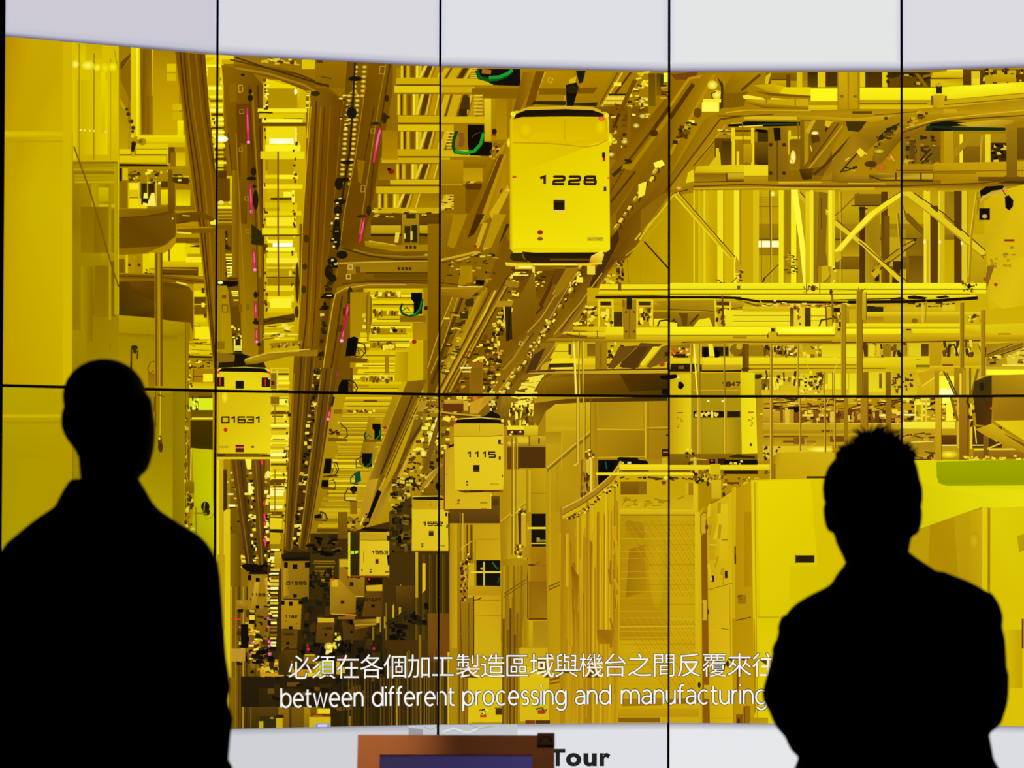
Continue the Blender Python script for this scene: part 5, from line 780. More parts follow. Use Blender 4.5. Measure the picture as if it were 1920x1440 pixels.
V('e8da18', 'e8d41c', 1360, 582, 1485, 612); R('9a7c08', 1375, 591, 1480, 592.5); R('9a7c08', 1375, 602, 1482, 603.5); V('f0e420', 'e4d014', 1376, 604, 1482, 612); V('d8bc10', 'c8a80c', 1392, 575, 1482, 584); V('6a4c10', '8a6a14', 1481, 577, 1488, 612); V('dcc01c', 'e4cc20', 1488, 577, 1508, 612); S_('8a5a14', 3, 1496, 575, 1497, 600); BITS('6a4414 fff0a0 8a5c14', (1490, 575, 1500, 575, 1500, 610, 1490, 610), 12, (3, 6), (3, 7)); V('5c420c', '4a320c', 1509, 577, 1520, 612); V('ece020', 'e8d81c', 1520, 577, 1548, 612); R('9a7c08', 1520, 592, 1548, 593.5); R('a8880c', 1520, 601, 1548, 602.5); S_('7a5a10', 3, 1548, 577, 1550, 612); S_('5a400c', 3, 1536, 612, 1540, 600, 1570, 596); S_('8a6a14', 4, 1560, 552, 1562, 612); BITS('5a400c 8a6a14 2a1e08 e8d030', (1562, 580, 1580, 580, 1580, 612, 1562, 612), 16, (3, 8), (4, 10)); R('2a1c08', 1563, 577, 1575, 586); V('dcc41c', 'e0c81c', 1590, 577, 1606, 612)
V('b8960c', 'a8840c', 1585, 575, 1625, 612); B('3a2808 2a1c08 d0b014 c8a810', 1625, 577, 1656, 585, 1625, 574, 1640, 577, 1656, 576, 1710, 586, 1592, 580, 1604, 610); GQ('caa80f', 1660, 574, 'd4b414', 1700, 576, 'c8a810', 1700, 588, 'c8a80f', 1656, 586); BITS('4a3208 c8a820 2a1e08 8a6810', (1700, 569, 1800, 566, 1800, 575, 1700, 577), 24, (6, 18), (2, 5)); V('d0b410', 'c8a80f', 1700, 576, 1800, 586); V('dcc41c', 'd8bc14', 1768, 572, 1792, 583)
V('e8d81c', 'd8bc10', 1624, 586, 1840, 589); V('d8b80f', 'c8a40c', 1624, 589, 1840, 594); V('a8840c', 'b8940c', 1626, 594, 1656, 606); V('c4a410', 'b8980c', 1656, 594, 1800, 607); V('ece014', 'e0c810', 1586, 607, 1805, 613); R('c8a80c', 1586, 613, 1805, 616); E_('8a6a10', 1716, 602, 6, 5, 8); S_('d8bc28', 4, 1731, 568, 1731, 605); S_('a8880f', 2, 1738, 565, 1736, 605); BITS('5a400c 8a6810 fff090', (1800, 590, 1840, 590, 1840, 606, 1800, 606), 18, (3, 8), (3, 8))
# main bright rail y 612..645
V('f4ea1c', 'f0e414', 1256, 613, 1445, 628); V('f0e81c', 'f4ec1c', 1455, 612, 1565, 627); V('f4ec18', 'eadc10', 1585, 617, 1690, 627); V('e8dc14', 'e0cc10', 1710, 617, 1802, 625); R('f8f440', 1460, 615, 1560, 622); GQ('dcc810', 1810, 610, 'd8c010', 1925, 606, 'd0b00c', 1925, 640, 'c8a80c', 1810, 622); R('9a7c08', 1256, 628, 1440, 630); V('d4b810', 'c8a60c', 1256, 630, 1440, 640); R('8a6a08', 1458, 628, 1580, 631); V('b8960c', 'c8a40c', 1458, 630, 1690, 634); V('d0ae0f', 'b8940a', 1585, 628, 1925, 637)
GQ('c8a60c', 1256, 638, 'c8a40c', 1440, 636, 'c4a00a', 1690, 634, 'c09c0a', 1925, 632, 'b08a0a', 1925, 640, 'b08c0a', 1256, 645); S_('6a4808', 2.5, 1278, 642, 1380, 641, 1560, 643, 1690, 642, 1840, 639); S_('a8840c', 3, 1256, 648, 1300, 643, 1360, 643); R('a88010', 1374, 631, 1400, 635); Q('c8aa14', 1440, 622, 1456, 622, 1458, 635, 1440, 635); R('2c1e0a', 1446, 614, 1452, 622); Q('e0c820', 1442, 612, 1456, 612, 1454, 616, 1444, 616); B('7a5c0c 7a5c0c', 1438, 626, 1441, 634, 1456, 624, 1459, 630); Q('c8aa14', 1566, 622, 1576, 620, 1576, 634, 1566, 634); R('4a320c', 1570, 616, 1576, 621); Q('c8aa18', 1702, 622, 1712, 620, 1712, 632, 1702, 632); R('4a340c', 1700, 617, 1709, 620); S_('8a680c', 2, 1458, 641, 1560, 640)
R('a8880f', 1872, 625, 1896, 628)
# fifth: y 645..700
V('b8940a', 'd0b010', 1256, 645, 1930, 672); GQ('a07c10', 1256, 648, '94700c', 1300, 645, 'c8a010', 1300, 668, 'b07810', 1262, 670); B('2a1c06 c85818', 1264, 664, 1290, 671, 1258, 660, 1266, 670); BITS('3a2406 c88828 fff090 c85818', (1258, 655, 1298, 650, 1298, 670, 1258, 672), 24, (3, 8), (3, 6)); V('c8a810', 'd4b414', 1300, 645, 1316, 672)
for x0, y0, x1, y1, c in ((1316, 650, 1330, 669, '1c1608'), (1338, 650, 1347, 668, '241a08'), (1347, 650, 1366, 668, '2a1e08'), (1376, 652, 1392, 668, '6a4c0c'), (1392, 645, 1404, 682, '8a660c'), (1404, 648, 1432, 668, '9c7a0c'), (1432, 650, 1450, 668, '6a4c0c'), (1450, 650, 1495, 668, '7a580c'), (1366, 645, 1376, 668, 'c8a814')): R(c, x0, y0, x1, y1)
E_('0e0a06', 1322, 662, 6, 9, 9); E_('0e0a06', 1344, 664, 6, 8, 9); Q('f0dc30', 1328, 645, 1336, 645, 1340, 668, 1330, 668); E_('8a680f', 1380, 656, 12, 11, 10); E_('c8a814', 1386, 650, 6, 6, 8); BITS('3a2806 c8a020 8a6810 e0c430', (1436, 650, 1500, 650, 1500, 669, 1436, 669), 40, (3, 8), (5, 14)); BITS('c8a820 e8d430 8a6a10', (1500, 648, 1570, 648, 1570, 669, 1500, 669), 24, (4, 12), (4, 12)); V('d8c010', 'e4d018', 1540, 646, 1600, 670); BITS('6a4c10', (1518, 650, 1532, 650, 1532, 656, 1518, 656), 4, (3, 4), (3, 4)); E_('fff8b0', 1480, 655, 2, 2, 6); E_('fff8b0', 1484, 664, 3, 2, 6)
V('e4d418', 'e8dc1c', 1586, 646, 1612, 670); BITS('5a3e0c 7a5a10 c8a820 3a280a', (1620, 646, 1705, 646, 1705, 669, 1620, 669), 40, (4, 9), (8, 20)); B('e0cc1c 5a3e0c d8bc18 9a780f b08c10', 1628, 646, 1640, 669, 1620, 646, 1627, 669, 1643, 646, 1650, 669, 1655, 646, 1670, 669, 1690, 648, 1700, 668); V('d8c018', 'dcc81c', 1705, 644, 1728, 668); V('5a420c', '6a4c0f', 1728, 645, 1742, 668); V('c09a10', 'b8940c', 1744, 642, 1766, 690); BITS('4a320a 6a4c10 e8d028', (1770, 644, 1850, 644, 1850, 668, 1770, 668), 36, (4, 9), (8, 20)); S_('3a280a', 3, 1778, 668, 1780, 650, 1790, 646, 1798, 668)
V('e0cc18', 'd8bc10', 1256, 672, 1392, 683); V('ead81c', 'e4cc14', 1318, 671, 1392, 684); V('e8d818', 'e0c810', 1404, 671, 1610, 683); R('a88408', 1404, 683, 1610, 686); GQ('e8d418', 1610, 672, 'dcc410', 1744, 668, 'd8bc0f', 1744, 688, 'd8bc0f', 1610, 686); V('d0b00f', 'c09a0c', 1768, 670, 1850, 690); V('d8c010', 'c8a60c', 1404, 686, 1925, 692); R('8a6808', 1460, 690, 1660, 692); R('8a5018', 1768, 683, 1788, 687); R('8a7410', 1718, 684, 1744, 689); S_('8a6a10', 1, 1719, 674, 1727, 674)
GQ('3a2806', 1258, 682, '2a1c06', 1300, 682, '4a320a', 1316, 684, '2a1c06', 1316, 697, '241806', 1256, 697); R('7a5a20', 1272, 686, 1282, 692); E_('9a5010', 1240, 684, 5, 4, 8); V('c8a814', 'b8940f', 1316, 684, 1390, 694); S_('1c1206', 3, 1316, 696, 1390, 696); S_('3a2806', 2, 1374, 695, 1410, 693); GQ('6a4c0c', 1392, 645, '7a580c', 1404, 645, '7a580c', 1404, 690, '5a3c0a', 1392, 690); Q('5a3e0a', 1390, 690, 1406, 690, 1402, 697, 1392, 697); S_('d8bc20', 3, 1404, 695, 1500, 695); S_('8a6408', 2, 1404, 692, 1540, 691)
# sixth: y 692..742
V('b8940a', 'c09a0a', 1256, 697, 1300, 742); V('c8a810', 'd8bc14', 1410, 697, 1930, 742)
V('b49410', 'a88a10', 1404, 700, 1430, 742); Q('3a2806', 1412, 703, 1428, 702, 1430, 708, 1420, 711, 1410, 709); S_('f0e050', 2, 1428, 709, 1510, 708); V('7a5810', '8a6a10', 1428, 711, 1442, 742); BITS('5a3e0a c8a820 fff088 8a6810 3a2808', (1430, 700, 1550, 700, 1550, 730, 1430, 730), 70, (3, 8), (6, 18)); V('d0b014', 'dcc018', 1428, 731, 1560, 742); V('e4d418', 'e8d81c', 1552, 700, 1590, 730); V('d8c414', 'e0cc18', 1500, 700, 1524, 730); BITS('3a280a c89c28 fff8a0 5a400c', (1500, 702, 1540, 702, 1540, 738, 1500, 738), 40, (3, 9), (2, 6))
V('e0d018', 'e8dc1c', 1592, 700, 1612, 740); V('dcc818', 'e4d01c', 1628, 698, 1660, 735); R('8a6a10', 1560, 698, 1562, 742); V('8a6a10', '7a5a0f', 1648, 700, 1653, 728); BITS('6a4810 c8a828 5a3c0c', (1670, 702, 1712, 700, 1710, 735, 1670, 738), 40, (3, 9), (2, 7)); V('d8bc14', 'c8a414', 1720, 694, 1752, 742); V('f0ea28', 'f8f848', 1756, 705, 1790, 742); Q('fffcb0', 1758, 736, 1768, 728, 1790, 732, 1790, 742, 1758, 742); S_('e8d030', 2, 1730, 724, 1770, 696); Q('c8a010', 1720, 700, 1760, 690, 1770, 695, 1730, 722); S_('6a4810', 3, 1770, 696, 1778, 712, 1792, 742); E_('fff8c0', 1778, 716, 2, 2, 6)
V('a88410', '98760f', 1790, 690, 1812, 742); B('c8a818 e8d028 b8901a 8a6a10', 1812, 694, 1816, 742, 1800, 700, 1804, 742, 1806, 694, 1811, 742, 1818, 690, 1822, 742); S_('8a6810', 5, 1835, 692, 1822, 742); S_('6a480c', 3, 1776, 700, 1796, 742)
GQ('a07c10', 1850, 646, 'b8961a', 1925, 640, 'c8a81c', 1925, 688, 'a8860f', 1850, 688); S_('8a6a0c', 6, 1852, 668, 1920, 645); S_('4a340a', 2, 1854, 674, 1920, 650); S_('4a340a', 1.5, 1852, 665, 1900, 645); Q('d8c030', 1888, 670, 1925, 650, 1925, 680, 1890, 684); BITS('4a340a e8d848 8a6a10', (1850, 670, 1925, 655, 1925, 688, 1850, 688), 22, (4, 14), (2, 6)); S_('f0e040', 3, 1880, 685, 1925, 685)
R('f8f428', 1850, 693, 1925, 703); R('c8a81c', 1850, 688, 1925, 693)
GQ('6a4e10', 1828, 715, '7a5c10', 1848, 706, 'a88410', 1860, 704, 'b48e10', 1925, 702, 'a07c10', 1925, 742, '4c340c', 1826, 742); Q('4a320c', 1828, 716, 1860, 704, 1860, 742, 1824, 742); GQ('a8840f', 1861, 704, 'b8920f', 1925, 702, 'a47e0f', 1925, 742, '98740f', 1861, 742); E_('2a1e0c', 1842, 725, 5, 9, 8)
# vertical posts in front
for x0, x1, y0, y1, c, d in ((1577, 1586, 570, 742, 'a8860c', '9c7a0c'), (1606, 1617, 545, 742, '9a760a', '98760c'), (1617, 1624, 548, 600, 'd0b414', 'b8960c'), (1801, 1808, 568, 690, 'a07c0c', '98760c'), (1840, 1848, 582, 706, 'a8840f', '9c7a0f')):
    V(c, d, x0, y0, x1, y1); S_('6a4c08', 1.2, x1, y0, x1, y1); S_('c8a820', 1, x0, y0, x0, y1)
V('8a6a0c', '7e5e0c', 1618, 698, 1628, 742); V('8a6a10', '7a5a0c', 1660, 698, 1670, 742); V('b08c10', 'a8840f', 1753, 696, 1762, 742)
for x, y0, w in ((1296, 645, 4), (1310, 645, 5), (1358, 645, 3), (1446, 645, 5), (1496, 645, 3), (1545, 697, 2.5), (1564, 700, 2)):
    S_('8a680c', w, x, y0, x, 742); S_('d4b828', w * .4, x - w * .2, y0, x - w * .2, 742)
S_('f4e848', 3, 1301, 645, 1308, 742); S_('d4bc28', 1.5, 1448, 648, 1452, 670); S_('d4bc28', 1.5, 1500, 650, 1516, 692); S_('e0c828', 1.5, 1570, 680, 1562, 700)
# carrier 1847, upper half
GQ('c0a00c', 1256, 704, 'd4b80f', 1272, 700, 'dcc410', 1295, 700, 'd8c00f', 1295, 742, 'd0b00c', 1256, 742); GQ('ac8c0c', 1296, 700, 'b4920c', 1388, 699, 'a8880c', 1388, 742, 'a4840c', 1296, 742); GQ('dcc80f', 1388, 699, 'e4d412', 1415, 699, 'e0cc0f', 1415, 742, 'd8c00c', 1390, 742)
S_('8a6a08', 1, 1310, 700, 1310, 742); S_('c8ac14', 1.5, 1300, 732, 1386, 732); Q('100c04', 1236, 704, 1268, 702, 1272, 708, 1252, 713, 1238, 711); GL('fff8a0', 'd8b820', 1272, 708, 3); Q('140e04', 1272, 716, 1278, 716, 1283, 722, 1281, 727, 1276, 731, 1271, 727); NUM('4a300a', '1847', 1353, 717, 7, 7, 9, 2.4); Q('120e06', 1240, 730, 1256, 728, 1256, 742, 1240, 742)
for x, w in ((1310, 5), (1358, 3)): S_('a8860f', w, x, 697, x, 742); S_('6a4c08', 1, x + w / 2, 697, x + w / 2, 742)
S_('f4e848', 2.5, 1304, 697, 1308, 742)

# --- lower left: carriers receding under the rails (x 400..860, y 690..1366)
def FIN(): pass
GQ('a88404', 400, 742, 'c4a208', 540, 742, '9c7806', 530, 1040, '3c2a06', 530, 1366, '4c3606', 430, 1366, '8a6a06', 400, 1040)
GQ('b08c06', 540, 735, 'c8a608', 830, 742, '9a7606', 830, 900, 'ac8a06', 700, 1000, '5c4206', 560, 1080, '8e6c06', 530, 1000)
GQ('4a3404', 530, 1030, '4c3604', 720, 980, '3c2a04', 850, 960, '3e2c06', 860, 1366, '281c06', 530, 1366)
# slatted floor of light on the left (x 500..560) and between the rails
V('e0c814', 'd8bc10', 506, 690, 540, 830); V('dcc210', 'c8a80c', 500, 830, 535, 1000)
LADDER('fff060 e8d018 6a4a08 c8a80f f4e830', (505, 690, 503, 900, 542, 690, 540, 900), 26, .6, .3)
LADDER('fff088 e8d018 6a4a08 c8a80f', (503, 900, 500, 1015, 534, 900, 526, 1015), 10, .7, .3)
LADDER('7a5a0c 5a3e0a c8a41a', (505, 744, 504, 960, 542, 744, 536, 960), 20, .16, .6)
B('f8f050 f4e430 fff47c', 522, 748, 538, 760, 508, 815, 540, 822, 506, 848, 538, 856); S_('8a680c', 2, 514, 760, 514, 795); S_('8a680c', 2, 514, 880, 514, 963); BITS('5a3e0a fff8b0 2a1c08', (532, 735, 542, 735, 536, 980, 528, 980), 36, (3, 7), (3, 8))
B('8a680f 6a4c0c', 506, 744, 522, 758, 506, 900, 534, 906); S_('7a5a10', 2.5, 504, 965, 531, 965); S_('6a4a10', 2, 504, 970, 531, 971); S_('2a1e08', 7, 504, 995, 530, 996); B('e0c818 c8a80f', 505, 975, 526, 992, 504, 1000, 524, 1020)
# wide board rail three (x 540..585)
GQ('7a5608', 550, 664, '6a4806', 591, 664, '624206', 566, 900, '5c3e06', 545, 1035, '6e4e08', 530, 1030, '745208', 537, 900)
for c, w, p in (('9a760f', 2, (550, 700, 540, 900, 533, 1025)), ('4c3206', 3, (564, 666, 549, 900, 540, 1030)), ('8a660c', 2.5, (573, 666, 557, 900, 545, 1030)), ('4a3006', 2, (583, 666, 564, 880, 548, 1030)), ('8e6a10', 1.5, (589, 666, 572, 850, 556, 990))): S_(c, w, *p)
# cable run
GQ('5a3e08', 588, 690, '6a4a0a', 600, 690, '4c340a', 562, 1000, '3c2808', 552, 1030, '4a320a', 548, 1010)
BITS('1a1206 2a1c08 c8a828 e8d850 4a3208 120c04', (588, 690, 602, 690, 556, 1030, 548, 1020), 110, (4, 10), (3, 8))
# rail four (x 560..625)
GQ('745208', 600, 690, '6e4c08', 632, 690, '604208', 615, 790, '5c3e06', 597, 900, '5a3e08', 574, 1034, '664808', 558, 1030, '6e4e08', 575, 900)
for c, w, p in (('a07c14', 1.5, (601, 700, 576, 900, 560, 1025)), ('4a3006', 2.5, (611, 690, 590, 860, 566, 1030)), ('8a660f', 2, (622, 690, 600, 860, 572, 1030))): S_(c, w, *p)
PINK(617, 768, 613.5, 787, 5); S_('33220a', 5, 624, 744, 620, 762)
# ceiling slats right of it (x 600..730)
LADDER('d8bc10 e4cc18 ceb00c c8a80f e0c614', (640, 742, 604, 960, 745, 742, 690, 960), 24, .62, .35)
LADDER('6a4c08 7a5a0c 5a3e08', (636, 742, 604, 960, 748, 742, 690, 960), 24, .14, .5)
GQ('c8aa0c', 605, 960, 'b8980c', 690, 960, '9a7a08', 660, 1000, '8a6a08', 600, 1000); LADDER('c8a80c b08e0a 9a780a 6a4c08', (600, 930, 585, 1010, 690, 930, 655, 1010), 8, .6, .3)
GQ('a88608', 735, 742, 'b8960c', 760, 742, 'a07c08', 740, 800, 'a88408', 712, 800); B('6a4c08 8a6808', 680, 750, 705, 754, 650, 770, 700, 774); BITS('5a3e0a e8d840 8a6a0c', (650, 768, 710, 768, 710, 774, 650, 774), 14, (4, 8), (3, 6)); R('8a680c', 624, 768, 640, 776)
GQ('a88408', 690, 780, 'b8940c', 715, 790, '98760a', 690, 880, '8a6a08', 670, 870); 
# drives on the left side
Q('7a5a10', 614, 820, 650, 823, 650, 828, 614, 828); S_('3a2a0c', 2, 636, 792, 640, 798); S_('3a2a0c', 2, 638, 796, 648, 804, 650, 818, 642, 822); BITS('5a3c10 3a240a 8a2810', (616, 806, 636, 806, 634, 816, 616, 816), 12, (4, 9), (2, 5))
Q('100c06', 608, 860, 620, 860, 620, 878, 618, 888, 604, 888, 606, 874); S_('241c0a', 2, 620, 866, 630, 868, 633, 880, 628, 890, 612, 892); S_('3a2c0c', 1.5, 620, 888, 626, 872, 632, 886); Q('0e0a06', 602, 900, 614, 900, 614, 914, 600, 914); S_('2a200a', 1.5, 614, 902, 624, 900, 628, 908, 626, 916, 604, 914); Q('6a4c10', 602, 912, 628, 915, 628, 918, 602, 917); S_('5a3e10', 3, 604, 894, 632, 892)
Q('140f08', 588, 966, 600, 963, 602, 972, 588, 972); S_('1c160a', 2, 598, 960, 608, 962, 612, 972, 610, 976, 588, 975); S_('2a200c', 1.5, 600, 972, 604, 960, 612, 976)
# drives on the right side
COIL(698, 808, .75); Q('7a5810', 680, 825, 716, 824, 716, 829, 680, 829); E_('a82018', 720, 802, 4, 3, 7)
Q('0e0c08', 677, 850, 696, 850, 696, 876, 682, 876, 677, 866); S_('0e5a3a', 3, 697, 850, 694, 868, 684, 876); S_('2a2a10', 1.5, 677, 856, 666, 862, 666, 876, 680, 876); Q('a8840c', 698, 840, 706, 840, 700, 870, 696, 870)
Q('0e5238', 664, 886, 674, 882, 676, 902, 664, 906); S_('1a2a14', 2, 664, 888, 656, 896, 656, 906, 670, 908); Q('c4a20f', 674, 885, 694, 884, 692, 906, 676, 906); E_('100c08', 662, 917, 8, 6, 8); S_('2a240c', 2, 652, 914, 645, 926, 645, 938, 668, 940); R('d8c030', 647, 932, 666, 938); B('b8940f 8a680c', 668, 912, 682, 936, 655, 940, 668, 964); E_('2a1e0a', 661, 922, 3, 6, 7)
# rails five and six (going up right)
GQ('8a660a', 762, 715, '80600a', 798, 712, '745408', 770, 780, '6a4a08', 725, 880, '8e6c10', 705, 930, 'a8861a', 690, 985, 'b08e1a', 672, 975, 'a07c14', 690, 900, '80600a', 735, 780)
for c, w, p in (('b8941a', 2, (750, 742, 718, 820, 694, 880, 674, 960)), ('4c340a', 3, (772, 742, 740, 820, 712, 890)), ('9a7610', 2, (784, 742, 750, 815, 718, 890)), ('c8a628', 2, (720, 896, 690, 960)), ('6a4a0a', 2.5, (790, 742, 757, 815, 722, 896))): S_(c, w, *p)
GQ('b8941a', 690, 900, 'c09c1c', 708, 897, 'b08c1a', 686, 975, 'b08c18', 672, 978)
GQ('8a6810', 780, 770, '7a5a0c', 812, 772, '5c400c', 778, 820, '6e4e0c', 745, 890, 'a07c18', 725, 925, 'b08c1c', 710, 975, 'a8841a', 694, 980, 'a07a18', 716, 925, '6a4a0c', 742, 880, '80600f', 766, 815)
for c, w, p in (('c8a428', 2, (808, 776, 776, 835, 745, 900)), ('54380a', 3, (800, 776, 768, 830)), ('d0b030', 1.5, (784, 820, 758, 870, 728, 940)), ('8a6810', 2, (778, 820, 750, 870))): S_(c, w, *p)
Q('140e06', 706, 918, 714, 922, 694, 970, 690, 982, 682, 988, 680, 984, 690, 960); S_('e8d048', 2, 680, 970, 674, 985)
GQ('8a6810', 790, 742, 'a07c14', 830, 742, '86640f', 812, 772, '7a5a0c', 790, 772); BITS('3a280a c8a430 6a4c10 e0cc50', (782, 745, 830, 742, 820, 790, 775, 785), 40, (4, 12), (2, 5)); Q('b08c1a', 782, 752, 800, 752, 792, 772, 780, 772)
# right of the rails: bright pipes, x 770..850 y 760..930
V('9a7a0c', '7a5a08', 790, 775, 850, 930); BITS('fff480 e8d838 fff8b0 5a3e0a 3a280a 6a4c0c', (800, 780, 850, 770, 840, 860, 770, 860), 90, (4, 14), (3, 9)); BITS('d8c040 5a3e0a 2a1e08 8a6a10', (770, 850, 830, 840, 800, 930, 735, 930), 60, (4, 12), (3, 8))
for x, y in ((812, 800), (806, 826), (792, 850), (818, 790), (806, 815)): GL('fff488', 'd8c030', x, y, 5, 7, 8)
Q('8a6810', 808, 838, 818, 828, 812, 850, 790, 890, 786, 885); Q('7a5a10', 820, 780, 828, 780, 800, 880, 790, 890, 798, 850); S_('2a1e0a', 3, 770, 895, 785, 920); Q('c8a428', 800, 890, 816, 878, 822, 880, 800, 912, 792, 918); S_('a8841c', 6, 828, 870, 790, 912); Q('14100a', 814, 910, 822, 900, 826, 912, 818, 920)
# left rails under carrier 01631
V('8a6a08', '6a4c08', 430, 860, 505, 1040); BITS('fff488 e8d430 c8a41c 4a340a 2a1e08 6a4c0c', (418, 880, 505, 880, 505, 1080, 430, 1080), 120, (4, 14), (2, 6))
V('c8aa0c', 'b4960a', 403, 860, 418, 1120); S_('e8d41c', 3, 408, 862, 408, 1100); V('5a400a', '4a340c', 417, 880, 424, 960); R('d8c018', 418, 955, 430, 1366)
GQ('6a4a0a', 432, 860, '604208', 458, 862, '604208', 462, 920, '5a3e08', 472, 1000, '4c340a', 476, 1062, '4c340a', 460, 1062, '604208', 450, 990, '6a4a08', 440, 920)
GQ('74520c', 470, 862, '6a4a0a', 496, 862, '604208', 494, 940, '5c3e08', 498, 1060, '64460a', 484, 1062, '6c4c0a', 478, 990)
for c, w, p in (('86640f', 2, (440, 862, 452, 960, 466, 1060)), ('45300a', 2.5, (450, 864, 460, 960, 470, 1060)), ('8a680f', 2, (478, 864, 484, 960, 490, 1060)), ('45300a', 2, (486, 864, 491, 960, 494, 1060))): S_(c, w, *p)
Q('f4e448', 458, 861, 470, 861, 469, 880, 462, 880); B('f8f080', 464, 905, 472, 925); BITS('f4e868 1a1206 5a3e0a', (458, 880, 472, 880, 482, 1060, 472, 1060), 40, (3, 8), (3, 8)); BITS('f4e868 1a1206 5a3e0a e8d040', (494, 880, 504, 880, 502, 1060, 496, 1060), 40, (3, 8), (3, 8))
for y0, y1, x in ((862, 872, 489), (940, 948, 493), (962, 975, 494), (978, 986, 494), (1008, 1024, 495)): S_('d81838', 4, x, y0, x + 1, y1); S_('ff5090', 1.5, x, y0 + 2, x + 1, y1 - 2)
B('fff080 f4e850 fff8a0', 426, 925, 436, 928, 457, 924, 470, 928, 427, 946, 440, 950); Q('4a3408', 420, 890, 424, 885, 424, 955, 418, 958)
# carrier 01631
GQ('3c2c06', 412, 664, '241a06', 450, 662, '3a2a08', 492, 676, '2a1e06', 498, 690, '241a06', 408, 690); Q('8a6a10', 405, 662, 438, 665, 440, 678, 405, 680); S_('6a6a50', 1.5, 448, 668, 448, 684); Q('1a1206', 440, 664, 460, 666, 456, 690, 436, 690)
GQ('b08e10', 456, 675, 'a07c0c', 500, 662, '96720a', 560, 660, '947008', 594, 655, '9a760c', 594, 668, '98740a', 540, 668, '8a6a0a', 480, 682, '7a5a0a', 460, 684); S_('d8bc30', 2, 458, 674, 500, 662, 545, 658, 580, 655)
Q('9a780c', 504, 644, 565, 638, 565, 646, 504, 654); BITS('5a400a c8a428', (505, 645, 560, 641, 560, 648, 505, 653), 12, (3, 5), (4, 8))
GQ('e0c818', 403, 692, 'dcc014', 503, 692, 'e4d010', 506, 732, 'e0c80c', 403, 732); GQ('d0b008', 403, 732, 'd8be0c', 506, 732, 'e4d214', 506, 850, 'd8be0c', 403, 850); H('b89408', 'd0b008', 401, 735, 410, 850)
GL('f0e038', 'd8be0c', 420, 745, 6, 12); Q('e8d048', 403, 694, 412, 690, 455, 688, 495, 690, 505, 694, 505, 698, 403, 698); GQ('140e04', 406, 697, '1a1206', 415, 690, '140e04', 455, 689, '140e04', 495, 691, '241a08', 504, 700, '140e06', 490, 698, '100c04', 420, 697)
E_('f04030', 408, 698, 3, 3, 7); E_('f04030', 503, 699, 3, 3, 7); B('2a1808 2a1808', 404, 707, 419, 725, 489, 708, 505, 726); R('1c1406', 440, 714, 456, 729); S_('e84020', 1.8, 411, 708, 411, 723); S_('d82818', 2, 496, 710, 496, 724); E_('f8e070', 503, 710, 2, 1.5, 6); B('8a6a10 4a2008 e0c430', 506, 700, 517, 730, 507, 715, 513, 722, 517, 694, 520, 732)
NUM('3a1c00', '01631', 414.5, 782, 13, 10.5, 15.3, 3.0); E_('c03018', 421.5, 806, 4, 4); R('b8a010', 410, 836, 427, 840); R('5a2008', 440, 834, 456, 848); R('f07048', 440, 838, 456, 840.5); E_('8a4010', 472, 838, 4, 2, 8); S_('8a6a08', 1, 405, 766, 405, 769)
GQ('3a280a', 405, 851, '241808', 430, 851, '2a1c08', 480, 851, '5a400c', 505, 853, '4a340c', 505, 858, '6a4c10', 405, 858); R('e0c418', 404, 857, 505, 861); S_('c89c20', 1, 420, 853, 490, 853)
Q('140e06', 449, 1060, 458, 1057, 480, 1058, 500, 1062, 500, 1072, 462, 1072)
# pale column at far left below
V('b8980c', 'c0a00c', 405, 1040, 420, 1180); V('d4ba10', 'd8c014', 421, 1000, 429, 1300); H('8a6a0c', '6a4c08', 430, 1000, 450, 1366)
for x, c in ((432, 'c8a618'), (436, '7a5a0c'), (441, '9a780f'), (447, '54400c'), (455, 'b89628'), (462, '3a2a0a'), (470, '7a5a14'), (478, '54400c')): S_(c, 2, x, 1100, x - 1, 1366)
V('8a6808', '7a5c0a', 428, 1270, 440, 1366)
# smaller carriers far away
def CAR(x0, y0, x1, y1, c, d, top='1a1206'):
    GQ(c, x0, y0, c, x1, y0, d, x1 + (x1 - x0) * .01, y1, d, x0, y1)
    w = x1 - x0; GQ(top, x0 - w * .02, y0, top, x0 + w * .1, y0 - w * .12, top, x1 - w * .1, y0 - w * .12, top, x1 + w * .02, y0, top, x1, y0 + w * .02, top, x0, y0 + w * .02)
Q('2a1e0a', 525, 1040, 545, 1034, 560, 1036, 585, 1034, 584, 1050, 528, 1050); Q('1a1206', 530, 1046, 576, 1044, 580, 1050, 528, 1052)
V('4a3608', '3c2c08', 580, 1000, 650, 1100); LADDER('a8860c 7a5a0a 5a400a 8a6a0c', (582, 1050, 590, 1098, 630, 1050, 622, 1098), 10, .6, .4); BITS('1a1408 2a200a 0e0c06 6a4c10', (580, 1005, 632, 1005, 632, 1040, 580, 1040), 26, (6, 22), (3, 9)); BITS('140f08 1a1a0c 3a280a 241a08', (580, 1075, 640, 1060, 625, 1160, 575, 1160), 60, (4, 14), (4, 14))
V('846208', '6e500a', 632, 960, 650, 1010); V('b08e10', '8a680a', 634, 1048, 652, 1062); Q('4a340c', 650, 995, 672, 995, 672, 1080, 652, 1082); BITS('2a1e0a 8a6a14 6a4c0f', (650, 970, 690, 960, 685, 995, 650, 998), 18, (4, 10), (3, 9))
GQ('9c780f', 529, 1052, '94700c', 578, 1052, '84640a', 577, 1123, '90700f', 527, 1122); H('b8921a', '94700c', 530, 1062, 542, 1118); B('140e06', 531, 1054, 538, 1065, 547, 1058, 556, 1067, 570, 1054, 580, 1064, 548, 1114, 555, 1120); NUM('3a2406', '01595', 536, 1091, 5.4, 5, 7.8, 1.9); S_('7a4a10', 1, 533, 1118, 541, 1118); E_('6a4a10', 539, 1102, 1.5, 1.5, 6)
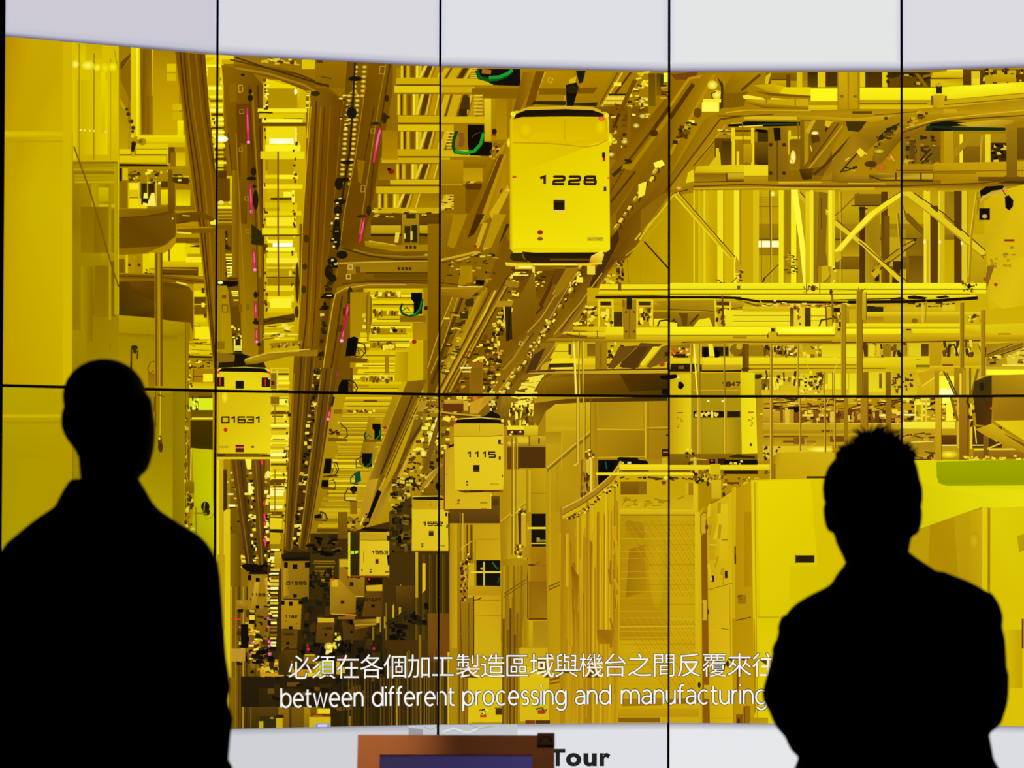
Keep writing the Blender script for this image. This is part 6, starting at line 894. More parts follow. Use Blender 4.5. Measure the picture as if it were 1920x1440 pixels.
CAR(464, 1076, 506, 1142, 'a07c14', 'a07c10'); BITS('2a1e0a 140e06', (462, 1060, 500, 1060, 500, 1072, 462, 1072), 10, (6, 16), (3, 7)); GQ('d0ac2a', 478, 1082, 'c8a020', 487, 1082, 'a88010', 479, 1138, 'a88010', 469, 1138); GQ('c8a020', 495, 1084, 'd4b030', 504, 1082, 'b08a18', 506, 1130, 'a88010', 497, 1110); B('100c06', 463, 1078, 470, 1088, 478, 1083, 486, 1091, 500, 1076, 508, 1080, 478, 1135, 485, 1141); NUM('3a2406', '1189', 470, 1113, 4.8, 4.6, 6.9, 1.8); E_('6a3a10', 469, 1124, 1.8, 2, 6); E_('8a6414', 496, 1128, 1.2, 1.2, 6)
GQ('b48c12', 526, 1124, 'ac8610', 564, 1126, '9c780c', 562, 1180, 'a07a10', 524, 1178); B('100c06', 526, 1126, 532, 1134, 540, 1128, 547, 1136, 558, 1126, 565, 1133, 540, 1174, 547, 1180); NUM('3a2406', '1182', 533, 1154, 4, 4.4, 6, 1.7); E_('8a4a18', 534, 1164, 1.5, 1.5, 6); E_('8a4a18', 555, 1169, 1.5, 1.5, 6)
GQ('644606', 522, 1180, '644808', 557, 1180, '6a4c08', 555, 1216, '6a4a08', 523, 1216); NUM('3a2a08', '1665', 529, 1187, 4, 4, 5.2, 1.4); B('241a08', 535, 1203, 541, 1209, 535, 1212, 540, 1216)
V('5a400a', '4c340a', 522, 1218, 556, 1260); B('3a280a', 530, 1225, 546, 1232)
# bright dotted ladder x 495..525 and the corridor floor
V('4c3406', '3c2806', 500, 1030, 526, 1260); LADDER('fff080 f0d838 e0c030 8a6a10 fff8a8', (505, 1028, 504, 1215, 524, 1028, 517, 1215), 26, .6, .4); V('c8a414', 'a8840f', 513, 1034, 526, 1066); BITS('f8e868 d8b830 3a280a', (500, 1030, 510, 1030, 508, 1160, 500, 1160), 36, (3, 7), (2, 5))
BITS('140f08 241a08 8a6a14 d8b838 4c340c', (448, 1140, 505, 1140, 500, 1260, 440, 1260), 90, (4, 14), (4, 12)); BITS('f8e060 e8c838 c8a020', (466, 1180, 486, 1180, 486, 1240, 470, 1240), 26, (5, 12), (2, 5)); BITS('100c06 1c1408', (470, 1215, 510, 1215, 508, 1245, 474, 1245), 16, (8, 20), (4, 10))
B('c8a018 a07c14 b89028', 458, 1166, 474, 1178, 442, 1125, 465, 1142, 432, 1216, 458, 1240); GQ('b8901c', 448, 1126, 'a07810', 462, 1132, '8a6610', 464, 1144, '8a6810', 442, 1138); B('1a1408 e8cc38 140e06', 465, 1150, 476, 1170, 466, 1153, 476, 1162, 450, 1170, 464, 1215)
for x, y, r in ((501, 1159, 3), (501, 1175, 3), (503, 1203, 3.5), (503, 1211, 3), (504, 1226, 4), (470, 1205, 2.5), (468, 1227, 2.5), (448, 1176, 2)): GL('ff90b8', '8a1430', x, y, r * 1.1, r * 1.1, 9)
for x in (433, 438, 444, 448): E_('e02858', x, 1161, 2.2, 1.4, 6)
# middle dark corridor with carriers x 620..730
V('30220a', '281c0a', 568, 1125, 720, 1262); BITS('140f08 241a0a 3e2c0a 0e0c06 4c360c 1a1c0e 2c200a', (568, 1125, 720, 1125, 720, 1262, 568, 1262), 150, (5, 16), (5, 22))
GQ('9a7410', 634, 1060, 'a07a14', 682, 1082, '8a660f', 682, 1119, '90700f', 634, 1119); Q('c8a41a', 635, 1050, 651, 1050, 651, 1063, 635, 1063); R('2a1e08', 654, 1091, 661, 1099); NUM('241a08', '1442', 648, 1080, 5, 4, 7, 1.7); R('5a2008', 634, 1119, 672, 1121); R('d8b038', 634, 1117, 680, 1119); E_('5a3a10', 648, 1111, 2, 2, 6)
GQ('a8840f', 617, 1085, 'b08a14', 634, 1086, '98740f', 666, 1120, '8a660c', 665, 1150, '90700f', 617, 1152); Q('d0ac20', 620, 1087, 632, 1087, 632, 1100, 620, 1100); R('3a1408', 637, 1126, 644, 1132); E_('e83020', 622, 1086, 2.5, 2.5, 7); S_('c89820', 2, 620, 1151, 666, 1153); S_('d84820', 2, 645, 1155, 665, 1155); R('8a600f', 632, 1156, 664, 1161)
GQ('6a4c0a', 684, 1108, '604208', 718, 1108, '5a3e0a', 718, 1156, '644408', 677, 1156); Q('d0a818', 685, 1098, 717, 1096, 716, 1108, 686, 1108); Q('1a1208', 685, 1084, 716, 1084, 716, 1095, 690, 1095); NUM('241a08', '01621', 682, 1122, 4.6, 5, 6.5, 1.6); R('1a1208', 694, 1133, 701, 1139); E_('e83020', 690, 1086, 2, 2, 6)
GQ('6a4c0a', 593, 1166, '6e4e0c', 626, 1166, '5c400a', 622, 1206, '5c400a', 590, 1204); Q('d0a81c', 594, 1158, 625, 1159, 625, 1167, 594, 1167); NUM('2a1e08', '1466', 602, 1176, 4, 4, 5, 1.4); E_('241a08', 609, 1190, 3, 3, 7)
GQ('5a400a', 640, 1165, '4c360a', 682, 1180, '4a340a', 682, 1200, '54400c', 642, 1200); E_('1a1208', 658, 1185, 3, 3, 7); GQ('8a660c', 660, 1162, 'b08c14', 705, 1160, '8a660c', 704, 1172, '7a5a0c', 664, 1180); S_('c8a01c', 1.5, 664, 1172, 704, 1170); B('d0b030 8a6810', 704, 1157, 712, 1168, 696, 1175, 700, 1200)
GL('fff070', 'a8840f', 615, 1212, 9, 8); BITS('fff490 e8d048 3a280a', (624, 1185, 642, 1185, 632, 1215, 622, 1215), 18, (3, 6), (3, 7)); BITS('f8e870 fff8c0', (608, 1210, 624, 1210, 622, 1225, 608, 1225), 8, (4, 8), (3, 7)); BITS('100c08 1a140a', (630, 1205, 648, 1205, 645, 1225, 628, 1225), 8, (6, 14), (5, 10))
for x, y, w in ((576, 1217, 5), (699, 1216, 4), (735, 1213, 4), (718, 1193, 3), (749, 1166, 2.5), (575, 1210, 3)): GL('f03848', '4a1410', x, y, w * .8, w, 8)
for x in (762, 766, 770, 775, 780): E_('d01838', x, 1205, 2.4, 1.5, 6)
for x in (794, 799, 803): E_('d83048', x, 1127, 1.8, 1.6, 6)
Q('8a6a10', 568, 1227, 590, 1227, 590, 1245, 568, 1245); S_('c8a01c', 3, 570, 1228, 588, 1228)
# carrier 1553 with dark side
V('3a2c08', '2e2406', 654, 1000, 673, 1080); R('e0c820', 651, 998, 655, 1080); B('b8e020 d0f030 a0d818', 656, 1033, 662, 1039, 664, 1033, 667, 1038, 666, 1032, 670, 1037)
GQ('c8a614', 673, 998, 'd0ae18', 728, 998, 'd4b418', 729, 1080, 'd0ae14', 672, 1080); GQ('b8961a', 674, 1000, 'c4a218', 728, 1000, 'c09e1a', 728, 1012, 'c09c14', 674, 1010); S_('8a6a0c', 1.2, 674, 1012, 700, 1013, 728, 1012); GQ('d8b81c', 673, 1014, 'dcc020', 728, 1014, 'dabc1c', 728, 1078, 'd6b618', 673, 1078)
Q('1a1206', 672, 994, 684, 988, 700, 991, 726, 992, 728, 997, 700, 996, 680, 995); E_('ff7060', 726, 997, 2.5, 2, 7); NUM('3a1e04', '1553', 695, 1033, 6, 5.6, 7.8, 2.1); R('4a340a', 702, 1048, 708, 1057); B('4a300a', 691, 1067, 695, 1069, 691, 1071, 695, 1074); R('a08410', 720, 1071, 727, 1074); S_('8a6a0c', 1, 680, 1034, 680, 1055); R('3a280a', 676, 1067, 678, 1071); R('8a2808', 720, 1071, 727, 1073); R('8a4c10', 655, 1079, 728, 1082)
# dark machinery between 1553 and 1552
GQ('5a4208', 728, 960, '4c3808', 770, 930, '40300a', 770, 1080, '48360a', 728, 1085); BITS('1a1408 2c220a 8a6a14 6a5010 3a2a0a 0e0c06', (730, 900, 770, 900, 770, 1080, 728, 1085), 90, (5, 16), (4, 16)); Q('d8bc20', 735, 1058, 768, 1060, 766, 1064, 735, 1064); BITS('d8c040 5a400c 1a1408', (735, 900, 780, 860, 760, 950, 730, 960), 40, (4, 12), (3, 7))
# carrier 1552
GQ('cfae14', 771, 936, 'd4b418', 832, 936, 'd8ba18', 840, 1032, 'd4b414', 770, 1032); GQ('b8940f', 771, 936, 'c8a418', 832, 937, 'c4a214', 838, 955, 'c09c10', 771, 955); GQ('d8bc1c', 771, 956, 'dcc220', 839, 956, 'dabe1c', 840, 1030, 'd8b818', 771, 1030); GQ('140e06', 771, 936, '241a08', 775, 931, '1a1206', 820, 931, '1a1206', 832, 936, '140e04', 830, 938, '140e06', 780, 937); S_('f0dc40', 1.5, 772, 931, 828, 930)
NUM('3a1e04', '1552', 790.5, 979, 8, 6.5, 10, 2.3); R('3a2a0a', 802, 997, 811, 1005); R('8a6a14', 802, 995, 811, 998); B('5a400c', 788, 1019, 792, 1021, 788, 1023, 792, 1026); R('a88c14', 825, 1022, 834, 1025); R('2a1c08', 834, 961, 838, 968); R('4a3a1a', 836, 984, 839, 990); R('8a6410', 770, 1032, 840, 1034); S_('a07c0f', 1, 805, 940, 806, 950)
# machine columns x 720..860 below
V('4c3808', '3c2c08', 728, 1036, 842, 1240); GQ('4c3808', 715, 1085, '4a360a', 770, 1080, '3e2e0a', 770, 1240, '3a2a0c', 715, 1240)
for i in range(22):
    x = 775 + i * 3.2; S_(('3a2c0a', '7a5c0c', '5c440a', '4a340a')[i % 4], 1.6, x, 1040, x, 1366)
V('c8a814', 'b8960f', 777, 1035, 782, 1120); Q('d8b81c', 790, 1056, 796, 1056, 796, 1106, 790, 1112); Q('c09c18', 746, 1100, 750, 1095, 750, 1148, 746, 1152); Q('c8a41a', 734, 1136, 737, 1132, 737, 1162, 734, 1164); B('b08a14 a07c10', 718, 1156, 721, 1178, 710, 1158, 713, 1185); S_('8a6a10', 2, 722, 1130, 722, 1200)
GQ('6a4c0a', 740, 1098, '5c420a', 775, 1098, '4a340a', 775, 1140, '4c360c', 742, 1138); BITS('140f08 241a0a 3a280c', (726, 1160, 800, 1130, 795, 1170, 730, 1200), 36, (6, 18), (5, 14)); BITS('100c06 1a120a', (728, 1176, 762, 1170, 762, 1200, 730, 1204), 16, (8, 16), (6, 12))
GQ('4c3608', 720, 1200, '54380c', 860, 1200, '44320c', 860, 1366, '4a360c', 720, 1366); GQ('7a5410', 800, 1150, '6e4c10', 842, 1150, '7a4a10', 842, 1240, '6a4a10', 800, 1240)
for i in range(34):
    x = 722 + i * 3.6; S_(('2c200a', '7a5c14', '54400c', '3a280a', '8a6a18', '342609')[(i * 5 + i // 3) % 6], 1.8, x, 1215 + (i * 37 % 40), x, 1366)
B('8a6c12 8a6c14 a88614', 783, 1190, 788, 1366, 822, 1240, 826, 1366, 838, 1222, 841, 1366)
# lowest strip y 1260..1366
V('2a1e0a', '241a0a', 450, 1268, 720, 1325); V('32260a', '2a200a', 483, 1290, 560, 1325)
BITS('e8c030 c89820 8a6410 a87c18', (484, 1238, 545, 1238, 545, 1268, 484, 1268), 46, (4, 10), (3, 7)); B('c8980f 8a600c b8880f', 486, 1262, 530, 1268, 522, 1240, 545, 1262, 545, 1255, 600, 1268); GQ('4c3608', 520, 1225, '5a4008', 545, 1225, '44300a', 545, 1265, '3a2a0a', 520, 1265)
V('b08c0c', 'd8c014', 590, 1240, 622, 1268); B('c8d018 d8c418 c8a814 c8b414', 596, 1240, 622, 1262, 575, 1262, 600, 1268, 629, 1240, 636, 1264, 638, 1250, 645, 1262); BITS('3a280a 1a1408 6a4c10', (500, 1268, 720, 1268, 720, 1330, 500, 1330), 40, (8, 30), (4, 12))
for i in range(30):
    x = 640 + i * 6; S_(('3a2c0a', '5c440c', '241a0a', '4a360c', '705410')[(i * 7) % 5], 2.5, x, 1270, x, 1366)
V('5a440c', '4c380c', 483, 1325, 545, 1366); V('8a6a10', '7a5c10', 520, 1325, 540, 1366); B('c8a814 3a2c0c 2a1e0a c4a410', 516, 1346, 528, 1366, 485, 1342, 516, 1366, 516, 1340, 530, 1346, 484, 1352, 492, 1366); E_('a88c14', 508, 1346, 4, 2, 6)
V('7a5c0c', '6a500c', 545, 1325, 600, 1366); V('a8860c', '8a6a0c', 568, 1325, 580, 1366); V('c8b014', 'c8a814', 592, 1328, 617, 1338); R('8a3c10', 580, 1339, 617, 1344); V('ccb418', 'c8ac14', 578, 1344, 618, 1366); R('e0d020', 595, 1328, 617, 1338); R('8a8ad0', 590, 1356, 616, 1366); R('c8c8f0', 594, 1358, 612, 1363); S_('c8a428', 1, 586, 1342, 603, 1342)
S_('8a6a14', 4, 654, 1342, 654, 1366); S_('a8881c', 3, 742, 1290, 742, 1366)

# --- lower middle and right: chambers, curtain, cabinets (x 830..1920, y 742..1362)
GQ('b08c0c', 842, 742, 'b8960c', 1256, 742, 'b89608', 1256, 1362, 'a88608', 842, 1362)
# rails and clutter at the top left
V('8a680c', '7a5a0a', 825, 742, 1000, 800); BITS('d8a830 8a4a10 5a3408 fff080 e8c840 6a3c0a c87820', (826, 744, 905, 744, 880, 790, 826, 790), 60, (5, 18), (3, 8)); R('6a3c0c', 830, 757, 868, 772); GQ('c8a428', 832, 750, 'b8901c', 868, 750, 'b08c1c', 868, 757, 'b08c1c', 832, 757); R('d0a828', 868, 752, 877, 770); Q('c89a1c', 880, 755, 912, 742, 925, 742, 895, 776, 880, 776)
GQ('a07c18', 940, 742, '96740f', 985, 742, '8a680c', 945, 780, '80600c', 935, 778); Q('b8921c', 910, 742, 930, 742, 908, 762, 900, 758); BITS('2a1c08 4a340a e0cc50', (920, 742, 935, 742, 928, 770, 915, 770), 16, (4, 9), (4, 8)); BITS('fff8a0 f4e040 8a680c e8cc28', (965, 745, 1000, 742, 995, 765, 962, 770), 26, (8, 24), (3, 6))
GQ('fff080', 963, 758, 'f4e850', 996, 752, 'e8d030', 992, 760, 'e0c020', 965, 764); BITS('fff8a8 3a280a 8a6a10 e8d030 5a3e0a', (958, 760, 1000, 760, 1000, 795, 950, 795), 50, (3, 7), (5, 16)); S_('c8a020', 3, 800, 768, 850, 776, 900, 780); S_('5a3c0a', 3, 826, 776, 900, 784); Q('1a1208', 908, 780, 920, 770, 935, 778, 938, 784, 880, 786)
B('e8d424 ecd830', 948, 798, 1006, 806, 950, 806, 982, 812); R('5a300c', 948, 806, 982, 816); BITS('f4e870 2a1608', (948, 809, 982, 809, 982, 815, 948, 815), 10, (3, 6), (2, 4)); V('e0c41c', 'c8a814', 982, 798, 1008, 816); V('c8a418', 'b08a0f', 968, 818, 1022, 838); B('d8bc20 8a680c 4a300a', 970, 820, 990, 830, 990, 818, 993, 838, 1008, 822, 1011, 832); BITS('fff080 d8bc30 6a4c0f', (945, 825, 962, 825, 962, 842, 948, 842), 12, (4, 8), (2, 4)); Q('a8840f', 1010, 772, 1022, 770, 1022, 818, 1007, 818)
# carrier 1115 and the one behind it
GQ('c09a14', 833, 842, 'c8a41a', 852, 838, 'c8a41a', 920, 900, 'd4b418', 920, 955, 'd0ae14', 833, 955); R('7a4a14', 831, 845, 833.5, 955); R('8a5010', 832, 955, 920, 958.5); R('d84020', 900, 953, 912, 957); E_('8a5a14', 859, 938, 3, 2.6, 7); E_('a07020', 858, 944, 3, 2, 7); R('a88a14', 899, 941, 913, 945); S_('8a6a0c', 1, 834, 890, 838, 890); Q('1a1206', 834, 838, 850, 832, 852, 836, 840, 840); E_('f04830', 838, 838, 2.5, 2, 6)
S_('e8d020', 2, 920, 926, 920, 955)
GQ('d4b41c', 850, 794, 'd8ba1c', 942, 794, 'dabc18', 944, 919, 'd8b818', 852, 919); GQ('d0ae18', 850, 794, 'd4b41c', 942, 794, 'd0b01c', 942, 818, 'ccaa14', 850, 818); GQ('dcc020', 850, 819, 'e0c41f', 943, 818, 'dcc01a', 944, 918, 'dabc18', 852, 918); S_('8a6408', 1.5, 849, 818, 920, 818, 942, 816); S_('a8840f', 1.2, 898, 797, 898, 809)
GQ('140e06', 850, 794, '1a1206', 856, 787, '100c04', 900, 785, '140e06', 938, 788, '3a2a0a', 942, 795, '140e06', 930, 793, '100c04', 860, 793); S_('e8d040', 1.5, 855, 786, 900, 783, 938, 786); E_('f04830', 853, 794, 2.5, 2.5, 7); E_('2a1606', 936, 793, 3, 2, 6); E_('f8e040', 941, 789, 3, 3, 7)
NUM('3a1c00', '1115', 873, 848, 12, 9.5, 14.2, 2.9); R('2a1a06', 886, 872, 898, 882); R('5a4210', 886, 882, 898, 885); E_('6a3a10', 874.5, 903, 2.5, 2, 7); E_('8a5a18', 875, 909, 3, 2, 7); R('c0a01c', 918, 906, 934, 910); R('4a1808', 933, 824, 938, 833); R('c84020', 938, 832, 943, 834); R('4a3418', 934, 856, 938, 862); R('5a3a10', 940, 890, 942, 895)
Q('6a4210', 855, 920, 870, 919, 940, 919, 945, 922, 870, 924); S_('3a200a', 2, 880, 921, 905, 921); R('e04028', 936, 918, 945, 921); S_('d0b030', 2, 942, 795, 945, 918)
H('b0880f', 'a8840f', 944, 800, 950, 920)
# dark boxes and chambers behind, x 842..1025
V('6a4a08', '4e340a', 950, 836, 1023, 878); R('54380a', 972, 838, 1023, 877); R('6a4a0c', 950, 838, 972, 880); S_('c8a428', 1, 950, 838, 1023, 837); V('6c4e0f', '5a3e0a', 842, 954, 936, 981); B('6a4e0c 5a400a', 920, 930, 936, 954, 922, 936, 934, 948); S_('a07c1c', 1, 842, 982, 936, 983)
GQ('b48f0c', 945, 880, 'bc9a0c', 986, 880, 'c0a010', 986, 1060, 'b8960f', 940, 1060, 'ac880c', 937, 985); GQ('c4a414', 958, 880, 'c8a812', 985, 880, 'c0a010', 985, 960, 'bc9a10', 962, 960); GQ('a8840c', 985, 880, 'b8960f', 993, 880, 'b08c0c', 993, 980, 'a07c0c', 985, 980); GQ('b8940c', 994, 878, 'c4a010', 1024, 878, 'b8940f', 1024, 960, 'ac880c', 994, 960); S_('98740a', 1, 994, 925, 1024, 925); S_('c8a81c', 4, 992, 880, 992, 960)
S_('d0b030', 1.5, 938, 978, 985, 940); S_('98740c', 1.5, 938, 982, 985, 944); GQ('a88010', 937, 985, 'b08c0f', 950, 975, 'b08a0f', 950, 1060, 'a07c0f', 938, 1060)
for x, c, w in ((959, '8a640a', 2), (962, 'd8bc2c', 2), (966, '98720c', 2), (969, 'c8a424', 1.5)): S_(c, w, x, 820, x, 1040)
BITS('6a480f fff0a0 8a6410 3a220a', (970, 952, 984, 952, 984, 965, 970, 965), 16, (3, 6), (3, 6)); Q('c8a424', 977, 965, 984, 965, 984, 1030, 978, 1030); S_('8a6814', 2, 974, 965, 974, 1040); Q('4c2c0a', 970, 962, 976, 962, 976, 1020, 972, 1020); S_('d8b838', 1.5, 956, 968, 970, 958); BITS('6a3c10 fff0a0 3a1c08 8a5a18', (964, 1022, 980, 1022, 980, 1045, 962, 1045), 30, (3, 7), (3, 7))
R('18120a', 995, 963, 1024, 1023); R('e0c42c', 988, 988, 1024, 992); R('8a7a20', 1006, 1012, 1024, 1016); R('a89030', 1005, 1008, 1011, 1016); R('d8c030', 995, 1018, 1024, 1020); S_('241a08', 2, 995, 1024, 1024, 1024)
GQ('b89210', 978, 1026, 'a8800f', 995, 1024, 'a8800f', 995, 1046, 'b08a0f', 978, 1046); GQ('a87c0a', 994, 1026, 'a0760a', 1026, 1026, '94680a', 1026, 1160, 'a0760a', 990, 1160); GQ('94680a', 990, 1090, '90640a', 1026, 1090, 'a0780c', 1026, 1160, '98700a', 990, 1160); S_('8a5c08', 1, 994, 1060, 1026, 1060); S_('3a220a', 1.5, 988, 1047, 988, 1160); S_('241808', 2, 989, 1059, 1002, 1059); S_('7a5410', 1.5, 1000, 1060, 1012, 1052); R('6a440a', 990, 1159, 1026, 1162); V('c8a40f', 'bc9a0f', 990, 1163, 1026, 1215); V('a88410', 'b08c0f', 998, 1164, 1026, 1212)
# left chamber x 842..940, y 982..1362
H('b0880c', 'c4a010', 842, 982, 856, 1215); GQ('a8840c', 856, 983, 'b8940f', 884, 983, 'ac880c', 884, 1235, 'a07c0c', 856, 1235); V('a07c0f', '906c0c', 858, 1036, 886, 1235); GQ('bc980f', 885, 983, 'c4a010', 936, 983, 'c8a410', 938, 1050, 'c09c10', 888, 1050); S_('98740a', 1.2, 892, 1011, 934, 1011); S_('8a660a', 1.5, 890, 1012, 890, 1060)
for x, c, w in ((862, '8a660c', 2), (867, 'd0b030', 1.5), (875, '5c3c0a', 2.5), (882, '6a4810', 2.5), (884, '3a240a', 1.2)): S_(c, w, x, 962 if x < 870 else 984, x, 1050)
BITS('8a5a14 3a1c08 fff0a0 6a3c10', (872, 1035, 880, 1035, 880, 1058, 872, 1058), 20, (3, 6), (3, 7)); BITS('6a3c10 3a200a c89c28', (862, 1055, 875, 1055, 875, 1125, 864, 1125), 40, (3, 6), (4, 10)); Q('c8a41c', 878, 1056, 888, 1056, 888, 1120, 876, 1120); S_('d0b038', 1.5, 862, 1030, 884, 1014)
R('16120a', 892, 1050, 937, 1099); R('e0c838', 882, 1071, 938, 1074.5); R('d0b830', 905, 1053, 908, 1098); S_('1c4a2a', 3, 922, 1054, 928, 1062, 934, 1068); S_('3a7a3a', 1.5, 922, 1054, 930, 1066); S_('1c4428', 3, 936, 1082, 932, 1094); E_('d8a850', 902, 1066, 2.5, 2.5, 6)
GQ('c0980f', 880, 1098, 'b8900f', 938, 1099, 'b48c0f', 938, 1116, 'b8920f', 876, 1116); GQ('c8a20f', 888, 1116, 'c09a0f', 938, 1116, 'c8a810', 938, 1230, 'c8a810', 888, 1230); S_('8a620c', 1.2, 886, 1125, 938, 1125); S_('a8800c', 1.2, 888, 1155, 938, 1154); GQ('b89410', 887, 1156, 'cca810', 893, 1156, 'd0b010', 893, 1230, 'b8960f', 887, 1230); S_('2a180a', 2, 887, 1117, 887, 1235); S_('2a180a', 2, 887, 1125, 896, 1124, 902, 1120)
GQ('b08c0f', 886, 1235, 'd0b410', 940, 1230, 'd4ba14', 940, 1354, 'd0b410', 875, 1356); V('d4b810', 'd8bc14', 877, 1270, 940, 1352)
S_('6a4a10', 2, 862, 1125, 864, 1235); S_('6a4a10', 1.5, 878, 1130, 878, 1235); S_('8a6814', 1.5, 860, 1190, 884, 1180); S_('8a5a10', 3, 868, 1100, 868, 1118)
H('a07c0f', '8a680f', 856, 1235, 877, 1362); S_('6a4c0f', 2, 860, 1235, 860, 1362); S_('d0b020', 3, 840, 1222, 840, 1362); S_('6a4a10', 1.5, 866, 1235, 870, 1362)
BITS('3a280a 8a6a18 c8b030 e0e040', (897, 1328, 913, 1328, 913, 1340, 897, 1340), 16, (3, 6), (2, 4)); R('c04018', 899, 1340, 911, 1344.5); E_('d8e838', 911, 1331, 2.5, 2, 6); R('4c380c', 928, 1328, 940, 1340); R('8a6c14', 926, 1326, 940, 1328); R('a8881c', 883, 1354, 940, 1357)
# pillar with bands x 940..1026
GQ('a07c0a', 940, 1050, 'b08c0c', 968, 1046, 'a8840c', 990, 1050, '8a680a', 975, 1215, '8a660a', 945, 1215, '98740a', 938, 1200)
for x, c in ((944, 'b8940f'), (951, '98740c'), (957, 'b08a10'), (963, '8a660a'), (970, 'a47e0c'), (977, '906c0a'), (984, 'a8820f')): S_(c, 3.5, x, 1060, x - 1, 1215)
for x, c, w, y in ((943, '74540a', 4, 1160), (947, '94700c', 3, 1110), (951, '7e5c0a', 4, 1180), (956, '684a08', 4, 1140), (960, '8e6a0c', 3, 1120), (964, '6a4c08', 4, 1190), (969, '86640a', 3, 1150), (966, 'a07c10', 2, 1235)): S_(c, w, x, y, x - 1, 1362)
S_('7a580a', 2, 944, 1113, 984, 1087); S_('7a580a', 1.5, 944, 1119, 984, 1093)
GQ('c8a810', 973, 1214, 'c4a410', 1028, 1214, 'd0b414', 1028, 1350, 'd4b814', 974, 1352); V('d8bc14', 'd0b410', 974, 1250, 1028, 1350); S_('a8880f', 1, 974, 1214, 1028, 1214); BITS('4a200a 8a5a14 c8a030 40a828', (1002, 1318, 1024, 1318, 1024, 1334, 1002, 1334), 18, (3, 7), (3, 5)); R('c03818', 1007, 1332, 1022, 1337); R('8a2008', 1007, 1337, 1020, 1338); E_('48e048', 1019, 1320, 2.5, 2, 7); H('7a3c10', '8a4a10', 984, 1350, 1002, 1357); R('5a380c', 1003, 1350, 1030, 1357)
# big rounded chamber x 1022..1112
GQ('7a5408', 1000, 756, '6a4a08', 1060, 748, '54380a', 1160, 746, '442e08', 1250, 744, '4a320a', 1250, 752, '5c4008', 1108, 754, '6e4e0a', 1040, 758, '7e5c0a', 1020, 775, '8a660c', 1008, 800, '94700a', 998, 790)
GQ('c8a810', 1022, 772, 'd4b414', 1040, 758, 'd0b014', 1108, 754, 'c09c0f', 1108, 815, 'b89410', 1080, 830, 'b8960f', 1022, 880); GQ('b8960f', 1022, 880, 'b48f0f', 1108, 820, 'b8920f', 1085, 1000, 'c09a0f', 1052, 960, 'b08a0c', 1026, 1240, 'b4900c', 1022, 1000)
GQ('bc980f', 1024, 880, 'b48e0c', 1085, 845, 'b4900f', 1085, 930, 'b08a0c', 1052, 960, 'ac860c', 1050, 1100, 'a8820c', 1027, 1100); V('ac8a0c', 'b89410', 1022, 810, 1052, 832); V('c0a014', 'c8a810', 1030, 796, 1080, 806)
GQ('b89008', 1026, 960, 'b4900a', 1052, 960, 'c0980c', 1052, 1362, 'b8920c', 1030, 1362); GQ('d0ac0c', 1048, 1000, 'd8b810', 1056, 1000, 'd8b810', 1058, 1240, 'c8a40c', 1050, 1240)
for c, w, p in (('d4b82c', 2, (1025, 877, 1108, 806)), ('8a680c', 2.5, (1025, 881, 1108, 811)), ('6a4c08', 1.2, (1025, 884, 1108, 814)), ('c8a81c', 1.5, (1052, 760, 1052, 880)), ('c4a014', 1.5, (1030, 880, 1030, 1100)), ('a8840c', 1, (1044, 870, 1044, 960))): S_(c, w, *p)
S_('7a580a', 2.5, 1027, 1100, 1048, 1091); S_('7a580a', 2.5, 1027, 1106, 1048, 1097); S_('8a5c0a', 5, 1029, 1275, 1049, 1270); S_('8a5c0a', 3, 1029, 1282, 1049, 1278)
GQ('b08c0c', 1106, 754, 'a07c0c', 1118, 754, 'a8840c', 1118, 990, 'b08c0c', 1108, 990)
# wall right of it
GQ('b8940c', 1118, 754, 'a8820c', 1250, 752, 'a07a0a', 1250, 860, 'ac860c', 1118, 862); GQ('a88410', 1120, 754, 'b48f0c', 1205, 754, 'b8940f', 1205, 804, 'b08a0c', 1120, 804); S_('d0b01c', 2, 1118, 805, 1206, 806); GQ('b08a0c', 1118, 808, 'a07c0a', 1210, 808, '947008', 1210, 858, 'a8840c', 1118, 858); S_('d0b01c', 3, 1209, 754, 1209, 860); S_('8a680a', 1.5, 1214, 754, 1214, 860); S_('c8a618', 2, 1212, 802, 1252, 801); S_('8a6a0c', 1.5, 1212, 806, 1252, 805)
S_('c8a814', 2, 1118, 858, 1210, 856); V('a8820c', 'b08a0c', 1118, 860, 1252, 880)
Q('140f06', 1120, 864, 1122, 862, 1158, 862, 1155, 860, 1160, 857, 1194, 858, 1196, 862, 1212, 864, 1215, 871, 1158, 870, 1130, 912, 1120, 908); Q('0c0a06', 1122, 880, 1130, 868, 1150, 866, 1148, 885, 1124, 910); S_('1c5a30', 2, 1134, 866, 1136, 880); B('c8c8a0 d8c85a', 1175, 866, 1182, 870, 1165, 866, 1168, 870); R('3a2008', 1240, 842, 1256, 856); R('c87850', 1242, 847, 1256, 849); R('c8a81c', 1240, 858, 1250, 872)
Q('6a4a0c', 1252, 790, 1260, 792, 1258, 803, 1252, 802); E_('6a3a0c', 1249, 816, 2, 3, 6); E_('4a2c0a', 1260, 827, 2, 3, 6)
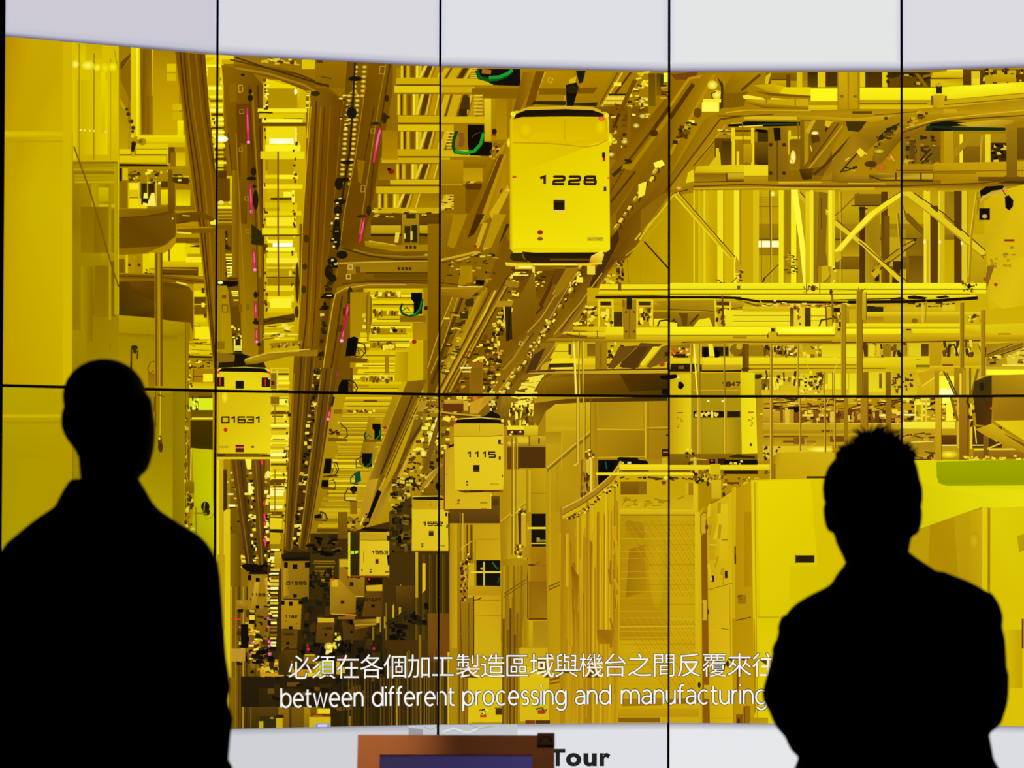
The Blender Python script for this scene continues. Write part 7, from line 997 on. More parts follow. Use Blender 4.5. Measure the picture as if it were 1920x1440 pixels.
# hanging cords over the chamber
for x, c, w in ((1082, 'd4b430', 4), (1080, '8a660c', 1.2), (1093, 'c8a420', 2.5), (1096, '7a580a', 1), (1106, '8a680f', 1.5), (1085, 'a07c14', 1)): S_(c, w, x, 742, x, 860 if x > 1086 else 870)
S_('d0b030', 2, 1079, 872, 1084, 860, 1082, 840); E_('d8bc38', 1077, 872, 3, 2, 6); GQ('b48e10', 1086, 862, 'c09c14', 1110, 858, 'b8941a', 1112, 925, 'a8820f', 1088, 932); BITS('6a4610 fff0a0 8a5c14 3a240a e0c848', (1096, 842, 1112, 842, 1112, 862, 1098, 862), 26, (3, 7), (3, 6)); S_('6a480c', 3, 1098, 862, 1100, 920); S_('8a6414', 3, 1090, 862, 1088, 930); S_('e0c840', 4, 1107, 858, 1107, 930); Q('d0b030', 1097, 862, 1104, 860, 1104, 900, 1098, 905); BITS('6a4610 8a6414 4a2e0a', (1086, 890, 1104, 890, 1104, 930, 1088, 935), 20, (3, 6), (5, 12))
# rail and curtain
GQ('d0b008', 1052, 965, 'c8a808', 1160, 890, 'b8940c', 1160, 1362, 'b48c08', 1050, 1362); GQ('a8800a', 1050, 975, 'b8940f', 1090, 955, 'a87e0a', 1110, 1362, 'b08808', 1048, 1362)
CW = random.Random(4)
for i in range(64):
    x = 1052 + CW.random() * 106; t = (x - 1052) / 106; y0 = 975 - t * 68 - (0 if t < .5 else (t - .5) * 20)
    a = CW.uniform(0, 200); b = CW.uniform(120, 380)
    GQ(*sum([[c, px, py] for c, px, py in (('a87c0a', x - 1, y0 + a), (CW.choice(('8a5c0a', '986c0c', 'c8a010', 'd0ac10', 'd8b418', 'a87c0c', 'd0ac14', 'c09008')), x + CW.uniform(1, 7), y0 + a + 10), ('c8a010', x + CW.uniform(0, 6), min(1360, y0 + a + b)), ('b48a0c', x - 2, min(1360, y0 + a + b)))], []))
for x0, x1, y0, y1, c in ((1072, 1082, 1055, 1150, '8a5e0c'), (1060, 1066, 1000, 1100, 'd4b014'), (1080, 1085, 960, 1100, 'd8b81c'), (1098, 1104, 940, 1250, 'a87a0c'), (1110, 1113, 930, 1355, 'd8b818'), (1118, 1124, 960, 1200, '9c700c'), (1133, 1139, 920, 1180, 'e0c420'), (1140, 1144, 960, 1355, 'd4b014'), (1150, 1154, 900, 1300, 'a07810'), (1106, 1108, 1040, 1362, '7a500a'), (1124, 1127, 1000, 1362, 'd8bc1c')): H(c, 'bc940c', x0, y0, x1, y1)
GQ('8a5c0c', 1070, 1060, '946608', 1084, 1080, '8a5c0c', 1082, 1130, 'a87c0a', 1080, 1160, 'a8800c', 1074, 1140); GQ('986c08', 1118, 1180, 'a0740a', 1148, 1180, '9c700a', 1146, 1207, 'a87c08', 1120, 1207); BITS('a0740a b0860c c89c10', (1140, 1000, 1160, 1000, 1160, 1200, 1145, 1200), 16, (3, 7), (14, 40))
S_('a88018', 9, 1050, 960, 1085, 942, 1115, 922, 1142, 898, 1163, 873); S_('d8b830', 2, 1050, 955, 1085, 937, 1115, 917, 1142, 893, 1163, 868); S_('7a5810', 2, 1052, 966, 1086, 948, 1116, 928, 1144, 904, 1164, 880); GQ('9a7414', 1049, 952, 'b8921c', 1054, 950, 'b08a14', 1054, 972, '9a7210', 1050, 976)
BITS('5a380a 3a2408 e8d048', (1060, 972, 1100, 950, 1102, 958, 1062, 980), 20, (3, 6), (2, 4)); BITS('5a380a 3a2408 8a5c14 e8d048', (1100, 945, 1160, 896, 1160, 908, 1102, 955), 30, (3, 7), (3, 5)); S_('d8bc28', 3, 1158, 880, 1158, 905); E_('c8a428', 1162, 872, 4, 8, 8)
# wire mesh right of it x 1160..1315
GQ('c8a808', 1158, 890, 'c09e08', 1310, 890, 'c8a40a', 1310, 1362, 'c4a008', 1158, 1362); GQ('b08c0c', 1162, 905, 'c4a20c', 1205, 905, 'b8940a', 1205, 928, 'ac8608', 1162, 928); V('8a6408', '7a580a', 1162, 903, 1196, 927); R('8a680c', 1196, 903, 1211, 927); GQ('b49008', 1162, 964, 'c0a008', 1256, 964, 'b48e08', 1256, 1200, 'b08808', 1160, 1200); GQ('a07808', 1178, 1030, 'a87e08', 1208, 1020, 'b08808', 1210, 1110, '9c7408', 1172, 1120); GQ('a47c08', 1172, 975, 'ac8808', 1205, 980, 'a87e08', 1208, 1010, 'b49008', 1170, 1010)
GL('c4a00c', 'bc980a', 1230, 1050, 16, 90)
for i in range(46):                                    # the weave
    x = 1160 + (i % 23) * 6.6; y = 975 + (i // 23) * 180
    S_('ac8408' if i % 2 else 'b8940a', 1, x, y, min(x + 90, 1308), y + min(90, 1308 - x) * 1.6)
for i in range(30):
    y = 985 + i * 12.4; S_('ccaa14' if i % 3 else 'a88208', .8, 1162, y, 1308, y - 1)
R('c8a81c', 1256, 1160, 1302, 1163); S_('d0b020', 2, 1160, 1175, 1302, 1174)
V('eed81c', 'e4cc14', 1160, 871, 1448, 881); V('f0e024', 'e4cc18', 1116, 886, 1300, 891); R('6a4a0a', 1164, 881.5, 1215, 884); R('5a3e0a', 1256, 882, 1295, 884); BITS('6a4808 4a320a', (1164, 894, 1300, 894, 1300, 899, 1164, 899), 22, (5, 14), (2, 4)); E_('3a240a', 1207, 896, 4, 3, 7); E_('3a2008', 1257, 896, 4, 3, 7); E_('e8d848', 1247, 896, 4, 4, 7); E_('7a4a0c', 1243, 905, 5, 4, 7); E_('4a2a0a', 1310, 897, 3, 3, 7)
V('d4b814', 'd0b010', 1160, 954, 1306, 963); S_('98740a', 2, 1162, 966, 1304, 966); GQ('c0a00c', 1160, 930, 'c4a40c', 1300, 930, 'ccac10', 1300, 953, 'c8a80f', 1160, 953); BITS('b08a08 d0b014 a8800a', (1162, 932, 1300, 932, 1300, 950, 1162, 950), 18, (6, 24), (2, 5)); S_('a07a0c', 1.5, 1164, 948, 1172, 938, 1185, 938, 1192, 948); V('a8820a', 'a07808', 1285, 905, 1300, 928); V('ceb014', 'c8a814', 1285, 905, 1291, 928)
V('e0c818', 'd4b414', 1300, 866, 1308, 960); GQ('d8bc14', 1303, 960, 'd0b010', 1316, 960, 'c4a20c', 1316, 1362, 'c8a60c', 1304, 1362)
GQ('a88008', 1160, 1310, 'ac8608', 1240, 1308, '9c740a', 1240, 1322, 'a07a0a', 1165, 1324); GQ('946a0a', 1256, 1310, '9c740a', 1310, 1308, '946a0a', 1310, 1318, '8a600a', 1256, 1320); R('8a6208', 1158, 1345, 1236, 1354); V('c0980a', 'b8900a', 1158, 1328, 1310, 1344)
# carrier 1847, lower half
GQ('c09c0c', 1256, 744, 'd0b010', 1270, 744, 'e0c812', 1295, 744, 'e0c810', 1294, 850, 'd0b00c', 1268, 852, 'c09a0c', 1256, 852); GQ('a8900c', 1296, 744, 'ac940c', 1388, 744, 'a88e0a', 1390, 850, 'a08408', 1298, 850); GQ('b09810', 1316, 785, 'b49a10', 1356, 785, 'ac920c', 1356, 850, 'a88c0a', 1316, 850); H('b89a0f', 'a08208', 1362, 785, 1388, 850)
GQ('e4d014', 1389, 744, 'eadc18', 1417, 744, 'e8d814', 1420, 850, 'e4d010', 1391, 851); R('1c1206', 1300, 771, 1359, 783); R('2a1a08', 1363, 771, 1388, 783); BITS('f8d868 e8c050 fff0a0', (1304, 773, 1348, 773, 1348, 781, 1304, 781), 30, (3, 6), (2, 7)); R('b02818', 1270, 773, 1281, 775); R('c03818', 1402, 772, 1413, 774); BITS('a8900f', (1270, 780, 1280, 780, 1280, 805, 1270, 805), 8, (3, 7), (2, 4)); BITS('a8900f', (1402, 780, 1412, 780, 1412, 800, 1402, 800), 8, (3, 7), (2, 4)); E_('4a3a10', 1408, 834, 2.5, 3, 7); E_('fff0a0', 1328, 752, 2.5, 2, 7); E_('fff0a0', 1355, 752, 2.5, 2, 7)
for x, w in ((1310, 4), (1312, 3), (1360, 3.5), (1296, 2)): S_('b8941a', w, x, 744, x + 1, 870); S_('e0c030', 1.2, x - w / 2, 744, x - w / 2, 870)
V('8a6a08', '7a5a08', 1256, 851, 1420, 872); BITS('c8a428 6a4a0f fff090 3a240a', (1288, 843, 1302, 843, 1302, 870, 1284, 870), 20, (3, 7), (3, 8)); R('d8b82c', 1300, 858, 1306, 872); S_('d0b030', 1.5, 1296, 860, 1325, 862); R('2a0c18', 1330, 861, 1341, 870); GL('ff5078', '5a1020', 1335, 864, 3, 2.5); R('2a1c08', 1346, 860, 1360, 872); R('140e06', 1358, 862, 1421, 871); BITS('e0b850 fff0a0', (1368, 865, 1400, 865, 1400, 871, 1368, 871), 9, (3, 5), (2, 5)); Q('3a2808', 1368, 855, 1386, 851, 1392, 854, 1415, 855, 1416, 860, 1368, 858)
R('2a1c08', 1356, 882, 1421, 889); R('c8a814', 1300, 872, 1448, 876); V('ead81c', 'dcc414', 1256, 872, 1448, 881); BITS('6a4c0c 3a240a d8bc28 8a6410', (1300, 882, 1360, 882, 1360, 905, 1300, 905), 40, (3, 8), (4, 12)); BITS('6a4c0c c8a828 e8d848', (1360, 893, 1422, 893, 1422, 912, 1360, 912), 24, (4, 14), (2, 5)); R('6a2c0a', 1363, 904, 1386, 908); NUM('3a2a0a', '24', 1434, 883, 5, 5, 7, 1.5)
# the machine bay between x 1420..1560, y 744..870
V('b08c10', 'b8960f', 1420, 744, 1432, 865); V('c0980f', 'b8900c', 1430, 744, 1560, 800); BITS('5a3a0a 8a5c14 3a240a e8c840 6a440c d8b028', (1432, 746, 1700, 746, 1700, 775, 1432, 775), 120, (8, 30), (1.5, 4))
S_('4a300a', 2, 1432, 758, 1490, 752); S_('5a3c0c', 2, 1432, 766, 1550, 762); R('5a3a0a', 1432, 764, 1470, 768); V('c8a41c', 'b08a10', 1430, 770, 1500, 795); B('8a5c10 d8b830 c09818 7a500f', 1462, 766, 1468, 792, 1472, 765, 1480, 795, 1481, 770, 1487, 794, 1488, 768, 1500, 793); R('1c140a', 1477, 763, 1498, 768); E_('120c06', 1493, 769, 5, 5, 8)
V('8a5c10', '7a500f', 1502, 770, 1700, 794); BITS('4a2c0a c89c28 e8cc40 6a3c0f a87c18', (1502, 772, 1710, 770, 1710, 793, 1502, 794), 90, (4, 14), (4, 14)); B('e8d048', 1504, 777, 1525, 781, 1535, 776, 1552, 781); Q('c8a41c', 1505, 792, 1520, 790, 1520, 796, 1505, 796); GL('fff8a0', 'd8b830', 1655, 779, 9, 3); B('d8bc30 6a440f', 1556, 772, 1566, 792, 1640, 770, 1648, 792)
V('c0a014', 'b8980f', 1430, 795, 1700, 818); S_('e0c838', 1.5, 1430, 795, 1700, 794); V('b08e10', 'a8840f', 1430, 806, 1700, 814); B('6a5010', 1540, 806, 1560, 810); R('7a5410', 1432, 817, 1515, 820); R('c8a414', 1432, 813, 1700, 815); V('b08a10', 'c09c10', 1430, 820, 1600, 835); B('7a5010 8a5c14 7a4c0f 9a7014', 1468, 826, 1490, 830, 1488, 821, 1508, 833, 1556, 818, 1582, 829, 1512, 826, 1530, 830); V('d8bc1c', 'd4b818', 1430, 836, 1560, 850); BITS('3a280a d8c040', (1430, 838, 1462, 838, 1460, 855, 1432, 862), 26, (3, 7), (3, 8)); GL('fff060', 'e0c828', 1538, 843, 24, 5, 12); S_('d0b42c', 1.5, 1500, 845, 1530, 832)
S_('b89018', 2.5, 1530, 744, 1575, 850); S_('d0ac28', 2, 1556, 744, 1530, 796); S_('b8901a', 2, 1545, 744, 1548, 790)
for x, w, y1 in ((1446, 6, 898), (1500, 3, 846), (1547, 3, 850), (1565, 3, 840)): S_('a07814', w, x, 744, x, y1); S_('d4b430', w * .3, x - w * .3, 744, x - w * .3, y1); S_('7a540f', 1, x + w / 2, 744, x + w / 2, y1)
V('a07c10', '98740f', 1582, 744, 1590, 840); V('a88010', 'a07810', 1613, 744, 1627, 830); S_('7a540f', 1.5, 1627, 744, 1627, 830); V('98720f', '906a0f', 1660, 744, 1671, 830); B('c8a418', 1590, 744, 1600, 755)
# right of the man's head x 1690..1920
V('c09c10', 'b8940f', 1692, 744, 1800, 860); BITS('5a3a0a 8a6014 e8cc40 3a240a fff090 c89c20', (1694, 746, 1800, 746, 1800, 790, 1694, 790), 90, (5, 18), (2, 7)); B('f8f860 f4f048 f0e838', 1762, 744, 1788, 757, 1715, 755, 1745, 759, 1775, 755, 1788, 790); B('e8d838 e0d030 d8c428', 1716, 752, 1719, 790, 1728, 756, 1732, 790, 1736, 752, 1740, 792); S_('fff8b0', 3, 1696, 778, 1716, 778); V('f0e440', 'e8d830', 1692, 791, 1792, 804); V('c0a014', 'a8840f', 1692, 805, 1792, 830); BITS('5a3a0a 8a6014 c89c28', (1694, 812, 1752, 812, 1752, 828, 1694, 830), 18, (8, 26), (2, 4)); S_('f0dc60', 1.5, 1710, 829, 1752, 828); V('a88614', 'b89414', 1708, 831, 1755, 862); BITS('6a480f c8a828', (1712, 848, 1754, 846, 1754, 862, 1714, 862), 10, (10, 30), (2, 3)); BITS('3a240a 5a3a0f', (1740, 850, 1752, 850, 1752, 862, 1740, 862), 6, (4, 8), (3, 6))
V('6a440c', '5a380a', 1766, 816, 1798, 834); S_('f4ec90', 2, 1766, 835, 1796, 835); GL('fff040', 'c8a80f', 1780, 852, 18, 7, 12); V('d0ac14', 'b8900c', 1755, 744, 1766, 864); S_('7a500c', 1.5, 1767, 744, 1767, 864); V('a07814', '8a620f', 1800, 744, 1815, 864); B('d0b024 7a540f e0c430', 1795, 744, 1799, 840, 1815, 744, 1818, 860, 1820, 765, 1824, 842); S_('8a6410', 5, 1784, 744, 1797, 790); BITS('fff090 d8b830 4a2e0a', (1814, 748, 1830, 748, 1830, 800, 1814, 800), 14, (3, 6), (6, 16))
V('5a3a0c', '4a2e0a', 1825, 800, 1880, 840); S_('e8d440', 2, 1829, 800, 1832, 832); S_('f0e068', 2, 1824, 835, 1848, 835); S_('e8d450', 2.5, 1828, 843, 1925, 842); V('9a720f', '8a640f', 1826, 845, 1925, 860); V('8a620c', '7a560c', 1845, 810, 1855, 860); S_('d8bc30', 3, 1852, 842, 1880, 830); BITS('fff080 e8d430 d8bc28', (1808, 856, 1925, 854, 1925, 864, 1808, 864), 26, (4, 14), (2, 5)); S_('e0c848', 2, 1860, 820, 1870, 828, 1880, 818)
GQ('4a320a', 1826, 744, '54390c', 1862, 744, '5a3c0c', 1860, 800, '4c340a', 1832, 796); GQ('a88010', 1863, 744, '9c760c', 1925, 744, '946c0a', 1925, 788, '9c740c', 1862, 788); E_('d85020', 1860, 766, 3, 3, 7)
GQ('e0c810', 1866, 790, 'd8bc10', 1925, 788, 'd8bc10', 1925, 828, 'd0b00f', 1880, 800); GQ('b8960c', 1830, 805, 'd0b010', 1862, 794, 'c09a0c', 1925, 836, 'a8800c', 1925, 852, 'b89410', 1850, 818); Q('7a560c', 1882, 812, 1925, 834, 1925, 840, 1890, 818)
# bright cabinet at the right
GQ('d8cc08', 1690, 864, 'd4cc04', 1925, 862, 'dcd408', 1925, 960, 'd8cc08', 1690, 985); GQ('d4c404', 1690, 900, 'dad208', 1770, 912, 'e0d80c', 1925, 918, 'e2da10', 1925, 948, 'dcd408', 1840, 955, 'd0c404', 1720, 990)
GQ('98a000', 1757, 866, 'a0a400', 1925, 862, '9c9e00', 1925, 910, '98a000', 1776, 911, '98a000', 1764, 907, '98a000', 1758, 896); V('a0a604', '969c00', 1760, 868, 1925, 905)
GQ('b89c08', 1700, 1000, 'bc9c08', 1843, 950, 'b89408', 1843, 1110, 'b89608', 1690, 1110); GQ('b08c04', 1745, 985, 'b49004', 1790, 970, 'b08c04', 1800, 1110, 'b48e04', 1740, 1110); GQ('c0a008', 1820, 960, 'c8a80c', 1843, 955, 'c09e0a', 1843, 1110, 'b89408', 1815, 1110); GL('ccb014', 'bc9a08', 1828, 1015, 10, 18)
GQ('dcc80c', 1843, 950, 'd8c40c', 1853, 950, 'd4bc08', 1855, 1110, 'd8c008', 1844, 1110); V('a8880c', 'a08008', 1853, 952, 1858, 1110); GQ('d8c808', 1858, 952, 'd4c404', 1925, 950, 'd4c004', 1925, 1110, 'd4bc04', 1860, 1110); GQ('b8a008', 1908, 1005, 'b89c08', 1925, 1000, 'b09408', 1925, 1030, 'b89c08', 1912, 1036)
GQ('d4bc04', 1700, 1108, 'd4bc04', 1858, 1108, 'd8c408', 1858, 1362, 'c8b004', 1700, 1362); V('a88c08', 'c8b008', 1855, 1095, 1858, 1200); GQ('d4bc04', 1858, 1108, 'd4c004', 1925, 1108, 'd8c008', 1925, 1362, 'd4bc04', 1858, 1362); H('d4bc04', 'c0a004', 1880, 1180, 1918, 1290); V('6a3c08', '5a3008', 1917, 1160, 1920.5, 1216)
# large plain cabinet x 1360..1600
GQ('b8960c', 1456, 850, 'c8a80c', 1470, 848, 'ccac0c', 1560, 848, 'd0b010', 1600, 858, 'ccac08', 1600, 898, 'c09c08', 1453, 898, 'b8940c', 1453, 865); R('4a2e08', 1512, 893, 1560, 897); V('98740a', '8a680a', 1450, 870, 1454, 898)
GQ('d8c004', 1408, 900, 'dcc804', 1480, 898, 'd8c404', 1560, 898, 'd4bc00', 1620, 900, 'd4bc00', 1620, 1180, 'd4bc04', 1410, 1160); GQ('e2d004', 1420, 902, 'e0cc04', 1520, 900, 'd4c000', 1540, 1150, 'd8c404', 1425, 1158); GQ('d4c000', 1480, 1060, 'd0bc00', 1600, 1060, 'ccb800', 1600, 1160, 'd4c000', 1480, 1157)
GQ('d8c404', 1415, 1160, 'd8c404', 1600, 1158, 'e0cc04', 1480, 1362, 'dcc404', 1418, 1362); R('b8a004', 1421, 1156, 1460, 1158); V('dcc80a', 'd8bc0a', 1408, 902, 1413, 1362); S_('a88c04', 1.5, 1415, 904, 1420, 1362)
GQ('b89008', 1372, 920, 'c09808', 1408, 902, 'b89408', 1412, 1160, 'b48e04', 1373, 1160); GQ('c8a80c', 1372, 915, 'd0b00c', 1380, 912, 'c8a80a', 1378, 1160, 'c4a00a', 1373, 1160); GQ('b48c04', 1374, 1160, 'b89004', 1412, 1158, 'c09808', 1414, 1362, 'b89008', 1376, 1362); GQ('b08804', 1395, 960, 'b08a04', 1408, 960, 'b48c04', 1410, 1100, 'ac8404', 1396, 1100)
GQ('c8a80c', 1326, 950, 'd0b010', 1372, 918, 'd0b00c', 1374, 1362, 'c8a408', 1328, 1362); GQ('d8bc14', 1345, 945, 'd8bc14', 1365, 945, 'd0b00c', 1366, 1050, 'd4b410', 1350, 1050); GQ('c4a008', 1330, 960, 'c8a80c', 1342, 950, 'c4a008', 1342, 1050, 'c09a08', 1330, 1050); V('c4a408', 'caa80c', 1330, 1105, 1368, 1200); GQ('caa80c', 1330, 1110, 'd0b010', 1370, 1096, 'd4b414', 1370, 1240, 'ccac0c', 1330, 1240)
S_('8a680a', 2, 1325, 948, 1345, 938, 1372, 920); S_('9a780a', 1.5, 1327, 1106, 1374, 1093); S_('d8c048', 2, 1331, 1021, 1345, 1022); S_('8a6a0c', 2, 1353, 1012, 1365, 1012); S_('d4b428', 2, 1331, 1182, 1345, 1181); S_('8a6a10', 1.5, 1352, 1178, 1366, 1180); S_('b8960c', 2, 1368, 1100, 1370, 1240)
R('3a1e08', 1377, 1024, 1379.5, 1056); R('4a2808', 1377.5, 1040, 1380, 1058); B('2a1808 2a1808', 1334, 1079, 1339, 1091, 1359, 1070, 1364, 1084); S_('6a4808', 2, 1380, 1163, 1408, 1157); V('a07a08', '987208', 1383, 1115, 1399, 1132); BITS('7a580a', (1384, 1116, 1398, 1116, 1398, 1130, 1384, 1130), 6, (6, 12), (1.5, 2))
GQ('8a5c04', 1314, 968, '845808', 1325, 968, '8a5c08', 1331, 1362, '8a5c08', 1318, 1362); GQ('c8a010', 1312, 958, 'b08c10', 1320, 948, 'c09c10', 1325, 970, 'c8a814', 1316, 1005); S_('8a6a0c', 2, 1314, 1000, 1314, 965, 1320, 960, 1325, 962); V('c8a818', 'c8a418', 1317, 970, 1323, 1000); E_('6a4c0c', 1325, 988, 3, 6, 7); E_('4a340a', 1327, 907, 3, 5, 7); E_('3a240a', 1328, 906, 3, 2, 6); S_('7a5808', 3, 1355, 918, 1360, 912); E_('4a2c08', 1357, 927, 3, 5, 7)
V('ccac20', 'c8a420', 1317, 1125, 1325, 1163); S_('8a680c', 1.5, 1318, 1130, 1318, 1160); E_('5a3c0a', 1328, 1147, 2, 5, 7); V('c8a820', 'c09c1c', 1320, 1284, 1330, 1310); E_('3a2008', 1311, 1284, 3, 6, 7); E_('3a2008', 1364, 1244, 3, 6, 7); E_('6a440a', 1386, 1260, 5, 8, 8); Q('7a5008', 1381, 1265, 1387, 1262, 1384, 1300, 1381, 1290)
BITS('d8b81c b8940c', (1326, 955, 1350, 940, 1360, 1090, 1330, 1090), 10, (3, 8), (10, 40)); R('d0b410', 1332, 870, 1350, 890); V('d0b418', 'c8a810', 1334, 900, 1352, 935)
V('8a5e08', '7a5008', 1380, 1339, 1393, 1362); R('4a2408', 1383, 1347, 1387, 1356); R('7a4a08', 1394, 1324, 1397, 1357); B('946c08', 1397, 1323, 1407, 1357); GQ('b08c0c', 1408, 1345, 'b8940c', 1440, 1345, 'c09c0c', 1440, 1358, 'b8940c', 1405, 1358); S_('98740a', 1, 1331, 1346, 1372, 1346)

R('2a2006', 1492, 1041, 1527, 1055); R('8a6a08', 1490, 1040, 1492, 1056)
# ------------------------------------------------------------------ writing on the wall: the subtitles and the page heading
def glyph(ch, off=0.0):
    cu = bpy.data.curves.new('glyph', 'FONT'); cu.body = ch; cu.offset = off; cu.fill_mode = 'FRONT'; cu.resolution_u = 4
    ob = bpy.data.objects.new('glyph', cu); COL.objects.link(ob)
    dg = bpy.context.evaluated_depsgraph_get(); dg.update()
    ev = ob.evaluated_get(dg); me = ev.to_mesh()
    vs = [(v.co.x, v.co.y) for v in me.vertices]; fs = [tuple(p.vertices) for p in me.polygons]
    ev.to_mesh_clear(); bpy.data.objects.remove(ob); bpy.data.curves.remove(cu)
    return vs, fs
def put(ch, c, fx, fy, off=0.0):
    vs, fs = glyph(ch, off); k = lin(c)
    emit([[(fx(*vs[i]), fy(*vs[i]), k) for i in f] for f in fs])
CUR[0] = 'subtitle'
CJK = '必須在各個加工製造區域與機台之間反覆來往'
CX = [560.5, 605, 650, 694.7, 738.5, 783, 829, 876.5, 923, 969, 1015, 1061, 1107.3, 1152.5, 1198, 1244.5, 1292, 1339.5, 1386.5, 1433]
def ymid(x): return 1252 - 4.6 * min(1, (x - 560) / 690) ** .7 if x < 1250 else 1247.4
REF = glyph('圍')[0]
rx0, rx1 = min(v[0] for v in REF), max(v[0] for v in REF); ry0, ry1 = min(v[1] for v in REF), max(v[1] for v in REF)
rcx, rcy, EM = (rx0 + rx1) / 2, (ry0 + ry1) / 2, max(ry1 - ry0, 1e-3)
for c, off in (('4a3c14', 0.018), ('f6f4f2', -0.004)):
    for ch, x in zip(CJK, CX):
        sx = (43 if x > 850 else 41) / EM; sy = 42.5 / EM; ym = ymid(x)
        vs = glyph(ch)[0]
        gx = (min(v[0] for v in vs) + max(v[0] for v in vs)) / 2
        put(ch, c, lambda a, b: x + (a - gx) * sx, lambda a, b: ym - (b - rcy) * sy, off)

def arc(cx, cy, rx, ry, a0, a1, n=9):
    P = []
    for i in range(n + 1):
        a = math.radians(a0 + (a1 - a0) * i / n); P += [cx + rx * math.cos(a), cy + ry * math.sin(a)]
    return tuple(P)
# thin letters as single strokes; x-height 1, y up
BOWL = arc(.42, .5, .42, .5, 0, 360, 16)
HUMP = (0, 0, 0, 1), (0, .55) + arc(.36, .58, .36, .42, 165, 0) + (.72, 0)
LET = {
 'a': ((.05, .88) + arc(.36, .62, .34, .38, 110, 0) + (.7, 0), (.7, .55) + arc(.32, .28, .32, .27, 90, 270, 8) + (.55, .08, .7, .3)), 'b': ((0, 1.4, 0, 0), BOWL), 'c': (arc(.42, .5, .42, .5, 50, 310, 12),),
 'd': (BOWL, (.84, 1.4, .84, 0)), 'e': ((.02, .52, .8, .52) + arc(.41, .5, .4, .5, 5, 310, 14),), 'f': ((.14, 0, .14, 1.1) + arc(.4, 1.1, .26, .3, 180, 80, 5), (-.06, .96, .42, .96)),
 'g': (BOWL, (.84, 1, .84, -.05) + arc(.44, -.05, .4, .36, 0, -150, 8)), 'i': ((0, 0, 0, 1), (0, 1.3, 0, 1.42)), 'm': HUMP + ((.72, .58) + arc(1.06, .58, .34, .42, 165, 0) + (1.4, 0),), 'n': HUMP,
 'o': (BOWL,), 'p': ((0, 1, 0, -.42), BOWL), 'r': ((0, 0, 0, 1), (0, .5) + arc(.32, .55, .32, .43, 170, 80, 5)), 's': (arc(.3, .74, .27, .26, 40, 250, 7) + arc(.28, .26, .28, .26, 70, -140, 7),),
 't': ((.14, 1.28, .14, .25) + arc(.36, .22, .22, .22, 180, 300, 5), (-.06, .96, .44, .96)), 'u': ((0, 1, 0, .4) + arc(.36, .4, .36, .4, 180, 360), (.72, 1, .72, 0)), 'w': ((0, 1, .28, 0, .58, .98, .88, 0, 1.16, 1),)}
WID = {'a': .7, 'b': .84, 'c': .76, 'd': .84, 'e': .82, 'f': .4, 'g': .84, 'i': 0, 'm': 1.4, 'n': .72, 'o': .84, 'p': .84, 'r': .36, 's': .56, 't': .42, 'u': .72, 'w': 1.16}
def base(x): return 1326 - 6.6 * min(1, max(0, (x - 525) / 640)) ** .75 if x < 1165 else 1319.2
WORDS = (('between', 525.5, 678), ('different', 697, 850), ('processing', 867.5, 1059.5), ('and', 1078.5, 1142.5), ('manufacturing', 1164, 1437))
for c, sw in (('4c3e14', 6.2), ('f6f4f2', 3.5)):
    for wd, xa, xb in WORDS:
        G_ = .27
        tot = sum(WID[l] for l in wd) + G_ * (len(wd) - 1); sc = (xb - xa) / tot; x = xa
        for l in wd:
            for st in LET[l]:
                P = []
                for a, b in pairs(st):
                    px = x + a * sc; P += [px, base(px) - b * 25.5]
                S_(c, sw, *P)
            x += (WID[l] + G_) * sc
CUR[0] = 'page_heading'
for ch, x0, x1, y0, y1 in (('T', 1031, 1059.5, 1404, 1436.5), ('o', 1060.5, 1089.5, 1411.5, 1437), ('u', 1093.5, 1118.5, 1412, 1437), ('r', 1124, 1144, 1411.5, 1436.5)):
    vs, fs = glyph(ch, 0.04)
    a0, a1 = min(v[0] for v in vs), max(v[0] for v in vs); b0, b1 = min(v[1] for v in vs), max(v[1] for v in vs)
    put(ch, '222222', lambda a, b: x0 + (a - a0) / (a1 - a0) * (x1 - x0), lambda a, b: y1 - (b - b0) / (b1 - b0) * (y1 - y0), 0.04)

# ------------------------------------------------------------------ build the panels
def screen_mat(name):
    m = bpy.data.materials.new(name); m.use_nodes = True
    nt = m.node_tree; nt.nodes.clear()
    a = nt.nodes.new('ShaderNodeVertexColor'); a.layer_name = 'picture'
    e = nt.nodes.new('ShaderNodeEmission'); o = nt.nodes.new('ShaderNodeOutputMaterial')
    nt.links.new(a.outputs[0], e.inputs[0]); nt.links.new(e.outputs[0], o.inputs[0])
    return m
M_SCREEN = screen_mat('lit_display')
M_PANEL = mat('panel_plastic', (0.012, 0.012, 0.013), 0.5)
M_BEZEL = mat('bezel_black', (0.004, 0.004, 0.004), 0.6)

def picture(C, g, parent):
    verts, faces, cols = [], [], []
    o, t, n = C['c'] , C['t'], C['n']
    for lay, P in C['buf'].get(g, []):
        b = len(verts)
        for x, y, k in P:
            d = ray(x, y)
            w = (o - EYE).dot(n) / d.dot(n)
            h = EYE + d * w
            verts.append(((h - o).dot(t), -(0.004 + lay * GAP), h.z - C['z0'])); cols.append((*k, 1))
        faces.append(tuple(range(b, b + len(P))))
    if not faces: return None
    me = bpy.data.meshes.new(g); me.from_pydata(verts, [], faces)
    at = me.color_attributes.new('picture', 'FLOAT_COLOR', 'POINT')
    at.data.foreach_set('color', [c for k in cols for c in k])
    return link(g, me, M_SCREEN, parent)

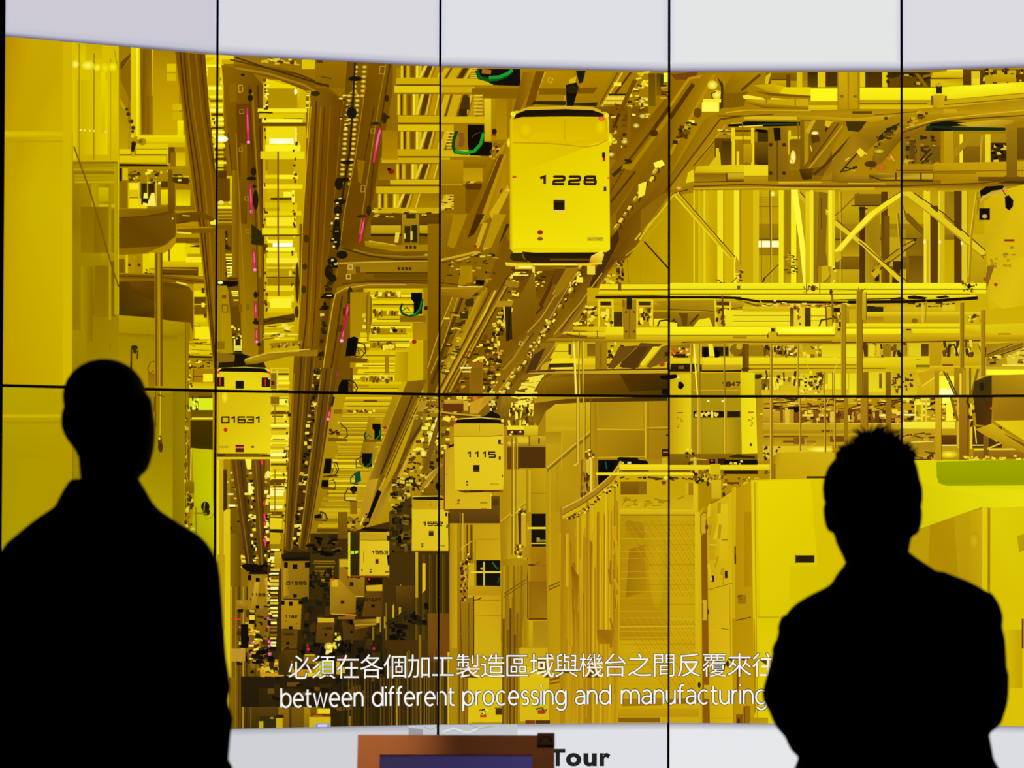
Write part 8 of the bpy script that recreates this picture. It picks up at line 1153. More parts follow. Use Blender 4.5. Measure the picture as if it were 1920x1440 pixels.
PLAB = {
 (0, 0): 'upper display panel at the left end of the video wall, showing a yellow pillar',
 (0, 1): 'lower display panel at the left end, mostly hidden behind the bald man',
 (1, 0): 'upper display panel showing the ceiling rails with pink lights, second from the left',
 (1, 1): 'lower display panel showing carrier 01631 and the start of the subtitle',
 (2, 0): 'upper middle display panel showing the large hanging carrier 1228',
 (2, 1): 'lower middle display panel showing carrier 1115 and a hanging curtain, above the word Tour',
 (3, 0): 'upper display panel showing bright yellow beams and posts with cross braces',
 (3, 1): 'lower display panel showing a plain yellow cabinet, partly behind the man with tousled hair',
 (4, 0): 'upper display panel at the right end, cut by the frame, with part of a carrier',
 (4, 1): 'lower display panel at the right end, behind the shoulder of the man with tousled hair'}
for C in CELLS:
    k, row = C['k'], C['row']
    root = bpy.data.objects.new('display_panel', None); COL.objects.link(root)
    root.empty_display_size = 0.1
    t, n = C['t'], C['n']
    root.matrix_world = Matrix(((t.x, -n.x, 0, C['c'].x), (t.y, -n.y, 0, C['c'].y), (0, 0, 1, C['z0']), (0, 0, 0, 1)))
    tag(root, PLAB[(k, row)], 'display panel', 'display panels of the video wall')
    g = 0.0003
    bm = bmesh.new(); box(bm, (0.012, 0.008, 0.012), (PW - 0.012, 0.03, PH - 0.012), bev=0.004)
    obj('housing', bm, M_PANEL, root)
    bm = bmesh.new()
    for lo, hi in (((g, -0.0045, g), (BZ, 0.008, PH - g)), ((PW - BZ, -0.0045, g), (PW - g, 0.008, PH - g)),
                   ((BZ, -0.0045, g), (PW - BZ, 0.008, BZ)), ((BZ, -0.0045, PH - BZ), (PW - BZ, 0.008, PH - g))):
        box(bm, lo, hi)
    obj('bezel', bm, M_BEZEL, root)
    bm = bmesh.new(); box(bm, (BZ, -0.0039, BZ), (PW - BZ, 0.008, PH - BZ))
    scr = obj('screen', bm, mat('display_glass', (0.01, 0.01, 0.01), 0.3) if not bpy.data.materials.get('display_glass') else bpy.data.materials['display_glass'], root)
    for g in ('page', 'video_picture', 'subtitle', 'page_heading'):
        picture(C, g, scr)

# ------------------------------------------------------------------ the room
def room(name, lo, hi, m):
    bm = bmesh.new(); box(bm, lo, hi); o = obj(name, bm, m); tag(o, kind='structure'); return o
M_CARPET = mat('dark_carpet', (0.02, 0.02, 0.022), 0.95, noise=((60, 60, 60), 0.4))
M_WALL = mat('dark_wall_paint', (0.02, 0.02, 0.022), 0.9, noise=((4, 4, 4), 0.15))
room('floor', (-4.5, -1.5, -0.1), (4.5, 12.8, 0), M_CARPET)
room('ceiling', (-4.5, -1.5, 3.7), (4.5, 12.8, 3.8), M_WALL)
room('wall_back', (-4.5, 12.8, -0.1), (4.5, 12.9, 3.8), M_WALL)
room('wall_left', (-4.6, -1.5, -0.1), (-4.5, 12.9, 3.8), M_WALL)
room('wall_right', (4.5, -1.5, -0.1), (4.6, 12.9, 3.8), M_WALL)
room('wall_front', (-4.6, -1.6, -0.1), (4.6, -1.5, 3.8), M_WALL)
bm = bmesh.new()                                        # plinth the panels stand on
for c, t, n in COLS:
    box(bm, (0.001, 0.0, 0), (PW - 0.001, 0.09, ZROW - PH), Matrix(((t.x, -n.x, 0, c.x), (t.y, -n.y, 0, c.y), (0, 0, 1, 0), (0, 0, 0, 1))))
tag(obj('trim_1', bm, M_WALL), kind='structure')
c, t, n = COLS[0]
bm = bmesh.new(); box(bm, (-0.06, -0.004, 0), (-0.001, 0.09, ZROW + PH), Matrix(((t.x, -n.x, 0, c.x), (t.y, -n.y, 0, c.y), (0, 0, 1, 0), (0, 0, 0, 1))))
tag(obj('trim_2', bm, M_PANEL), kind='structure')

# ------------------------------------------------------------------ the touch kiosk
KY = 9.0
def at(px, py, y):
    d = ray(px, py); return EYE + d * (y / d.y)
M_COPPER = mat('brushed_copper', (0.52, 0.18, 0.06), 0.3, 0.85, noise=((500, 8, 500), 0.25))
M_COPPER2 = mat('copper_tag', (0.5, 0.24, 0.13), 0.45, 0.5, noise=((40, 40, 40), 0.1))
M_DARK = mat('dark_metal', (0.03, 0.025, 0.022), 0.5, 0.6)
a, b = at(671, 1377.5, KY), at(1039.5, 1378.5, KY)
KW = (b - a).length; KH = 0.36; TILT = math.radians(58)
kiosk = bpy.data.objects.new('touch_kiosk', None); COL.objects.link(kiosk)
kiosk.location = ((a.x + b.x) / 2, KY - 0.02, 0)
tag(kiosk, 'slanted touch kiosk with brown copper frame standing before the word Tour', 'kiosk')
ztop = a.z
# panel frame axes: X right, Y up the slope (away), Z out of the face
U_ = Vector((0, math.cos(TILT), math.sin(TILT))); N_ = Vector((0, -math.sin(TILT), math.cos(TILT)))
org = Vector((-KW / 2, 0.02, ztop)) - U_ * KH
KM = Matrix(((1, U_.x, N_.x, org.x), (0, U_.y, N_.y, org.y), (0, U_.z, N_.z, org.z), (0, 0, 0, 1)))
BW = 0.0535
bm = bmesh.new()
for lo, hi in (((0, 0, -.012), (BW, KH, 0)), ((KW - BW, 0, -.012), (KW, KH, 0)), ((BW, 0, -.012), (KW - BW, BW, 0)), ((BW, KH - BW, -.012), (KW - BW, KH, 0))):
    box(bm, lo, hi, KM)
obj('frame', bm, M_COPPER, kiosk)
bm = bmesh.new(); box(bm, (0.004, 0.004, -0.06), (KW - 0.004, KH - 0.004, -0.0125), KM, bev=0.004); hou = obj('housing', bm, M_DARK, kiosk)
ms = bpy.data.materials.new('kiosk_display'); ms.use_nodes = True
nt = ms.node_tree; pb = nt.nodes['Principled BSDF']; pb.inputs['Base Color'].default_value = (.005, .005, .008, 1); pb.inputs['Roughness'].default_value = .25; pb.inputs['Specular IOR Level'].default_value = .1
tc = nt.nodes.new('ShaderNodeTexCoord'); sp = nt.nodes.new('ShaderNodeSeparateXYZ'); rp = nt.nodes.new('ShaderNodeValToRGB')
rp.color_ramp.elements[0].color = (*lin('2b2548'), 1); rp.color_ramp.elements[1].color = (*lin('3a3166'), 1)
nt.links.new(tc.outputs['Generated'], sp.inputs[0]); nt.links.new(sp.outputs[0], rp.inputs[0]); nt.links.new(rp.outputs[0], pb.inputs['Emission Color']); pb.inputs['Emission Strength'].default_value = 1
bm = bmesh.new(); box(bm, (BW, BW, -0.0118), (KW - BW, KH - BW, -0.007), KM); obj('screen', bm, ms, kiosk)
bm = bmesh.new(); box(bm, (KW - 0.0415, KH - 0.031, 0.0002), (KW + 0.0005, KH + 0.0035, 0.006), KM, bev=0.001); tg = obj('headphone_sign', bm, M_COPPER2, kiosk)
bm = bmesh.new(); cx, cy = KW - 0.0205, KH - 0.0165     # a pair of headphones: band and two cups
P = [(cx + 0.0125 * math.cos(math.pi * i / 10), cy + 0.009 * math.sin(math.pi * i / 10)) for i in range(11)]
for q, w in zip(P, P[1:]):
    dx, dy = w[0] - q[0], w[1] - q[1]; l = math.hypot(dx, dy); nx, ny = -dy / l * .0009, dx / l * .0009
    vs = [bm.verts.new(KM @ Vector((x, y, z))) for z in (0.0061, 0.0068) for x, y in ((q[0] + nx, q[1] + ny), (w[0] + nx, w[1] + ny), (w[0] - nx, w[1] - ny), (q[0] - nx, q[1] - ny))]
    for f in ((4, 5, 6, 7), (0, 1, 5, 4), (1, 2, 6, 5), (2, 3, 7, 6), (3, 0, 4, 7)): bm.faces.new([vs[i] for i in f])
for s in (-1, 1): box(bm, (cx + s * .0125 - .0022, cy - .006, .0061), (cx + s * .0125 + .0022, cy + .002, .0069), KM, bev=0.0003)
obj('headphone_symbol', bm, M_DARK, tg)
bm = bmesh.new(); box(bm, (-0.05, 0.0, 0.012), (0.05, 0.06, 0.80), None, bev=0.006); obj('post', bm, M_DARK, kiosk)
bm = bmesh.new(); box(bm, (-0.2, -0.16, 0), (0.2, 0.2, 0.0125), None, bev=0.003); obj('base_plate', bm, M_DARK, kiosk)

# ceiling spotlight on the kiosk, and a second one added as weak fill light
def spotlight(SP, AIM, energy, size, label):
    SP = Vector(SP)
    lamp = bpy.data.objects.new('ceiling_spotlight', None); COL.objects.link(lamp); lamp.location = (SP.x, SP.y, 3.7)
    tag(lamp, label, 'spotlight', 'spotlights above the kiosk')
    d = (AIM - SP).normalized(); rot = d.to_track_quat('-Z', 'Y').to_matrix().to_4x4()
    bm = bmesh.new(); bmesh.ops.create_cone(bm, cap_ends=False, segments=24, radius1=.045, radius2=.038, depth=.13, matrix=Matrix.Translation(SP - d * .02 - Vector(lamp.location)) @ rot)
    obj('housing', bm, M_DARK, lamp)
    bm = bmesh.new(); bmesh.ops.create_cone(bm, cap_ends=True, segments=16, radius1=.012, radius2=.012, depth=.16, matrix=Matrix.Translation((0, 0, -.08))); bmesh.ops.create_cone(bm, cap_ends=True, segments=24, radius1=.05, radius2=.05, depth=.02, matrix=Matrix.Translation((0, 0, -.01)))
    obj('mount', bm, M_DARK, lamp)
    sl = bpy.data.lights.new('spot', 'SPOT'); sl.energy = energy; sl.color = (1, .8, .6); sl.spot_size = math.radians(size); sl.spot_blend = 1; sl.shadow_soft_size = .02
    so = bpy.data.objects.new('spot', sl); COL.objects.link(so); so.matrix_world = Matrix.Translation(SP + d * .05) @ rot
spotlight((-0.5, 7.75, 3.45), at(676, 1398, KY), 13, 10, 'left of two small black ceiling spotlights, aimed at the left edge of the kiosk')
spotlight((0.15, 7.85, 3.45), at(900, 1400, KY), 3.6, 24, 'right of two small black ceiling spotlights, unseen and added as weak fill light over the whole kiosk')

# ------------------------------------------------------------------ the two people
def ell(bm, c, r, rot=None, seg=20):
    M = Matrix.Translation(c) @ (rot or Matrix()) @ Matrix.Diagonal((*r, 1))
    bmesh.ops.create_uvsphere(bm, u_segments=seg, v_segments=seg * 2 // 3, radius=1, matrix=M)
def tube(bm, pts, seg=14):
    """pts: (centre, rx, ry) along a limb, closed with round ends"""
    P = [(Vector(p), a, b) for p, a, b in pts]
    rings = []; up = None
    for i, (p, a, b) in enumerate(P):
        d = (P[min(i + 1, len(P) - 1)][0] - P[max(i - 1, 0)][0]).normalized()
        if up is None: up = Vector((0, 1, 0)) if abs(d.y) < .8 else Vector((0, 0, 1))
        x = up.cross(d).normalized(); up = d.cross(x).normalized()
        rings.append([bm.verts.new(p + x * a * math.cos(j * 2 * math.pi / seg) + up * b * math.sin(j * 2 * math.pi / seg)) for j in range(seg)])
    for A, B_ in zip(rings, rings[1:]):
        for j in range(seg): bm.faces.new((A[j], A[(j + 1) % seg], B_[(j + 1) % seg], B_[j]))
    for r, (p, a, b), e in ((rings[0], P[0], -1), (rings[-1], P[-1], 1)):
        q = P[1][0] if e < 0 else P[-2][0]
        v = bm.verts.new(p + (p - q).normalized() * min(a, b) * .6)
        for j in range(seg): bm.faces.new((r[j], r[(j + 1) % seg], v))
def loft(bm, rings, seg=36):
    """rings: (z, x left, x right, y centre, half depth, squareness)"""
    R_ = []
    for z, xl, xr, cy, hd, e in rings:
        c, h = (xl + xr) / 2, (xr - xl) / 2; L = []
        for j in range(seg):
            t = j * 2 * math.pi / seg; co, si = math.cos(t), math.sin(t)
            L.append(bm.verts.new((c + h * math.copysign(abs(co) ** (2 / e), co), cy + hd * math.copysign(abs(si) ** (2 / e), si), z)))
        R_.append(L)
    for A, B_ in zip(R_, R_[1:]):
        for j in range(seg): bm.faces.new((A[j], A[(j + 1) % seg], B_[(j + 1) % seg], B_[j]))
    bm.faces.new(R_[0]); bm.faces.new(R_[-1])
def fuse(name, bm, m, parent, vox=0.007, it=3):
    """one continuous surface around everything in bm"""
    bmesh.ops.recalc_face_normals(bm, faces=bm.faces)
    me = bpy.data.meshes.new('tmp'); bm.to_mesh(me); bm.free()
    o = bpy.data.objects.new('tmp', me); COL.objects.link(o)
    r = o.modifiers.new('r', 'REMESH'); r.mode = 'VOXEL'; r.voxel_size = vox
    if it: s = o.modifiers.new('s', 'SMOOTH'); s.iterations = it; s.factor = .5
    dg = bpy.context.evaluated_depsgraph_get(); dg.update()
    out = bpy.data.meshes.new_from_object(o.evaluated_get(dg)); out.name = name
    bpy.data.objects.remove(o); bpy.data.meshes.remove(me)
    out.materials.clear(); out.shade_smooth()
    return link(name, out, m, parent)
def head(bm, c, w, h, yaw, tilt=0):
    """a head facing +y: skull, brow, cheeks, nose, lips, chin and ears; c = centre between the ears"""
    M = Matrix.Translation(c) @ Matrix.Rotation(yaw, 4, 'Z') @ Matrix.Rotation(tilt, 4, 'X')
    def e(x, y, z, a, b, d, rz=0):
        bmesh.ops.create_uvsphere(bm, u_segments=20, v_segments=14, radius=1, matrix=M @ Matrix.Translation((x * w, y * w, z * h)) @ Matrix.Rotation(rz, 4, 'Z') @ Matrix.Diagonal((a * w, b * w, d * h, 1)))
    e(0, -.04, .16, .50, .62, .36); e(0, .12, -.02, .455, .50, .36); e(0, -.2, .02, .44, .40, .30)
    e(0, .36, -.26, .34, .27, .22); e(0, .50, -.395, .16, .15, .09); e(0, .42, .1, .36, .20, .08)
    for s in (-1, 1):
        e(s * .24, .42, -.10, .17, .16, .11); e(s * .3, .16, -.3, .12, .26, .12)
        e(s * .50, -.06, -.04, .055, .15, .135, s * -.35); e(s * .185, .535, .02, .10, .05, .045)
    e(0, .62, -.085, .075, .11, .10); e(0, .68, -.125, .10, .085, .045)
    e(0, .585, -.245, .16, .08, .026); e(0, .575, -.285, .14, .08, .026)
    return M
def hand(bm, wrist, d, n, side, curl, s=1.0):
    """palm and five fingers from the wrist along d, back of the hand facing n"""
    d = d.normalized(); x = d.cross(n).normalized() * side; n = x.cross(d).normalized() * side
    if n.length < .1: n = Vector((0, 0, 1))
    def P(a, b, c): return wrist + d * a * s + x * b * s + n * c * s
    tube(bm, [(P(-.02, 0, 0), .028 * s, .02 * s), (P(.03, 0, 0), .036 * s, .016 * s), (P(.085, 0, 0), .041 * s, .014 * s)], 12)
    for i, (b, l) in enumerate(((-.032, .074), (-.011, .083), (.010, .077), (.030, .060))):
        p = P(.08, b, 0); L = [(p, .0095 * s, .0095 * s)]; a = 0
        for k, f in enumerate((.45, .32, .23)):
            a += curl * (1 + .08 * i)
            p = p + (d * math.cos(a) - n * math.sin(a)) * l * f * s + x * (b * .05 * s); r = (.0088, .008, .007)[k] * s; L.append((p, r, r))
        tube(bm, L, 8)
    p = P(.015, -.03, -.004); L = [(p, .013 * s, .012 * s)]
    for k, (da, db, dc) in enumerate(((.03, -.024, -.012), (.03, -.012, -.012), (.022, -.004, -.008))):
        p = p + d * da * s + x * db * s + n * dc * s; r = (.011, .0098, .008)[k] * s; L.append((p, r, r))
    tube(bm, L, 8)
def shoe(parent, x, y, yaw):
    bm = bmesh.new(); M = Matrix.Translation((x, y, 0)) @ Matrix.Rotation(yaw, 4, 'Z')
    rows = ((0.0, .047, 1), (.018, .05, 1), (.045, .046, .96), (.075, .04, .6), (.105, .042, .4))
    R_ = []
    for z, hw, ln in rows:
        y0, y1 = -.085, -.085 + .285 * ln; c = (y0 + y1) / 2; L = []
        for j in range(20):
            t = j * math.pi / 10; co, si = math.cos(t), math.sin(t)
            w = hw * (1 - .18 * (si < -.2)); L.append(bm.verts.new(M @ Vector((w * math.copysign(abs(co) ** .8, co), c + (y1 - y0) / 2 * math.copysign(abs(si) ** .85, si), z + .002))))
        R_.append(L)
    for A, B_ in zip(R_, R_[1:]):
        for j in range(20): bm.faces.new((A[j], A[(j + 1) % 20], B_[(j + 1) % 20], B_[j]))
    bm.faces.new(R_[0]); bm.faces.new(R_[-1])
    return obj('shoe', bm, M_SHOE, parent, smooth=True)
def cloth(name, c):
    m = mat(name, c, 0.95, noise=((300, 300, 300), .3)); m.node_tree.nodes['Principled BSDF'].inputs['Specular IOR Level'].default_value = .1; return m
M_SKIN = mat('skin', (0.075, 0.042, 0.028), 0.75); M_SKIN.node_tree.nodes['Principled BSDF'].inputs['Specular IOR Level'].default_value = .15
M_JACKET = cloth('black_wool', (.006, .006, .007)); M_TROUSER = cloth('dark_trouser_cloth', (.007, .007, .008))
M_SHOE = mat('black_leather', (.008, .008, .008), .6); M_HAIR = cloth('black_hair', (.004, .003, .003)); M_EYE = mat('eye', (.3, .3, .3), .4)

def legs(bm, cx, zc, sp, k):
    """two trouser legs and the seat; k scales the girth"""
    loft(bm, [(zc - .03, cx - .155 * k, cx + .155 * k, 0.005, .115 * k, 2.4), (zc + .06, cx - .17 * k, cx + .17 * k, -.005, .125 * k, 2.4), (zc + .17, cx - .155 * k, cx + .155 * k, 0, .11 * k, 2.4)])
    for s in (-1, 1):
        tube(bm, [((cx + s * .085, 0, zc + .05), .088 * k, .1 * k), ((cx + s * .095, .005, zc - .12), .084 * k, .09 * k), ((cx + s * sp, .012, .5), .062 * k, .066 * k), ((cx + s * sp, -.008, .33), .062 * k, .066 * k), ((cx + s * sp, -.015, .09), .056 * k, .06 * k)])
def barebody(bm, cx, zs, zc, sp):
    """the trunk and legs under the clothes; zs = shoulder height, zc = crotch"""
    loft(bm, [(zc, cx - .12, cx + .12, 0, .085, 2.2), (zc + .2, cx - .125, cx + .125, 0, .085, 2.2), (zc + .36, cx - .135, cx + .135, 0, .09, 2.2), (zs - .1, cx - .15, cx + .15, 0, .09, 2.2), (zs - .01, cx - .08, cx + .08, -.005, .07, 2.2)])
    for s in (-1, 1):
        tube(bm, [((cx + s * .075, 0, zc + .04), .068, .075), ((cx + s * .09, .004, zc - .12), .065, .068), ((cx + s * sp, .012, .5), .046, .048), ((cx + s * sp, -.01, .34), .045, .05), ((cx + s * sp, -.015, .11), .03, .034), ((cx + s * sp, .0, .06), .032, .04)])
        tube(bm, [((cx + s * sp, -.04, .045), .03, .025), ((cx + s * sp, .06, .04), .034, .022), ((cx + s * sp, .14, .035), .03, .014)])

# --- the bald man on the left
Y1 = 7.65
def q1(px, py):
    P = at(px, py, Y1); return P.x - A1.x, P.z
A1 = at(203, 900, Y1)
p1 = bpy.data.objects.new('person', None); COL.objects.link(p1); p1.location = (A1.x, Y1, 0)
tag(p1, 'bald person in dark collared jacket seen from behind, standing at the left', 'person')
def ring1(py, xl, xr, cy, hd, e=2.3):
    return (q1(0, py)[1], q1(xl, py)[0], q1(xr, py)[0], cy, hd, e)
bm = bmesh.new()
hx, hz = q1(198, 778)
HM = head(bm, Vector((hx, .0, hz)), .168, .222, -.28, -.04)
loft(bm, [ring1(p, a, b, cy, hd, 2) for p, a, b, cy, hd in ((1000, 140, 270, -.01, .07), (940, 147, 266, -.01, .064), (898, 152, 262, -.012, .06), (880, 150, 264, -.01, .06), (845, 147, 270, -.004, .064), (800, 160, 270, .0, .06))])
loft(bm, [ring1(p, a, b, cy, hd, 2) for p, a, b, cy, hd in ((894, 156, 262, 0, .05), (886, 154, 270, .012, .062), (876, 152, 277.5, .015, .07), (860, 148, 282.5, .015, .078), (848, 143, 286, .01, .082), (838, 136, 288.5, .008, .085), (825, 126, 290, .005, .087), (812, 119, 291, 0, .088), (795, 114, 291, 0, .086), (778, 118, 288, 0, .08), (755, 128, 285.5, 0, .06), (742, 140, 282, 0, .04))])
zs1, zc1 = q1(0, 1000)[1], .84
barebody(bm, 0, zs1, zc1, .105)
for s in (-1, 1):
    tube(bm, [((s * .15, 0, zs1 - .05), .05, .05), ((s * .195, -.005, zs1 - .16), .04, .042), ((s * .20, -.015, 1.12), .034, .036), ((s * .215, .015, .98), .032, .034), ((s * .215, .05, .86), .024, .022)])
    hand(bm, Vector((s * .215, .06, .85)), Vector((0, .18, -1)), Vector((s, 0, 0)), s, .28)
body = fuse('body', bm, M_SKIN, p1, .0055, 3)
for s in (-1, 1):
    bm = bmesh.new(); ell(bm, HM @ Vector((s * .185 * .168, .575 * .168, .022 * .222)), (.011, .009, .009)); obj('eye', bm, M_EYE, body, smooth=True)
bm = bmesh.new()
loft(bm, [ring1(*r) for r in ((1560, 30, 372, .0, .14), (1440, 28, 374, .0, .135), (1330, 28, 374, .0, .13), (1240, 26, 378, .0, .13), (1150, 16, 392, -.005, .13), (1095, 2, 404, -.01, .125), (1060, -4, 408, -.012, .115),
     (1038, 0, 402, -.012, .105), (1018, 14, 390, -.015, .1), (1002, 33, 374, -.015, .095), (986, 53, 347, -.02, .09), (970, 74, 322, -.02, .085), (957, 94, 302, -.02, .08), (946, 109, 292, -.02, .076), (936, 114, 283, -.02, .072))])
# collar
loft(bm, [ring1(*r) for r in ((952, 107, 291, -.015, .082), (940, 109, 286, -.015, .08), (925, 117, 278, -.015, .077), (910, 126, 269, -.015, .074), (903, 131, 264, -.015, .072), (897.5, 135, 262, -.014, .07))])
for s in (-1, 1):
    def e1(px, py): x, z = q1(px, py); return x, z
    if s > 0: L = ((1050, 350, 409), (1085, 350, 414), (1140, 352, 418), (1190, 354, 421), (1235, 356, 425), (1265, 358, 430), (1290, 358, 432.5), (1306, 360, 428), (1318, 362, 426.5), (1332, 362, 432), (1345, 362, 436.5), (1358, 362, 435), (1372, 364, 432), (1400, 366, 429), (1430, 368, 426), (1437, 368, 434), (1460, 368, 436), (1500, 372, 434))
    else: L = tuple((p, 400 - b, 400 - a) for p, a, b in ((1050, 350, 409), (1085, 350, 414), (1140, 352, 418), (1190, 354, 421), (1265, 358, 428), (1290, 358, 430), (1318, 362, 426.5), (1345, 362, 434), (1400, 366, 430), (1460, 368, 434), (1500, 372, 434)))
    loft(bm, [ring1(p, a, b, -.01 + max(0, (p - 1250)) * .00022, .055 - max(0, p - 1300) * .00004, 2.1) for p, a, b in reversed(L)], 24)
jk = fuse('jacket', bm, M_JACKET, p1, .0065, 2)
bm = bmesh.new(); legs(bm, 0, zc1, .105, 1.0); fuse('trousers', bm, M_TROUSER, p1, .009, 3)
for s in (-1, 1): shoe(p1, s * .108, .02, s * -.12)

# --- the man with folded arms on the right
Y2 = 7.75
A2 = at(1662, 1020, Y2)
def q2(px, py):
    P = at(px, py, Y2); return P.x - A2.x, P.z
def ring2(py, xl, xr, cy, hd, e=2.3):
    return (q2(0, py)[1], q2(xl, py)[0], q2(xr, py)[0], cy, hd, e)
p2 = bpy.data.objects.new('person', None); COL.objects.link(p2); p2.location = (A2.x, Y2, 0)
tag(p2, 'person with tousled hair and folded arms in dark jacket, standing at the right', 'person')
bm = bmesh.new()
hx, hz = q2(1637, 945)
HM2 = head(bm, Vector((hx, 0, hz)), .172, .215, .12, -.03)
loft(bm, [ring2(p, a, b, cy, hd, 2) for p, a, b, cy, hd in ((1100, 1580, 1725, -.01, .07), (1060, 1588, 1708, -.01, .064), (1035, 1577, 1702, -.012, .06), (1015, 1567, 1706, -.008, .064), (985, 1560, 1712, -.004, .064), (950, 1565, 1712, 0, .06))])
for px, py, s in ((1552, 968, -1), (1719, 974, 1)):      # ears
    x, z = q2(px, py); ell(bm, Vector((x, -.01, z)), (.0095, .02, .034), Matrix.Rotation(s * .12, 4, 'Y'))
zs2, zc2 = q2(0, 1130)[1], .76
barebody(bm, 0, zs2, zc2, .1)
ze = q2(0, 1290)[1]
for s in (-1, 1):                                      # upper arms down, forearms crossed in front of the chest
    e = Vector((s * .215, .01, ze)); w = Vector((-s * .07, .205 if s > 0 else .165, ze + (.05 if s > 0 else .075)))
    tube(bm, [((s * .15, 0, zs2 - .06), .045, .045), ((s * .195, 0, (zs2 + ze) / 2), .036, .038), (e, .034, .034), ((e + w) / 2 + Vector((0, .025, 0)), .033, .03), (w, .024, .022)])
    hand(bm, w + Vector((-s * .012, 0, 0)), Vector((-s, -.12, .18)), Vector((0, 1, .1)), -s, .3, .95)
body2 = fuse('body', bm, M_SKIN, p2, .0055, 3)
for s in (-1, 1):
    bm = bmesh.new(); ell(bm, HM2 @ Vector((s * .185 * .172, .575 * .172, .022 * .215)), (.011, .009, .009)); obj('eye', bm, M_EYE, body2, smooth=True)
bm = bmesh.new()
loft(bm, [ring2(*r) for r in ((1520, 1470, 1895, .0, .13), (1440, 1488, 1876, .0, .128), (1418, 1497, 1863, .0, .126), (1385, 1496, 1857, .0, .125), (1360, 1492, 1852, .0, .125), (1300, 1486, 1848, .0, .125), (1240, 1484, 1850, -.005, .125),
     (1190, 1478, 1856, -.01, .12), (1160, 1470, 1862, -.012, .115), (1140, 1478, 1862, -.015, .11), (1127, 1492, 1858, -.015, .105), (1112, 1516, 1852, -.018, .1), (1103, 1535, 1846, -.02, .095), (1094, 1552, 1832, -.02, .092), (1084, 1562, 1812, -.02, .088), (1074, 1571, 1786, -.02, .084), (1066, 1575, 1765, -.02, .08))])
loft(bm, [ring2(*r) for r in ((1100, 1552, 1800, -.02, .086), (1085, 1560, 1775, -.02, .084), (1070, 1569, 1758, -.018, .08), (1058, 1580, 1743, -.016, .077), (1046, 1586, 1724, -.014, .073), (1036, 1584, 1710, -.013, .07), (1028, 1584, 1701, -.012, .068))])
LL = ((1150, 1467, 1530), (1160, 1462, 1530), (1175, 1457.5, 1528), (1182, 1461, 1528), (1188, 1457, 1527), (1196, 1457, 1526), (1203, 1451, 1524), (1215, 1447, 1520), (1222, 1448.5, 1520), (1240, 1444, 1518), (1262, 1438, 1516), (1285, 1431.5, 1515), (1300, 1429, 1514), (1314, 1433, 1514), (1330, 1442, 1514), (1350, 1450, 1514), (1364, 1459, 1512), (1378, 1472, 1510), (1395, 1479, 1508), (1408, 1487, 1506))
LR = ((1105, 1800, 1857), (1116, 1800, 1866), (1130, 1800, 1874), (1150, 1802, 1880.5), (1170, 1804, 1878.5), (1190, 1806, 1883.5), (1205, 1806, 1885), (1225, 1806, 1886.5), (1245, 1806, 1887), (1258, 1806, 1891), (1285, 1806, 1891), (1305, 1806, 1890), (1320, 1806, 1887), (1338, 1808, 1881), (1350, 1812, 1877), (1360, 1816, 1866), (1366, 1818, 1857))
for L in (LL, LR): loft(bm, [ring2(p, a, b, 0, .058, 2.2) for p, a, b in reversed(L)], 24)
for s in (-1, 1):
    e = Vector((s * .2, .02, ze + .0)); w = Vector((-s * .055, .205 if s > 0 else .165, ze + (.05 if s > 0 else .072)))
    tube(bm, [(e, .052, .052), ((e + w) / 2 + Vector((0, .025, 0)), .05, .048), (w, .04, .036)])
fuse('jacket', bm, M_JACKET, p2, .0062, 1)
bm = bmesh.new(); legs(bm, 0, zc2, .1, .98); fuse('trousers', bm, M_TROUSER, p2, .009, 3)
for s in (-1, 1): shoe(p2, s * .103, .02, s * -.15)
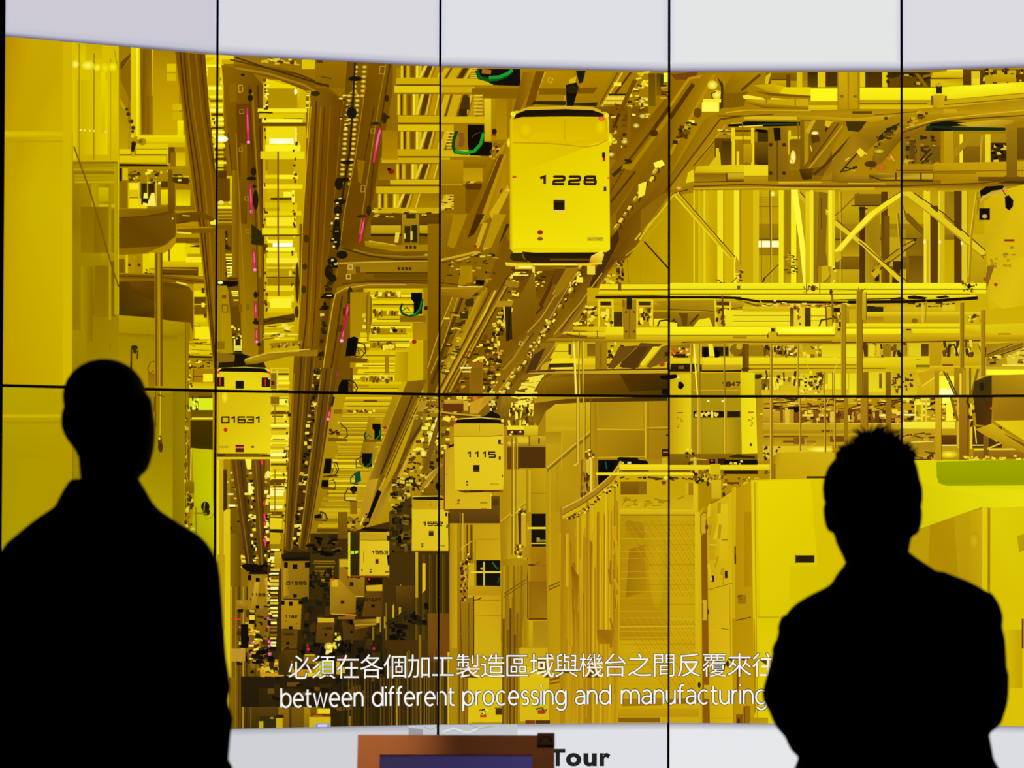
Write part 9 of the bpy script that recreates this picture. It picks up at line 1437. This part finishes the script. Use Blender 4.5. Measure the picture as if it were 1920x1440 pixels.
# tousled hair: a cap with separate locks
bm = bmesh.new(); hr = random.Random(11)
OUT = ((1547, 945), (1543, 935), (1541, 912), (1543, 893), (1550, 874), (1562, 858), (1580, 842), (1600, 826), (1620, 816), (1640, 813), (1662, 816), (1684, 824), (1702, 836), (1712, 852), (1717, 870), (1724, 890), (1728.5, 908), (1729.5, 925), (1727, 942))
c = Vector((hx, -.012, hz + .018))
rows = []
loft(bm, [ring2(p, a, b, cy, hd, 2.1) for p, a, b, cy, hd in ((1012, 1575, 1700, -.055, .036), (990, 1566, 1708, -.05, .05), (965, 1555, 1718, -.035, .072), (950, 1548, 1725, -.02, .09), (930, 1543, 1728.5, -.012, .106), (910, 1541.5, 1728, -.01, .112), (890, 1545, 1722, -.008, .113), (872, 1552, 1719, -.006, .108), (856, 1565, 1713, -.004, .098), (842, 1583, 1706, -.002, .08), (830, 1602, 1684, 0, .058), (821, 1618, 1668, 0, .036))])
def lock(px, py, dx, dy, r, y0=0.0, dep=0.0):
    x, z = q2(px, py); x2, z2 = q2(px + dx, py + dy); x3, z3 = q2(px + dx * 1.5, py + dy * 1.25 + 3)
    tube(bm, [((x, y0, z), r, r), ((x2, y0 + dep, z2), r * .75, r * .75), ((x3, y0 + dep * 1.5, z3), r * .3, r * .3)], 8)
for a in ((1600, 848, -14, -6, .015), (1590, 858, -15, -8, .014), (1584, 870, -13, -6, .014), (1612, 836, -8, -14, .015), (1625, 828, -4, -16, .015), (1636, 826, 6, -16, .015), (1648, 827, 8, -13, .016), (1660, 830, 11, -10, .015), (1674, 836, 14, -10, .014), (1690, 846, 13, -8, .014), (1698, 858, 12, -6, .013)):
    lock(*a, hr.uniform(-.03, .03), hr.uniform(-.01, .01))
for i in range(26):
    lock(hr.uniform(1575, 1700), hr.uniform(840, 900), hr.uniform(-10, 10), hr.uniform(-6, 8), .012, hr.choice((-.085, .07)), hr.uniform(-.012, .012))
hair = fuse('hair', bm, M_HAIR, body2, .0045, 3)
bm = bmesh.new(); bm.from_mesh(hair.data)              # loose strands that leave the cap
for i in range(230):
    px = hr.uniform(1580, 1706); f = (px - 1578) / 134
    py = 858 - 38 * math.sin(math.pi * min(1, f * .92 + .06)) + hr.uniform(-2, 10)
    out = (f - .42) * 1.7 + hr.gauss(.1, .5); ln = hr.uniform(14, 36) * (1 if .25 < f < .75 else .55)
    P = []; x, y = px, py; dx, dy = out * .7, -1.0; y0 = hr.uniform(-.06, .05); lean = hr.uniform(.15, .5) * (1 if f > .35 else -1)
    for k in range(5):
        a, z = q2(x, y); P.append(((a, y0, z), .0022 * (1 - k * .16), .0022 * (1 - k * .16)))
        l = math.hypot(dx, dy); x += dx / l * ln / 4; y += dy / l * ln / 4; dx += lean; dy += .12
    tube(bm, P, 5)
bm.to_mesh(hair.data); bm.free(); hair.data.shade_smooth()
